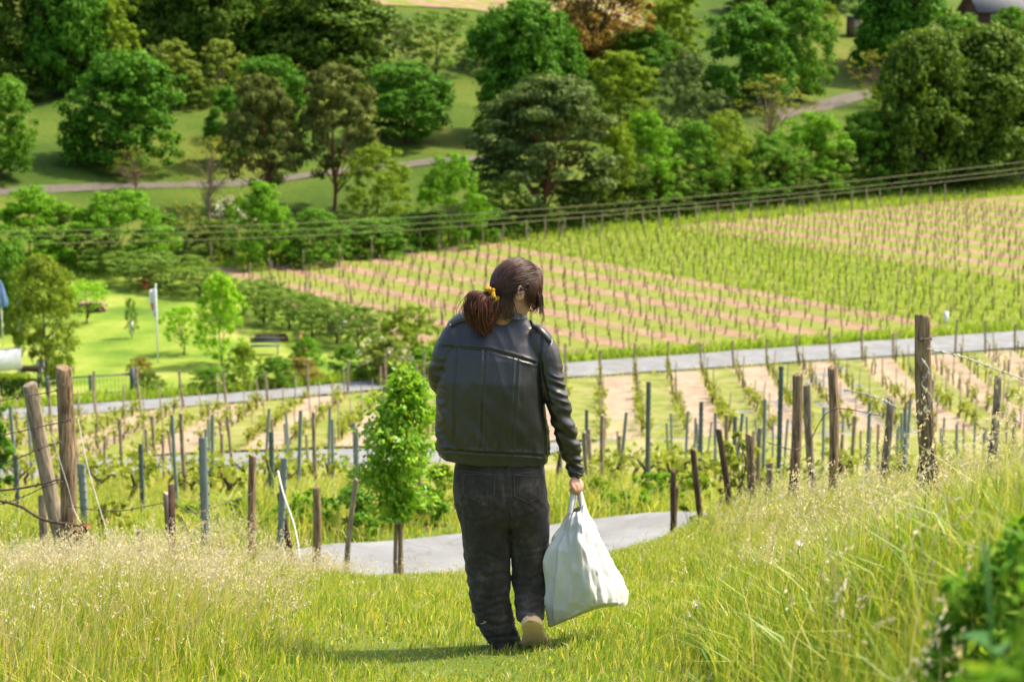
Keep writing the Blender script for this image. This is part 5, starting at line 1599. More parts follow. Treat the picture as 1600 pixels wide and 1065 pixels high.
M_LIP = mat_simple('lips', [(0.3, (0.38, 0.13, 0.11, 1)), (0.7, (0.46, 0.18, 0.15, 1))], 50, 0.45, 0.4)

# head frame: face turned to the right and a little down
HC = W(804, 452, 0.02)                                # centre of the skull
yaw, nod = rad(-62), rad(20)                          # yaw from +Y towards +X
fwd = np.array([-math.sin(yaw) * math.cos(nod), math.cos(yaw) * math.cos(nod), -math.sin(nod)])
side_ = unit(np.cross(fwd, [0, 0, 1]))                # towards the person's right hand
upv = np.cross(side_, fwd)
def HP(s, f, u):                                      # head space -> world: side, forward, up (metres)
    return HC + side_ * s + fwd * f + upv * u

# body: one continuous surface
bd = MB()
def ell(c, axes, radii):
    V_, Q_, T_ = ball((0, 0, 0), radii, 14)
    bd.add(V_ @ np.array(axes) + c, Q_, T_)
HA = [side_, fwd, upv]
ell(HP(0, 0.0, 0.018), HA, (0.072, 0.090, 0.098))     # skull
ell(HP(0, 0.028, -0.045), HA, (0.058, 0.068, 0.075))  # lower face
ell(HP(0, 0.072, -0.098), HA, (0.026, 0.026, 0.024))  # chin
ell(HP(0, 0.082, 0.035), HA, (0.050, 0.016, 0.014))   # brow
ell(HP(0, 0.096, -0.012), HA, (0.010, 0.013, 0.026))  # nose bridge
ell(HP(0, 0.107, -0.030), HA, (0.014, 0.013, 0.011))  # nose tip
for s in (-1, 1):
    ell(HP(s * 0.042, 0.060, -0.020), HA, (0.022, 0.022, 0.020))   # cheeks
    ell(HP(s * 0.076, -0.012, -0.012), [unit(side_ * s + fwd * -0.5), unit(fwd + side_ * 0.5 * s), upv], (0.011, 0.021, 0.033))  # ears
ell(HP(0, 0.092, -0.062), HA, (0.024, 0.010, 0.010))  # mouth
capsule_tube(bd, [HP(0, -0.015, -0.05), HP(0, -0.03, -0.11), W(790, 505, 0.06)], [0.055, 0.050, 0.046])
capsule_tube(bd, [W(788, 525, 0.05), W(778, 565, 0.04), W(772, 640, 0.03), W(774, 715, 0.03), W(780, 760, 0.02)], [0.06, 0.085, 0.09, 0.095, 0.10])
for pts, rr in (([W(815, 535, .04), W(846, 552, .01), W(864, 600, -.02), W(874, 645, -.025), W(886, 690, -.01), W(897, 735, .02)], [0.04, 0.042, 0.034, 0.028, 0.022, 0.019]),
                ([W(740, 530, .04), W(712, 540, .02), W(694, 590, .04), W(705, 599, .12), W(735, 589, .26), W(752, 574, .33)], [0.04, 0.042, 0.034, 0.032, 0.03, 0.025]),
                ([W(765, 760, .01), W(762, 860, 0.018), W(771, 950, 0.0), W(792, 1003, 0.0)], [0.075, 0.055, 0.044, 0.034]),
                ([W(815, 760, .01), W(828, 860, 0.042), W(828, 900, 0.035), W(828, 940, -0.02), W(830, 966, -0.09)], [0.075, 0.052, 0.045, 0.04, 0.032])):
    capsule_tube(bd, pts, rr, 14)
# right hand closed on the bag handles
hb = W(900, 742, 0.02); hd_ = W(901, 756, 0.02)
ell((hb + hd_) / 2 + np.array([0.002, 0, -0.012]), np.eye(3), (0.016, 0.036, 0.028))
for k in range(4):
    o0 = W(904 - 2.6 * k, 749 + 1.2 * k, 0.040 - 0.019 * k)
    L_ = [1.0, 1.1, 1.05, 0.85][k]
    capsule_tube(bd, [o0, o0 + np.array([0.014, 0, -0.020 * L_]), o0 + np.array([0.011, 0, -0.044 * L_]), o0 + np.array([-0.004, 0, -0.053 * L_]), o0 + np.array([-0.014, 0, -0.042 * L_])], [0.0098, 0.0095, 0.009, 0.0085, 0.008], 10, 4)
th0 = W(897, 746, 0.0)
capsule_tube(bd, [th0, th0 + np.array([-0.012, -0.022, -0.018]), th0 + np.array([-0.004, -0.030, -0.040]), th0 + np.array([0.004, -0.026, -0.052])], [0.012, 0.011, 0.010, 0.008], 10, 4)
# left hand in front of the chest
lb = W(754, 572, 0.35)
ell(lb + np.array([0.01, 0.03, 0.015]), np.eye(3), (0.035, 0.045, 0.018))
for k in range(4):
    o0 = lb + np.array([-0.018 + 0.019 * k, 0.06, 0.02])
    L_ = [0.85, 1.0, 1.1, 1.0][k]
    capsule_tube(bd, [o0, o0 + np.array([0, 0.028 * L_, 0.008]), o0 + np.array([0, 0.044 * L_, 0.028])], [0.0095, 0.009, 0.008], 10, 4)
capsule_tube(bd, [lb + np.array([0.035, 0.02, 0.015]), lb + np.array([0.052, 0.045, 0.03]), lb + np.array([0.05, 0.065, 0.045])], [0.012, 0.011, 0.009], 10, 4)
body = remesh(bd, 'person', 0.0055, M_SKIN, 3)
person = obj('person', body)
tag(person, 'person seen from behind in black leather jacket and dark jeans, with white bag', 'person')
for s in (-1, 1):
    e_ = MB().add(*ball(HP(s * 0.031, 0.078, 0.008), 0.0125, 8)).build('eye', M_EYE, person, True)
    MB().add(*ball(HP(s * 0.0315, 0.0862, 0.006), 0.0062, 8)).build('iris', M_IRIS, e_, True)
V_, Q_, T_ = ball((0, 0, 0), (0.022, 0.007, 0.008), 8)
MB().add(V_ @ np.array(HA) + HP(0, 0.100, -0.063), Q_, T_).build('lips', M_LIP, person, True)

ee = MB()
for s in (-1, 1):
    t = np.linspace(-0.6, 4.3, 16)
    pts_ = [HP(s * (0.083 + 0.004 * math.sin(q)), -0.014 - 0.017 * math.cos(q - 0.9) , -0.008 + 0.028 * math.sin(q - 0.2)) for q in t]
    o_ = MB().tube(pts_, np.interp(np.arange(16), [0, 4, 12, 15], [0.003, 0.0055, 0.005, 0.007]), 8).build('ear_rim', M_SKIN, person, True)
# ---- jacket
jk = MB()
jk.add(*loft([(684, 857, 718, .146, .015, .06), (683, 858, 708, .147, .015, .06), (683, 858, 692, .150, .015, .05), (683, 856, 665, .150, .015, .04), (686, 851, 630, .148, .015, .03),
              (688, 848, 590, .143, .017, .03), (691, 849, 555, .130, .025, .05), (695, 850, 530, .108, .038, .10), (701, 846, 514, .088, .045, .14),
              (714, 834, 502, .074, .05, .16), (733, 822, 493, .064, .05, .14), (746, 818, 482, .060, .045, .08)], 44, 2.5))
capsule_tube(jk, [W(838, 536, .02), W(853, 560, .0), W(865, 603, -.02), W(875, 645, -.025), W(885, 684, -.01), W(894, 714, .01), W(900, 736, .02)],
             [25 * PM, 23 * PM, 18.5 * PM, 16.5 * PM, 14.5 * PM, 13 * PM, 11.5 * PM], 20)
capsule_tube(jk, [W(714, 528, .02), W(699, 556, .01), W(692, 590, .04), W(704, 601, .12), W(732, 592, .25), W(748, 578, .31)],
             [24 * PM, 22.5 * PM, 19 * PM, 17.5 * PM, 15.5 * PM, 13 * PM], 20)
jm = remesh(jk, 'jacket', 0.0048, M_LEATHER, 5)
Vj, Nj = verts(jm)
jx, jy = project(Vj)
back = np.clip(-Nj[:, 1] * 2 + 0.3, 0, 1)
# broad folds, then creases
ridge = lambda n_: 1 - 2 * np.abs(n_)
d = 0.009 * pn(Vj, (7, 7, 2.6), 3.1) + 0.0035 * ridge(pn(np.c_[Vj[:, 0] * 15 + Vj[:, 2] * 4, Vj[:, 1] * 8, Vj[:, 2] * 4], (1, 1, 1), 7.7))
# diagonal drag folds on the back
rotx = Vj[:, 0] * 0.8 + Vj[:, 2] * 0.6
d += 0.004 * pn(np.c_[rotx * 22, Vj[:, 1] * 5, (Vj[:, 2] * 0.8 - Vj[:, 0] * 0.6) * 6], (1, 1, 1), 1.7) * np.clip((jy - 560) / 60, 0, 1)
# sleeve creases around the arm
sl = np.clip((jx - 852) / 10, 0, 1) * np.clip((jy - 560) / 30, 0, 1)
d += sl * (0.009 * ridge(pn(np.c_[Vj[:, 0] * 10, Vj[:, 1] * 10, (Vj[:, 2] + 0.5 * Vj[:, 0]) * 30], (1, 1, 1), 9.0)) - 0.003)
ll = np.clip((700 - jx) / 8, 0, 1) * np.clip((jy - 545) / 20, 0, 1)
d += ll * 0.007 * ridge(pn(np.c_[Vj[:, 0] * 10, Vj[:, 1] * 10, Vj[:, 2] * 26], (1, 1, 1), 4.0))
# gathered waistband
hem_py = 702 + (jx - 688) / 170 * 10
below = np.clip((jy - hem_py) / 3, 0, 1)
gath = np.clip(1 - np.abs(jy - hem_py + 8) / 26, 0, 1)
gath = gath * (jx < 862); below = below * (jx < 862)
d += gath * 0.007 * pn(np.c_[Vj[:, 0] * 55, Vj[:, 1] * 30, Vj[:, 2] * 7], (1, 1, 1), 2.0) * (1 - below * 0.6)
d += -0.006 * below
torso = (jx < 858) & (jx > 684)
def groove(poly, depth=0.0055, w=1.6):
    global d
    ds = seg_dist(jx, jy, poly)
    d = d - back * np.where(torso, 1, 0) * (depth * np.exp(-(ds / w) ** 2) - 0.0022 * np.exp(-((ds - 4.0) / 2.0) ** 2))
groove([(690, 541), (730, 543), (765, 547), (800, 556), (836, 567)], 0.007, 1.7)
groove([(757, 548), (756, 600), (752, 700)]); groove([(808, 562), (804, 620), (801, 706)], 0.004); groove([(712, 545), (710, 620), (709, 699)], 0.004)
groove([(684, 702), (770, 708), (857, 713)], 0.006, 1.8)
ds = seg_dist(jx, jy, [(846, 528), (843, 556), (846, 585), (856, 625)])
d -= back * 0.011 * np.exp(-(ds / 2.2) ** 2)
ds = seg_dist(jx, jy, [(861, 531), (850, 552), (846, 580)])
d -= 0.004 * np.exp(-(ds / 1.4) ** 2)
set_verts(jm, Vj + Nj * d[:, None])
jacket = obj('jacket', jm, person)

def shell_strap(name, poly, w, thick, mat, parent, lift=0.006, surf=None):
    """a strap laid over the jacket along a pixel polyline"""
    from mathutils.bvhtree import BVHTree
    me_ = surf or jm
    bv = BVHTree.FromPolygons([v.co.copy() for v in me_.vertices], [list(p.vertices) for p in me_.polygons])
    pts = []; nr = []
    for (a_, b_) in smooth_pts(np.array([p + (0,) for p in poly], float), 5)[:, :2]:
        dr = Vector(ray(a_, b_)).normalized()
        h_ = bv.ray_cast(Vector((0, 0, 0)), dr)
        if h_[0] is None: continue
        pts.append(np.array(h_[0])); nr.append(np.array(h_[1]))
    pts = np.array(pts); nr = unit(np.array(nr))
    tg = unit(np.gradient(pts, axis=0)); sd = unit(np.cross(tg, nr))
    c = pts + nr * lift
    prof = [(-1, 0.0), (-0.9, 1.0), (0.9, 1.0), (1, 0.0)]
    V_ = np.stack([c + sd * (w / 2 * a_) + nr * ((b_ - 0.6) * thick) for a_, b_ in prof], 1)
    m_ = len(c); V_ = V_.reshape(-1, 3)
    Q_ = [[i * 4 + j, i * 4 + j + 1, i * 4 + 5 + j, i * 4 + 4 + j] for i in range(m_ - 1) for j in range(3)] + [[0, 1, 2, 3], [(m_ - 1) * 4 + q for q in (3, 2, 1, 0)]]
    return obj(name, mesh_np(name, V_, [np.array(Q_)], mat, False), parent)
shell_strap('shoulder_strap', [(829, 505), (840, 512), (851, 522), (860, 533)], 0.032, 0.008, M_LEATHER, jacket)
shell_strap('shoulder_strap', [(728, 498), (716, 501), (704, 508)], 0.030, 0.008, M_LEATHER, jacket)
# stand collar
cb = MB()
a = np.linspace(0, 2 * np.pi, 40)
cc = W(784, 479, 0.035)
rings_ = []
for hz, rr, tk in ((-0.03, 0.108, 0), (0.000, 0.094, 0), (0.030, 0.088, 0), (0.034, 0.081, 0), (0.0, 0.080, 0), (-0.03, 0.09, 0)):
    dd = 0.010 * np.sin(a * 3 + 1)
    rings_.append(np.stack([cc[0] + rr * 1.02 * np.cos(a), cc[1] + rr * 0.86 * np.sin(a), cc[2] + hz - 0.25 * rr * np.cos(a) * 0.6 + dd * 0.25], 1))
Vc = np.concatenate(rings_); nn = 40
Qc = [[r_ * nn + i, r_ * nn + i + 1, (r_ + 1) * nn + i + 1, (r_ + 1) * nn + i] for r_ in range(5) for i in range(nn - 1)]
cb.add(Vc, Qc).build('collar', M_LEATHER, jacket, True)
# cuff
cb = MB(); P_ = np.array([W(897, 728, .02), W(899.5, 736, .02), W(901, 741, .02)])
cb.tube(P_, [0.034, 0.0355, 0.033], 18, False)
Vc = cb.V[0]; cb.V[0] = Vc + 0.003 * pn(Vc, (60, 60, 20), 5)[:, None] * unit(Vc - P_.mean(0))
cb.build('cuff', M_LEATHER, jacket, True)

# ---- jeans
jn = MB()
jn.add(*loft([(716, 846, 705, .120, .02, 0), (709, 851, 735, .130, .015, 0), (708, 854, 765, .136, .01, 0), (713, 857, 795, .130, .01, 0), (716, 857, 806, .118, .012, 0), (740, 840, 822, .06, .02, 0)], 40, 2.6))
def leg(rings):
    jn.add(*loft(rings, 28, 2.2))
leg([(712, 796, 785, .12, .01, 0), (719, 797, 815, .112, .012, 0), (723, 796, 850, .10, .015, 0), (727, 797, 885, .092, .02, 0), (732, 797, 915, .088, .015, 0), (738, 799, 945, .084, .0, 0),
     (746, 803, 972, .082, -.005, 0), (757, 809, 992, .084, -.0, 0), (768, 813, 1004, .088, .0, .05), (774, 815, 1014, .09, .0, .05)])
leg([(786, 857, 785, .12, .01, 0), (794, 858, 815, .11, .02, 0), (798, 858, 850, .10, .04, 0), (800, 857, 885, .09, .045, 0), (801, 855, 910, .085, .03, 0), (803, 852, 935, .08, -.01, 0),
     (806, 850, 954, .074, -.055, 0), (809, 850, 968, .066, -.085, 0)])
nm = remesh(jn, 'jeans', 0.0055, M_DENIM, 14)
Vn, Nn = verts(nm); nx_, ny_ = project(Vn)
k_ = np.clip((ny_ - 830) / 60, 0, 1); kb = np.clip((ny_ - 940) / 40, 0, 1)
slant = Vn[:, 2] + np.where(nx_ < 797, 0.35, -0.35) * Vn[:, 0]
d = 0.006 * pn(Vn, (9, 9, 5), 1.3) + 0.003 * ridge(pn(Vn, (22, 22, 16), 4.4))
d += k_ * 0.006 * ridge(pn(np.c_[Vn[:, 0] * 6, Vn[:, 1] * 6, slant * 20], (1, 1, 1), 5.5)) - k_ * 0.001
d += kb * 0.007 * ridge(pn(np.c_[Vn[:, 0] * 9, Vn[:, 1] * 9, Vn[:, 2] * 34], (1, 1, 1), 8.5)) - kb * 0.002
d += 0.005 * ridge(pn(np.c_[(Vn[:, 0] * 0.7 + Vn[:, 2] * 0.7) * 26, Vn[:, 1] * 6, (Vn[:, 2] * 0.7 - Vn[:, 0] * 0.7) * 8], (1, 1, 1), 2.5)) * np.clip(1 - np.abs(ny_ - 790) / 40, 0, 1)
bk = np.clip(-Nn[:, 1] * 2, 0, 1)
for poly in ([(789, 728), (790, 770), (793, 800), (797, 830)],):
    ds = seg_dist(nx_, ny_, poly); d -= bk * 0.008 * np.exp(-(ds / 2.2) ** 2)
for poly in ([(726, 868), (755, 861), (790, 876)], [(731, 905), (760, 899), (796, 892)], [(738, 930), (765, 936), (797, 926)], [(744, 957), (775, 946), (801, 936)], [(752, 976), (780, 976), (806, 964)], [(764, 996), (790, 990), (811, 994)],
             [(800, 848), (825, 858), (857, 849)], [(802, 872), (828, 867), (855, 860)], [(803, 899), (830, 906), (853, 891)], [(805, 930), (830, 924), (851, 931)], [(808, 950), (830, 956), (849, 944)], [(722, 800), (745, 812), (770, 806)], [(810, 812), (835, 800), (855, 788)], [(735, 880), (760, 884), (784, 872)]):
    ds = seg_dist(nx_, ny_, poly); d -= bk * (0.0042 * np.exp(-(ds / 2.6) ** 2) - 0.0022 * np.exp(-((ds - 6.0) / 3.0) ** 2))
def pocket(x0, x1, y0, y1):
    ins = np.minimum(np.minimum(nx_ - x0, x1 - nx_), np.minimum(ny_ - y0, (y1 - np.abs(nx_ - (x0 + x1) / 2) * 0.22) - ny_))
    return bk * (0.0035 * np.clip(ins / 1.5 + 0.5, 0, 1) - 0.0015 * np.exp(-((ins - 3) / 1.0) ** 2))
d += pocket(722, 772, 735, 782) + pocket(802, 846, 738, 784)
set_verts(nm, Vn + Nn * d[:, None])
jeans = obj('jeans', nm, person)
M_STITCH = mat_simple('denim_seam', [(0.3, (0.055, 0.046, 0.04, 1)), (0.7, (0.10, 0.085, 0.072, 1))], 80, 0.9, 0.15, 0.3, 0.002)
for nm_, pl in (('pocket_seam', [(724, 742), (724, 772), (748, 783), (772, 772), (773, 742), (724, 740)]), ('pocket_seam', [(803, 744), (804, 774), (826, 785), (847, 774), (847, 744), (803, 742)]),
                ('back_seam', [(789, 732), (790, 770), (793, 805), (797, 825)]), ('yoke_seam', [(714, 733), (750, 738), (789, 744), (820, 739), (848, 734)])):
    pl2 = []
    for (a0, b0), (a1, b1) in zip(pl[:-1], pl[1:]):
        for t in np.linspace(0, 1, 4, endpoint=False): pl2.append((a0 + (a1 - a0) * t, b0 + (b1 - b0) * t))
    pl2.append(pl[-1])
    shell_strap(nm_, pl2, 0.0045, 0.002, M_STITCH, jeans, 0.0015, nm)

# ---- shoes
def shoe(heel, direction, upn, length, width):
    """heel point on the sole, toe direction, sole-up direction"""
    f_ = unit(np.array(direction, float)); u_ = unit(np.array(upn, float)); u_ = unit(u_ - f_ * (u_ @ f_)); s_ = np.cross(f_, u_)
    t = np.linspace(0, 1, 15); wd = np.interp(t, [0, .04, .15, .4, .7, .9, .97, 1], [.25, .55, .78, .72, 1.0, .78, .45, .1]) * width / 2
    a_ = np.concatenate([np.stack([t * length, wd + 0.006 * np.sin(t * 3)], 1), np.stack([t[::-1] * length, -wd[::-1]], 1)])
    mb = MB(); n_ = len(a_)
    def row(h_, k_): return np.asarray(heel) + f_ * a_[:, :1] * 1.0 + s_ * a_[:, 1:] * k_ + u_ * h_
    rows_ = [row(0.0, 0.93), row(0.004, 1.0), row(0.024, 1.0), row(0.028, 0.95)]
    V_ = np.concatenate(rows_ + [np.asarray(heel) + f_ * a_[:, :1] + s_ * 0 * a_[:, 1:] + u_ * 0.001])
    q = [[r_ * n_ + i, r_ * n_ + (i + 1) % n_, (r_ + 1) * n_ + (i + 1) % n_, (r_ + 1) * n_ + i] for r_ in range(3) for i in range(n_)]
    q += [[i, 4 * n_ + i, 4 * n_ + (i + 1) % n_, (i + 1) % n_] for i in range(n_)]
    mb.add(V_, q)
    up_ = MB()
    hs = np.interp(a_[:, 0] / length, [0, .1, .3, .45, .7, .95, 1], [.040, .055, .075, .07, .05, .03, .022])
    r0 = row(0.022, 0.95); r1 = np.asarray(heel) + f_ * a_[:, :1] + s_ * a_[:, 1:] * 0.9 + u_ * (hs * 0.65)[:, None]; r2 = np.asarray(heel) + f_ * a_[:, :1] + s_ * a_[:, 1:] * 0.5 + u_ * hs[:, None]
    r3 = np.asarray(heel) + f_ * a_[:, :1] + s_ * 0 + u_ * (hs * 1.02)[:, None]
    q = [[r_ * n_ + i, r_ * n_ + (i + 1) % n_, (r_ + 1) * n_ + (i + 1) % n_, (r_ + 1) * n_ + i] for r_ in range(3) for i in range(n_)]
    up_.add(np.concatenate([r0, r1, r2, r3]), q)
    s_o = up_.build('shoe', M_SHOE, person, True)
    mb.build('sole', M_SOLE, s_o)
th = rad(52)
shoe(W(829, 969, -0.178), (0.10, math.cos(th), -math.sin(th)), (0, math.sin(th), math.cos(th)), 0.255, 0.112)
gz = tz(W(795, 1010)[0], 8.6)
shoe(np.array([W(797, 1010)[0], 8.53, gz + 0.01]), (-0.12, 1, -0.17), (0, 0.17, 1), 0.25, 0.10)

# ---- hair: locks swept from the hairline to the tie
rh = np.random.default_rng(5)
TIE = W(769, 461, -0.055)
def on_skull(v, lift):
    """push a head-space direction onto the skull ellipsoid"""
    v = unit(np.asarray(v, float)); r_ = 1 / np.sqrt((v[0] / 0.085) ** 2 + (v[1] / 0.106) ** 2 + (v[2] / 0.113) ** 2)
    return HC + upv * 0.016 + (side_ * v[0] + fwd * v[1] + upv * v[2]) * (r_ + lift)
tie_v = np.array([(TIE - HC) @ side_, (TIE - HC) @ fwd, (TIE - HC) @ upv - 0.016])
tie_u = unit(tie_v)
hair = MB()
V_, Q_, T_ = ball((0, 0, 0), (0.083, 0.103, 0.110), 24)
keep_v = V_[:, 1] * 0.75 - V_[:, 2] * 0.9 < 0.055
capV = V_ @ np.array(HA) + HC + upv * 0.016
face_cut = (V_[:, 1] > 0.045) & (V_[:, 2] < 0.045)
ear_cut = ((V_[:, 2] < -0.012) & (V_[:, 1] > -0.028)) | (V_[:, 2] < -0.104)
bad = face_cut | ear_cut
Qk = Q_[~bad[Q_].any(1)]; Tk = T_[~bad[T_].any(1)]
hair.add(capV, Qk, Tk)
def lock(mb, pts, r0, r1, n=6, k=5):
    P_ = smooth_pts(pts, k); t = np.linspace(0, 1, len(P_))
    mb.tube(P_, r0 * (0.55 + 0.45 * np.sin(np.pi * np.clip(t * 0.9 + 0.12, 0, 1))) * (1 - t) + r1 * t, n, False)
for i in range(1700):
    # roots around the hairline and over the crown
    az = rh.uniform(0, 2 * np.pi); el_ = rh.uniform(-0.75, 1.45)
    v0 = np.array([math.sin(az) * math.cos(el_), math.cos(az) * math.cos(el_), math.sin(el_)])
    if v0[1] > 0.35 and v0[2] < 0.42: continue
    if v0[2] < -0.10 and v0[1] > -0.32: continue
    if v0 @ tie_u > 0.93: continue
    pts = []
    for t in np.linspace(0, 1, 7):
        v = unit(v0 * (1 - t) + tie_u * t + np.array([0, 0, 0.10]) * math.sin(math.pi * t) * (1 if v0[2] > 0 else -0.4))
        pts.append(on_skull(v, 0.002 + rh.uniform(0, 0.0035) + 0.004 * math.sin(math.pi * t)))
    pts[-1] = TIE + rh.normal(size=3) * 0.010
    lock(hair, pts, rh.uniform(0.0008, 0.0021), 0.0009, 4, 3)
# loose front strands falling over the cheek on the far side and before the ear
for i in range(120):
    s0 = rh.uniform(-0.6, 0.95)
    v0 = unit(np.array([s0, 0.72, 0.62])); v1 = unit(np.array([s0 * 0.8 + (0.35 if s0 > 0 else -0.3), 0.86, 0.12]))
    p0 = on_skull(v0, 0.004); p1 = on_skull(v1, 0.010)
    drop = rh.uniform(0.03, 0.085)
    p2 = p1 + np.array([0.006, 0.0, -drop]) + side_ * 0.006 * np.sign(s0)
    p3 = p2 + np.array([rh.normal() * 0.006 - 0.004, rh.normal() * 0.006, -rh.uniform(0.012, 0.04)])
    lock(hair, [on_skull(unit(np.array([s0 * 0.35, 0.15, 1.0])), 0.004), p0, p1, p2, p3], rh.uniform(0.0009, 0.0026), 0.0005, 5, 4)
for i in range(320):   # curtain before the ear
    f = rh.uniform(0.008, 0.10); s_top = math.sqrt(max(0.05, 1 - (f / 0.115) ** 2))
    w_ = 0.004 * rh.normal()
    lo_ = rh.uniform(0.02, 0.10) * (0.55 + 4.0 * f)
    lock(hair, [HP(0.012, f * 0.55, 0.128), HP(0.052 * s_top, f * 0.9, 0.105), HP(0.088 * s_top, f, 0.055), HP(0.094 * s_top, f + 0.004 + w_, 0.012),
                HP(0.092 * s_top, f + 0.008 + w_, 0.012 - lo_ * 0.55), HP(0.084 * s_top, f + 0.008 + 2 * w_, 0.010 - lo_)], rh.uniform(0.0008, 0.0019), 0.0004, 4, 3)
# nape strands
for i in range(260):
    a0 = W(rh.uniform(768, 803), rh.uniform(462, 484), -0.06)
    lock(hair, [a0, a0 + np.array([rh.normal() * 0.006, -0.004, -0.03]), a0 + np.array([rh.normal() * 0.012, -0.002, -rh.uniform(0.03, 0.07)])], 0.0024, 0.0006)
for i in range(70):   # flyaways
    v0 = unit(rh.normal(size=3) * [1, 1, 0.6] + [0, -0.2, 0.7])
    if v0[1] > 0.5: continue
    p0 = on_skull(v0, 0.003); tv = unit(np.cross(v0, rh.normal(size=3)))
    tw = side_ * tv[0] + fwd * tv[1] + upv * tv[2]; ow = side_ * v0[0] + fwd * v0[1] + upv * v0[2]
    lock(hair, [p0, p0 + tw * 0.03 + ow * 0.006, p0 + tw * 0.06 + ow * rh.uniform(-0.01, 0.012)], 0.0008, 0.0003, 4, 4)
M_HAIR_TOP = M_HAIR.copy(); M_HAIR_TOP.name = 'brown_hair'
for n in M_HAIR_TOP.node_tree.nodes:
    if n.type == 'VALTORGB':
        for e_, c_ in zip(n.color_ramp.elements, ((0.016, 0.008, 0.006, 1), (0.045, 0.019, 0.012, 1), (0.105, 0.042, 0.024, 1), (0.22, 0.09, 0.05, 1))):
            e_.color = c_
    if n.type == 'BSDF_PRINCIPLED':
        n.inputs['Roughness'].default_value = 0.4
hair.build('hair', M_HAIR_TOP, person, True)
# ponytail: a drooping bundle that swells left and curls under
pt = MB()
for i in range(1100):
    q = rh.uniform(0, 1); a_ = rh.uniform(0, 6.28); r_ = math.sqrt(rh.uniform(0, 1))
    ox, oy = r_ * math.cos(a_), r_ * math.sin(a_)
    lo = 1.0 if ox < 0 else 0.8
    p0 = TIE + np.array([ox * 0.012, oy * 0.012, rh.normal() * 0.005])
    p1 = W(752 + ox * 17, 467 + ox * 6 - abs(ox) * 3, -0.075 + oy * 0.028)
    p2 = W(748 + ox * 21, 486 + ox * 2, -0.082 + oy * 0.036)
    p3 = W(751 + ox * 16, 502, -0.08 + oy * 0.028)
    e_ = rh.uniform(0.4, 1.0)
    p4 = W(756 + ox * 6 * (1.4 - e_) + rh.normal() * 1.5, 504 + 17 * e_, -0.078 + oy * 0.014)
    lock(pt, [p0, p1 + rh.normal(size=3) * 0.005, p2 + rh.normal(size=3) * 0.008, p3 + rh.normal(size=3) * 0.008, p4 + rh.normal(size=3) * 0.004], rh.uniform(0.0008, 0.002), 0.0006, 5, 4)
for i in range(90):   # unruly outer curls
    a_ = rh.uniform(0, 6.28); ox, oy = 1.05 * math.cos(a_), 1.05 * math.sin(a_)
    q = rh.normal(size=(3, 3)) * 0.011
    lock(pt, [TIE + rh.normal(size=3) * 0.008, W(752 + ox * 19, 466 + ox * 4, -0.075 + oy * 0.03) + q[0], W(747 + ox * 22, 488, -0.082 + oy * 0.038) + q[1],
              W(752 + ox * 15, 506, -0.08 + oy * 0.028) + q[2], W(757 + ox * 9 + rh.normal() * 4, 512 + rh.uniform(-4, 14), -0.078 + oy * 0.02)], rh.uniform(0.0007, 0.0016), 0.0004, 4, 5)
pony = pt.build('ponytail', M_HAIR, person, True)
sc_ = MB()
a = np.linspace(0, 2 * np.pi, 60, endpoint=False)
ax1 = unit(np.array([0.62, 0.25, -0.55])); ax_t = unit(np.array([-0.7, -0.35, -0.35]))
ax1 = unit(ax1 - ax_t * (ax1 @ ax_t)); ax2 = np.cross(ax_t, ax1)
cen = TIE + np.array([-0.004, -0.006, 0.002])
ringP = cen + np.outer(np.cos(a), ax1) * 0.027 + np.outer(np.sin(a), ax2) * 0.023 + np.outer(np.sin(a * 5), ax_t) * 0.004
b_ = np.linspace(0, 2 * np.pi, 12, endpoint=False)
Vs = []
for i in range(60):
    rd = unit(ringP[i] - cen)
    rr = 0.0115 * (1 + 0.28 * math.sin(a[i] * 9) + 0.2 * math.sin(a[i] * 14 + 1))
    for bb in b_:
        Vs.append(ringP[i] + (rd * math.cos(bb) + ax_t * math.sin(bb)) * rr * (1 + 0.2 * math.sin(3 * bb + a[i] * 6)))
Qs = [[i * 12 + j, ((i + 1) % 60) * 12 + j, ((i + 1) % 60) * 12 + (j + 1) % 12, i * 12 + (j + 1) % 12] for i in range(60) for j in range(12)]
sc_.add(np.array(Vs), Qs).build('scrunchie', M_MUSTARD, person, True)

# ---- tote bag
bag = empty('tote_bag', W(910, 965, 0.0))
bo = np.array(bag.location)
tag(bag, 'white canvas tote bag hanging from the right hand of the person', 'bag')
def ring_pts(ctrl, n=112):
    P_ = np.array(ctrl + [ctrl[0]], float)
    # rounded closed curve through the corners
    out_ = []
    m_ = len(ctrl)
    per_ = n // m_
    for i in range(m_):
        p0, p1 = P_[i], P_[i + 1]
        for t in np.linspace(0, 1, per_, endpoint=False):
            out_.append(p0 * (1 - t) + p1 * t)
    out_ = np.array(out_)
    for _ in range(2):
        out_ = 0.25 * np.roll(out_, 1, 0) + 0.5 * out_ + 0.25 * np.roll(out_, -1, 0)
    return out_
BR = [  # A left, B front fold, C right, D back
    [(888, 800, -.02), (905, 797, -.035), (913, 786, .03), (898, 794, .05)],
    [(877, 818, -.03), (907, 815, -.07), (921, 806, .05), (898, 812, .08)],
    [(864, 838, -.04), (908, 836, -.10), (934, 832, .07), (898, 834, .11)],
    [(854, 860, -.05), (911, 860, -.12), (947, 857, .08), (899, 858, .13)],
    [(849, 888, -.05), (918, 890, -.13), (961, 884, .09), (902, 886, .14)],
    [(848, 915, -.05), (925, 918, -.13), (973, 908, .09), (906, 912, .14)],
    [(848, 942, -.05), (930, 938, -.12), (981, 926, .09), (908, 934, .14)],
    [(850, 966, -.04), (933, 944, -.10), (981, 941, .08), (912, 944, .13)],
    [(854, 980, -.03), (924, 950, -.07), (977, 946, .06), (910, 948, .10)],
    [(866, 977, -.01), (918, 955, -.04), (950, 944, .03), (910, 958, .05)]]
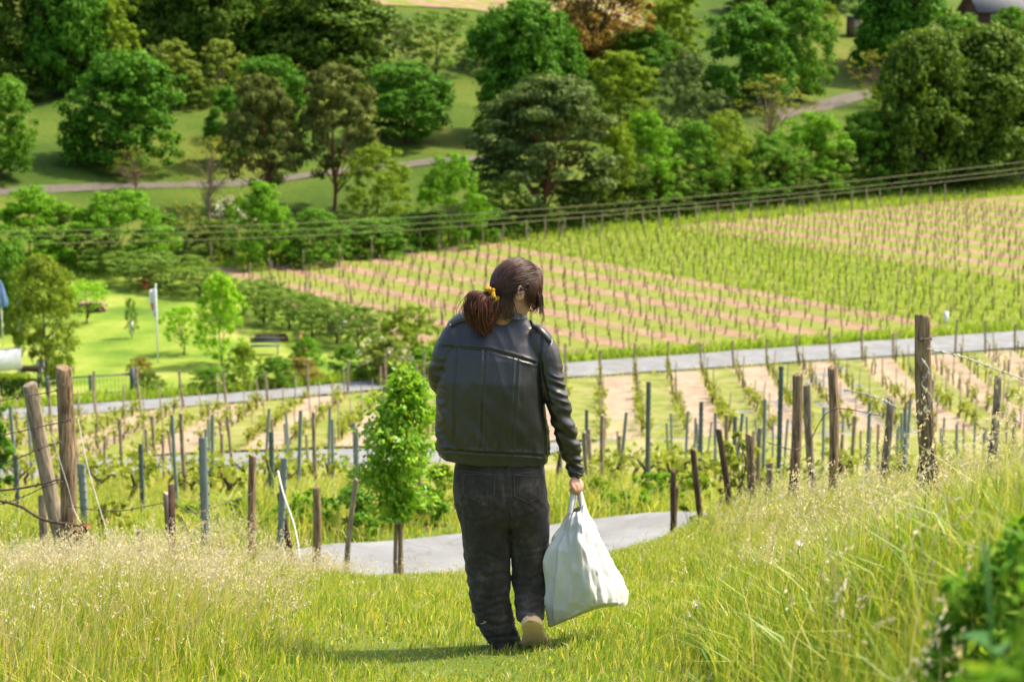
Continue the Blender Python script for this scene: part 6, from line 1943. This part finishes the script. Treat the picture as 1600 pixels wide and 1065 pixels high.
rings_ = [ring_pts([tuple(W(*c)) for c in r_]) for r_ in BR]
dense = []
for i in range(len(rings_) - 1):
    for t in np.linspace(0, 1, 8, endpoint=False):
        dense.append(rings_[i] * (1 - t) + rings_[i + 1] * t)
dense.append(rings_[-1])
D_ = np.array(dense)
for _ in range(2):
    D_[1:-1] = 0.25 * D_[:-2] + 0.5 * D_[1:-1] + 0.25 * D_[2:]
m_, n_ = D_.shape[:2]
cen = D_.mean(1, keepdims=True)
radv = unit(D_ - cen)
tcol = np.linspace(0, 1, m_)[:, None]
ang = np.linspace(0, 2 * np.pi, n_, endpoint=False)[None]
fold = 0.006 * np.sin(ang * 9 + 3 * tcol + 0.8) * np.exp(-((tcol - 0.25) / 0.3) ** 2) + 0.004 * np.sin(ang * 16 - 5 * tcol) * np.exp(-((tcol - 0.15) / 0.25) ** 2)
nz_ = pn((D_.reshape(-1, 3)), (9, 9, 4), 2.2).reshape(m_, n_)
nz2 = pn((D_.reshape(-1, 3)), (18, 18, 3.2), 6.2).reshape(m_, n_)
nz3 = pn((D_.reshape(-1, 3)), (30, 30, 9), 3.2).reshape(m_, n_)
D_ = D_ + radv * (fold + 0.012 * nz_ + 0.013 * (1 - 3 * np.abs(nz2)) + 0.006 * (1 - 3 * np.abs(nz3)))[..., None]
Vb = np.concatenate([D_.reshape(-1, 3), D_[-1].mean(0)[None]])
i = np.arange(m_ - 1)[:, None] * n_; j = np.arange(n_)[None]; j2 = (j + 1) % n_
Qb = np.stack([i + j, i + n_ + j, i + n_ + j2, i + j2], -1).reshape(-1, 4)
jj = np.arange(n_)
Tb = np.stack([np.full(n_, m_ * n_), (m_ - 1) * n_ + (jj + 1) % n_, (m_ - 1) * n_ + jj], 1)
obj('bag_body', mesh_np('bag_body', Vb - bo, [Qb, Tb], M_CANVAS, True), bag)
def strap(pts, w, nrm):
    P_ = smooth_pts([tuple(W(*c)) for c in pts], 6)
    tg = unit(np.gradient(P_, axis=0)); sd = unit(np.cross(tg, np.asarray(nrm, float))); nn = np.cross(sd, tg)
    t = 0.0025
    V_ = np.stack([P_ + sd * w / 2 + nn * t, P_ - sd * w / 2 + nn * t, P_ - sd * w / 2 - nn * t, P_ + sd * w / 2 - nn * t], 1).reshape(-1, 3) - bo
    m2 = len(P_)
    Q_ = [[k * 4 + q, k * 4 + (q + 1) % 4, k * 4 + 4 + (q + 1) % 4, k * 4 + 4 + q] for k in range(m2 - 1) for q in range(4)] + [[0, 3, 2, 1], [(m2 - 1) * 4 + q for q in range(4)]]
    obj('handle', mesh_np('handle', V_, [np.array(Q_)], M_CANVAS, True), bag)
strap([(890, 803, -.03), (893, 785, -.02), (896, 768, .0), (900, 757, .02), (904, 766, .03), (908, 785, .03), (912, 800, .01)], 0.022, (0.2, -1, 0))
strap([(893, 800, .05), (897, 782, .05), (899, 766, .04), (902, 758, .03), (906, 768, .045), (911, 786, .05), (915, 800, .05)], 0.022, (0.5, -1, 0))

# ------------------------------------------------------------------ garden furniture
M_GATE = mat_simple('gate_paint', [(0.3, (0.025, 0.045, 0.05, 1)), (0.7, (0.05, 0.08, 0.085, 1))], 6, 0.6, 0.4)
M_BLUE = mat_simple('blue_cloth', [(0.3, (0.10, 0.17, 0.32, 1)), (0.7, (0.17, 0.26, 0.43, 1))], 4, 0.85, 0.2)
M_RED = mat_simple('red_paint', [(0.3, (0.40, 0.06, 0.03, 1)), (0.7, (0.52, 0.11, 0.06, 1))], 4, 0.6, 0.3)
M_TERRA = mat_simple('terracotta', [(0.3, (0.30, 0.12, 0.06, 1)), (0.7, (0.42, 0.2, 0.11, 1))], 6, 0.85, 0.2)
M_GREYBOX = mat_simple('grey_plastic', [(0.3, (0.2, 0.2, 0.21, 1)), (0.7, (0.3, 0.3, 0.31, 1))], 4, 0.7, 0.3)
M_FLAGMARK = mat_simple('flag_orange', [(0.3, (0.6, 0.28, 0.03, 1)), (0.7, (0.68, 0.36, 0.05, 1))], 4, 0.8, 0.2)
M_FLAGRED = mat_simple('flag_red', [(0.3, (0.45, 0.06, 0.05, 1)), (0.7, (0.55, 0.1, 0.08, 1))], 4, 0.8, 0.2)
def px_m_at(Y): return Y / (F_PX * _cp)

def flagpole(label, px, top, base, flag, mark):
    g = ground_at(px, base, 84); s_ = px_m_at(g[1]); H = (base - top) * s_ * 1.02
    e = empty('flagpole', g)
    MB().tube([(0, 0, -0.2), (0, 0, H * 0.5), (0, 0, H)], [0.05, 0.042, 0.032], 10).build('pole', M_WHITE, e, True)
    MB().add(*ball((0, 0, H + 0.03), 0.055, 8)).build('cap', M_WHITE, e, True)
    # limp flag hanging along the pole in folds
    t0, t1, side, w = flag
    nu, nv = 12, 9
    V_ = []
    for v in range(nv):
        tt = v / (nv - 1)
        for u in range(nu):
            uu = u / (nu - 1)
            ww = w * s_ * (0.35 + 0.65 * math.sin(math.pi * min(1, 0.25 + 0.75 * tt)))
            V_.append((side * (0.04 + uu * ww), 0.07 * math.sin(uu * 11 + tt * 2) * (0.3 + uu), H * (1 - t0) - tt * (t1 - t0) * H - uu * 0.35 * s_ * w))
    Q_ = [[v * nu + u, v * nu + u + 1, (v + 1) * nu + u + 1, (v + 1) * nu + u] for v in range(nv - 1) for u in range(nu - 1)]
    f = obj('flag', mesh_np('flag', V_, [np.array(Q_)], M_WHITE, True), e)
    f.modifiers.new('t', 'SOLIDIFY').thickness = 0.012
    V2 = np.array(V_) + np.array([0, -0.02, 0])
    lo, hi, mm = mark
    Q2 = [q for k, q in enumerate(Q_) if lo <= (k // (nu - 1)) < hi and 3 <= k % (nu - 1) < 9]
    Q2 = np.array(Q2); uq, inv = np.unique(Q2, return_inverse=True)
    m_ = obj('emblem', mesh_np('emblem', V2[uq], [inv.reshape(Q2.shape)], mm, True), f)
    tag(e, label, 'flagpole', 'flagpoles in the garden')
flagpole('white flagpole with limp white flag standing on the open lawn', 247, 447, 569, (0.03, 0.38, -1, 9), (4, 6, M_FLAGMARK))
flagpole('white flagpole with red-edged limp flag at the left picture edge', 33, 474, 600, (0.03, 0.42, 1, 5), (0, 2, M_FLAGRED))

# closed parasol
g = ground_at(5, 545, 90); s_ = px_m_at(g[1])
e = empty('parasol', g); top = at(5, 438, g[1])[2] - g[2]
MB().tube([(0, 0, -0.1), (0, 0, top)], 0.03, 8).build('pole', M_WHITE, e, True)
a = np.linspace(0, 2 * np.pi, 32, endpoint=False); V_ = []
for z, r_ in ((top, 0.02), (top - 0.15, 0.09), (top - 0.6, 0.2), (top - 1.1, 0.3), (top - 1.35, 0.27)):
    V_.append(np.stack([r_ * (1 + 0.25 * np.cos(8 * a)) * np.cos(a), r_ * (1 + 0.25 * np.cos(8 * a)) * np.sin(a), np.full(32, z)], 1))
Q_ = [[k * 32 + i, k * 32 + (i + 1) % 32, (k + 1) * 32 + (i + 1) % 32, (k + 1) * 32 + i] for k in range(4) for i in range(32)]
obj('canopy', mesh_np('canopy', np.concatenate(V_), [np.array(Q_)], M_BLUE, True), e)
tag(e, 'closed blue parasol among the trees at the left picture edge', 'parasol')

def boxset(name, label, cat, px, base, parts, ymin=84, rz=0.0):
    """parts: (part name, material, list of (centre, size))"""
    g = ground_at(px, base, ymin); g[2] += 0.08
    e = empty(name, g, rz)
    for pn_, m_, bx in parts:
        for c, s in (bx if pn_ in ('panel',) else bx):
            MB().box(c, s).build(pn_, m_, e)
    tag(e, label, cat)
    return e
boxset('white_panel', 'plain white panel on two legs behind the clipped hedge', 'panel', 8, 612,
       [('panel', M_WHITE, [((-0.2, 0, 1.38), (2.1, 0.06, 0.92))]), ('frame', M_GREYBOX, [((-0.2, 0.02, 0.90), (2.14, 0.07, 0.05)), ((-0.2, 0.02, 1.86), (2.14, 0.07, 0.05))]),
        ('leg', M_GREYBOX, [((-1.1, 0.06, 0.7), (0.06, 0.06, 1.5)), ((0.7, 0.06, 0.7), (0.06, 0.06, 1.5))])], rz=0.62)
boxset('garden_table', 'brown wooden garden table under the yellow-green tree', 'table', 50, 600,
       [('table_top', M_WOOD, [((0, -0.3, 0.72), (0.9, 0.16, 0.04)), ((0, -0.12, 0.72), (0.9, 0.16, 0.04)), ((0, 0.06, 0.72), (0.9, 0.16, 0.04)), ((0, 0.24, 0.72), (0.9, 0.16, 0.04))]),
        ('leg', M_WOOD_DARK, [((-0.38, -0.3, 0.35), (0.07, 0.07, 0.7)), ((0.38, -0.3, 0.35), (0.07, 0.07, 0.7)), ((-0.38, 0.25, 0.35), (0.07, 0.07, 0.7)), ((0.38, 0.25, 0.35), (0.07, 0.07, 0.7))]), ('apron', M_WOOD_DARK, [((0, -0.3, 0.62), (0.7, 0.03, 0.12))])])
def chair(label, name, px, base, mat, low=False, rz=0.4):
    h = 0.3 if low else 0.45
    boxset(name, label, 'chair', px, base,
       [('seat', mat, [((0, 0, h), (0.5, 0.48, 0.05))]), ('backrest', mat, [((0, 0.25, h + 0.3), (0.5, 0.05, 0.5))]),
        ('leg', mat, [((sx * 0.22, sy * 0.2, h / 2), (0.045, 0.045, h)) for sx in (-1, 1) for sy in (-1, 1)]),
        ('armrest', mat, [((sx * 0.26, 0, h + 0.2), (0.05, 0.45, 0.04)) for sx in (-1, 1)])], rz=rz)
chair('white garden chair beside the brown table behind the gate', 'garden_chair', 68, 598, M_WHITE)
chair('red garden chair standing under the grey-green bushes', 'garden_chair', 226, 456, M_RED, True, -0.5)
# gate
g = ground_at(142, 622, 84); s_ = px_m_at(g[1])
e = empty('garden_gate', g, 0.33)
Wd = 66 * s_
MB().box((-Wd, 0, 0.5), (0.16, 0.16, 1.3)).build('gate_post', M_GATE, e); MB().box((Wd, 0, 0.55), (0.2, 0.2, 1.4)).build('gate_post', M_GATE, e)
MB().box((0, 0, 0.52), (0.12, 0.09, 1.1)).build('centre_post', M_GATE, e)
for z in (0.22, 1.0):
    MB().box((0, -0.06, z), (2 * Wd, 0.05, 0.06)).build('rail', M_GATE, e)
for q in range(22):
    xx = -Wd + 0.12 + q * (2 * Wd - 0.24) / 21
    MB().box((xx, 0.05, 0.6), (0.012, 0.012, 0.85)).build('bar', M_GATE, e)
tag(e, 'low dark garden gate with thin bars beside the upper road', 'gate')
# clipped hedge
g = ground_at(12, 632, 84); rng = np.random.default_rng(77)
e = empty('clipped_hedge', g)
P_ = rng.uniform(-1, 1, (5200, 3)); ax_ = rng.integers(0, 3, 5200); P_[np.arange(5200), ax_] = np.sign(P_[np.arange(5200), ax_]) * rng.uniform(0.88, 1.04, 5200)
nr = np.zeros_like(P_); nr[np.arange(5200), ax_] = np.sign(P_[np.arange(5200), ax_])
P_ = P_ * np.array([1.15, 0.5, 0.62]) + np.array([-0.25, 0, 0.62])
Vl, Ql = leaf_quads(P_, unit(nr + rng.normal(size=P_.shape) * 0.5), 0.11, rng, 0.7)
obj('foliage', mesh_np('foliage', Vl, [Ql], LM['hedge']), e)
P2 = P_[P_[:, 2] > 1.12] + np.array([0, 0, 0.05]); Vl, Ql = leaf_quads(P2, unit(rng.normal(size=P2.shape) * 0.6 + [0, 0, 1]), 0.12, rng, 0.7)
obj('new_growth', mesh_np('new_growth', Vl, [Ql], LM['light']), e)
mb = MB()
for k in range(6): mb.tube([(-1.2 + 0.38 * k, 0, -0.1), (-1.2 + 0.38 * k, 0, 0.9)], 0.03, 6)
mb.build('stems', M_BARK, e)
tag(e, 'clipped dark hedge with yellow fresh top at the left picture edge', 'hedge')
# wood pile
g = ground_at(142, 490, 90); e = empty('wood_pile', g)
lm = MB().tube([(0, -0.4, 0), (0, 0.4, 0)], [0.1, 0.1], 9).mesh('log', M_WOOD)
for r_ in range(3):
    for q in range(9 - r_):
        o = obj('log', lm, e, ((q - (8 - r_) / 2) * 0.205 + R.normal() * 0.01, R.normal() * 0.05, 0.18 + r_ * 0.175))
        o.scale = (R.uniform(0.85, 1.1),) * 3
tag(e, 'low reddish brown wood pile beside the small lawn tree', 'wood pile')
# thin sapling with white guard
tr = put_tree('small_tree', 'thin lawn sapling with a white trunk guard', 'tree', 'orchard', 206, 470, 531, 24, GG, 1, ymin=84)
g = np.array(tr.location); s_ = px_m_at(g[1])
o = MB().tube([(0, 0, 0.35), (0, 0, 1.15)], 0.09, 10).build('trunk_guard', M_WHITE, None, True, (g[0], g[1], g[2]))
tag(o, 'white tube guard around the thin lawn sapling', 'trunk guard')
# raised bed, bench, box, pot
boxset('raised_bed', 'dark wooden raised bed in the middle of the garden border', 'raised bed', 424, 534,
       [('board', M_WOOD_DARK, [((0, -0.5, 0.12), (1.6, 0.06, 0.24)), ((0, 0.5, 0.12), (1.6, 0.06, 0.24)), ((-0.8, 0, 0.12), (0.06, 0.94, 0.24)), ((0.8, 0, 0.12), (0.06, 0.94, 0.24))]),
        ('soil', M_BARK, [((0, 0, 0.08), (1.54, 0.92, 0.16))])], rz=0.25)
boxset('garden_bench', 'green slatted garden bench below the raised bed', 'bench', 414, 556,
       [('slat', M_GATE, [((0, -0.2 + 0.13 * q, 0.45), (1.5, 0.11, 0.03)) for q in range(4)] + [((0, 0.28, 0.62 + 0.14 * q), (1.5, 0.03, 0.11)) for q in range(2)]),
        ('leg', M_GREYBOX, [((sx * 0.65, sy * 0.18, 0.22), (0.06, 0.06, 0.44)) for sx in (-1, 1) for sy in (-1, 1)])], rz=0.1)
boxset('compost_box', 'small grey slatted box at the end of the bush border', 'box', 526, 524,
       [('slat', M_GREYBOX, [((0, -0.35, 0.1 + 0.16 * q), (0.9, 0.04, 0.13)) for q in range(4)] + [((0, 0.35, 0.1 + 0.16 * q), (0.9, 0.04, 0.13)) for q in range(4)] + [((sx * 0.45, 0, 0.1 + 0.16 * q), (0.04, 0.66, 0.13)) for sx in (-1, 1) for q in range(4)]),
        ('lid', M_WHITE, [((0, 0, 0.70), (0.98, 0.8, 0.05))])], rz=0.3)
g = ground_at(470, 560, 84); e = empty('plant_pot', g)
MB().tube([(0, 0, 0.0), (0, 0, 0.35), (0, 0, 0.42), (0, 0, 0.46)], [0.26, 0.36, 0.42, 0.40], 16).build('pot', M_TERRA, e)
MB().tube([(0, 0, 0.4), (0, 0, 0.8), (0, 0, 1.25)], [0.3, 0.2, 0.03], 10).build('pyramid', M_TERRA, e)
tag(e, 'terracotta pot with a pyramid top above the russet hedge', 'pot')

# marker tags near the vines
g = ground_at(1478, 508, 60)
o = MB().tube([(0, 0, -0.05), (0, 0, 0.75)], 0.11, 10).build('vine_guard', M_WHITE, None, True, g)
tag(o, 'white plastic vine guard beyond the road right of the thickest post', 'vine guard')
M_PINKTAG = mat_simple('pink_tag', [(0.3, (0.62, 0.22, 0.2, 1)), (0.7, (0.7, 0.3, 0.27, 1))], 4, 0.7, 0.2)
p_ = at(1083, 846, 20.2)
e = empty('marker_peg', (p_[0], 20.2, tz(p_[0], 20.2)))
MB().box((0, 0, 0.1), (0.015, 0.015, 0.45)).build('peg', M_WOOD, e); MB().box((0, -0.012, p_[2] - tz(p_[0], 20.2)), (0.055, 0.008, 0.05)).build('tag', M_PINKTAG, e)
tag(e, 'small pink marker tag beside the slim dark post', 'marker')

# ------------------------------------------------------------------ buildings on the hill
def gable(name, label, px, base, wpx, hwall, hroof, depth, wallm, roofm, rz, ymin=150, over=0.5):
    g = ground_at(px, base, ymin); s_ = px_m_at(g[1]); w = wpx * s_
    e = empty(name, g, rz)
    MB().box((0, 0, hwall / 2 - 0.5), (w, depth, hwall + 1.0)).build('wall', wallm, e)
    hw = w / 2 + over; hd = depth / 2 + over; zt = hwall + hroof; ze = hwall - over * hroof / (depth / 2)
    for s in (-1, 1):
        V_ = np.array([(-hw, s * hd, ze), (hw, s * hd, ze), (hw, 0, zt), (-hw, 0, zt)])
        V_ = np.concatenate([V_, V_ + np.array([0, 0, 0.14])])
        MB().add(V_, [[0, 1, 2, 3], [4, 7, 6, 5], [0, 4, 5, 1], [1, 5, 6, 2], [2, 6, 7, 3], [3, 7, 4, 0]]).build('roof', roofm, e)
    for s in (-1, 1):
        V_ = np.array([(s * w / 2, -depth / 2, hwall), (s * w / 2, depth / 2, hwall), (s * w / 2, 0, zt)])
        V_ = np.concatenate([V_, V_ - np.array([s * 0.15, 0, 0])])
        MB().add(V_, [[0, 1, 4, 3], [1, 2, 5, 4], [2, 0, 3, 5]], [[0, 1, 2], [3, 5, 4]]).build('gable', wallm, e)
    tag(e, label, 'house' if w > 4 else 'hut')
    return e, w
M_ROOFG = mat_simple('grey_roof', [(0.3, (0.09, 0.09, 0.095, 1)), (0.7, (0.15, 0.15, 0.155, 1))], 3, 0.8, 0.25)
M_PLANK = mat_wood('brown_planks', (0.06, 0.028, 0.02, 1), (0.16, 0.08, 0.055, 1))
e, w = gable('hill_house', 'brown wooden house with grey roof in the top right corner', 1578, 46, 130, 2.6, 2.2, 6.5, M_PLANK, M_ROOFG, 0.18)
for q, xx in enumerate((-0.32, -0.02, 0.3)):
    f = MB().box((xx * w, -3.27, 1.5), (0.9, 0.06, 1.1)).build('window', M_WHITE, e)
    MB().box((xx * w, -3.31, 1.5), (0.74, 0.03, 0.94)).build('pane', M_GATE, f)
g = ground_at(1333, 58, 150); s_ = px_m_at(g[1])
e = empty('wooden_hut', g, 0.15)
hh_ = 30 * s_
mb = 9
for q in range(mb):
    wz = 18 * s_; MB().box(((q - 4) * wz / mb, -0.75, hh_ / 2), (wz / mb * 0.93, 0.05, hh_)).build('plank', M_WOOD_DARK, e)
MB().box((0, 0, hh_ / 2), (18 * s_ - 0.1, 1.4, hh_ - 0.05)).build('wall', M_PLANK, e)
MB().box((0, 0, hh_ + 0.05), (18 * s_ + 0.35, 1.9, 0.1)).build('roof', M_ROOFG, e)
MB().box((0.1, -0.8, hh_ * 0.45), (0.7, 0.04, hh_ * 0.8)).build('door', M_WOOD_GREY, e)
tag(e, 'narrow brown wooden hut at the top of the yellow meadow', 'hut')
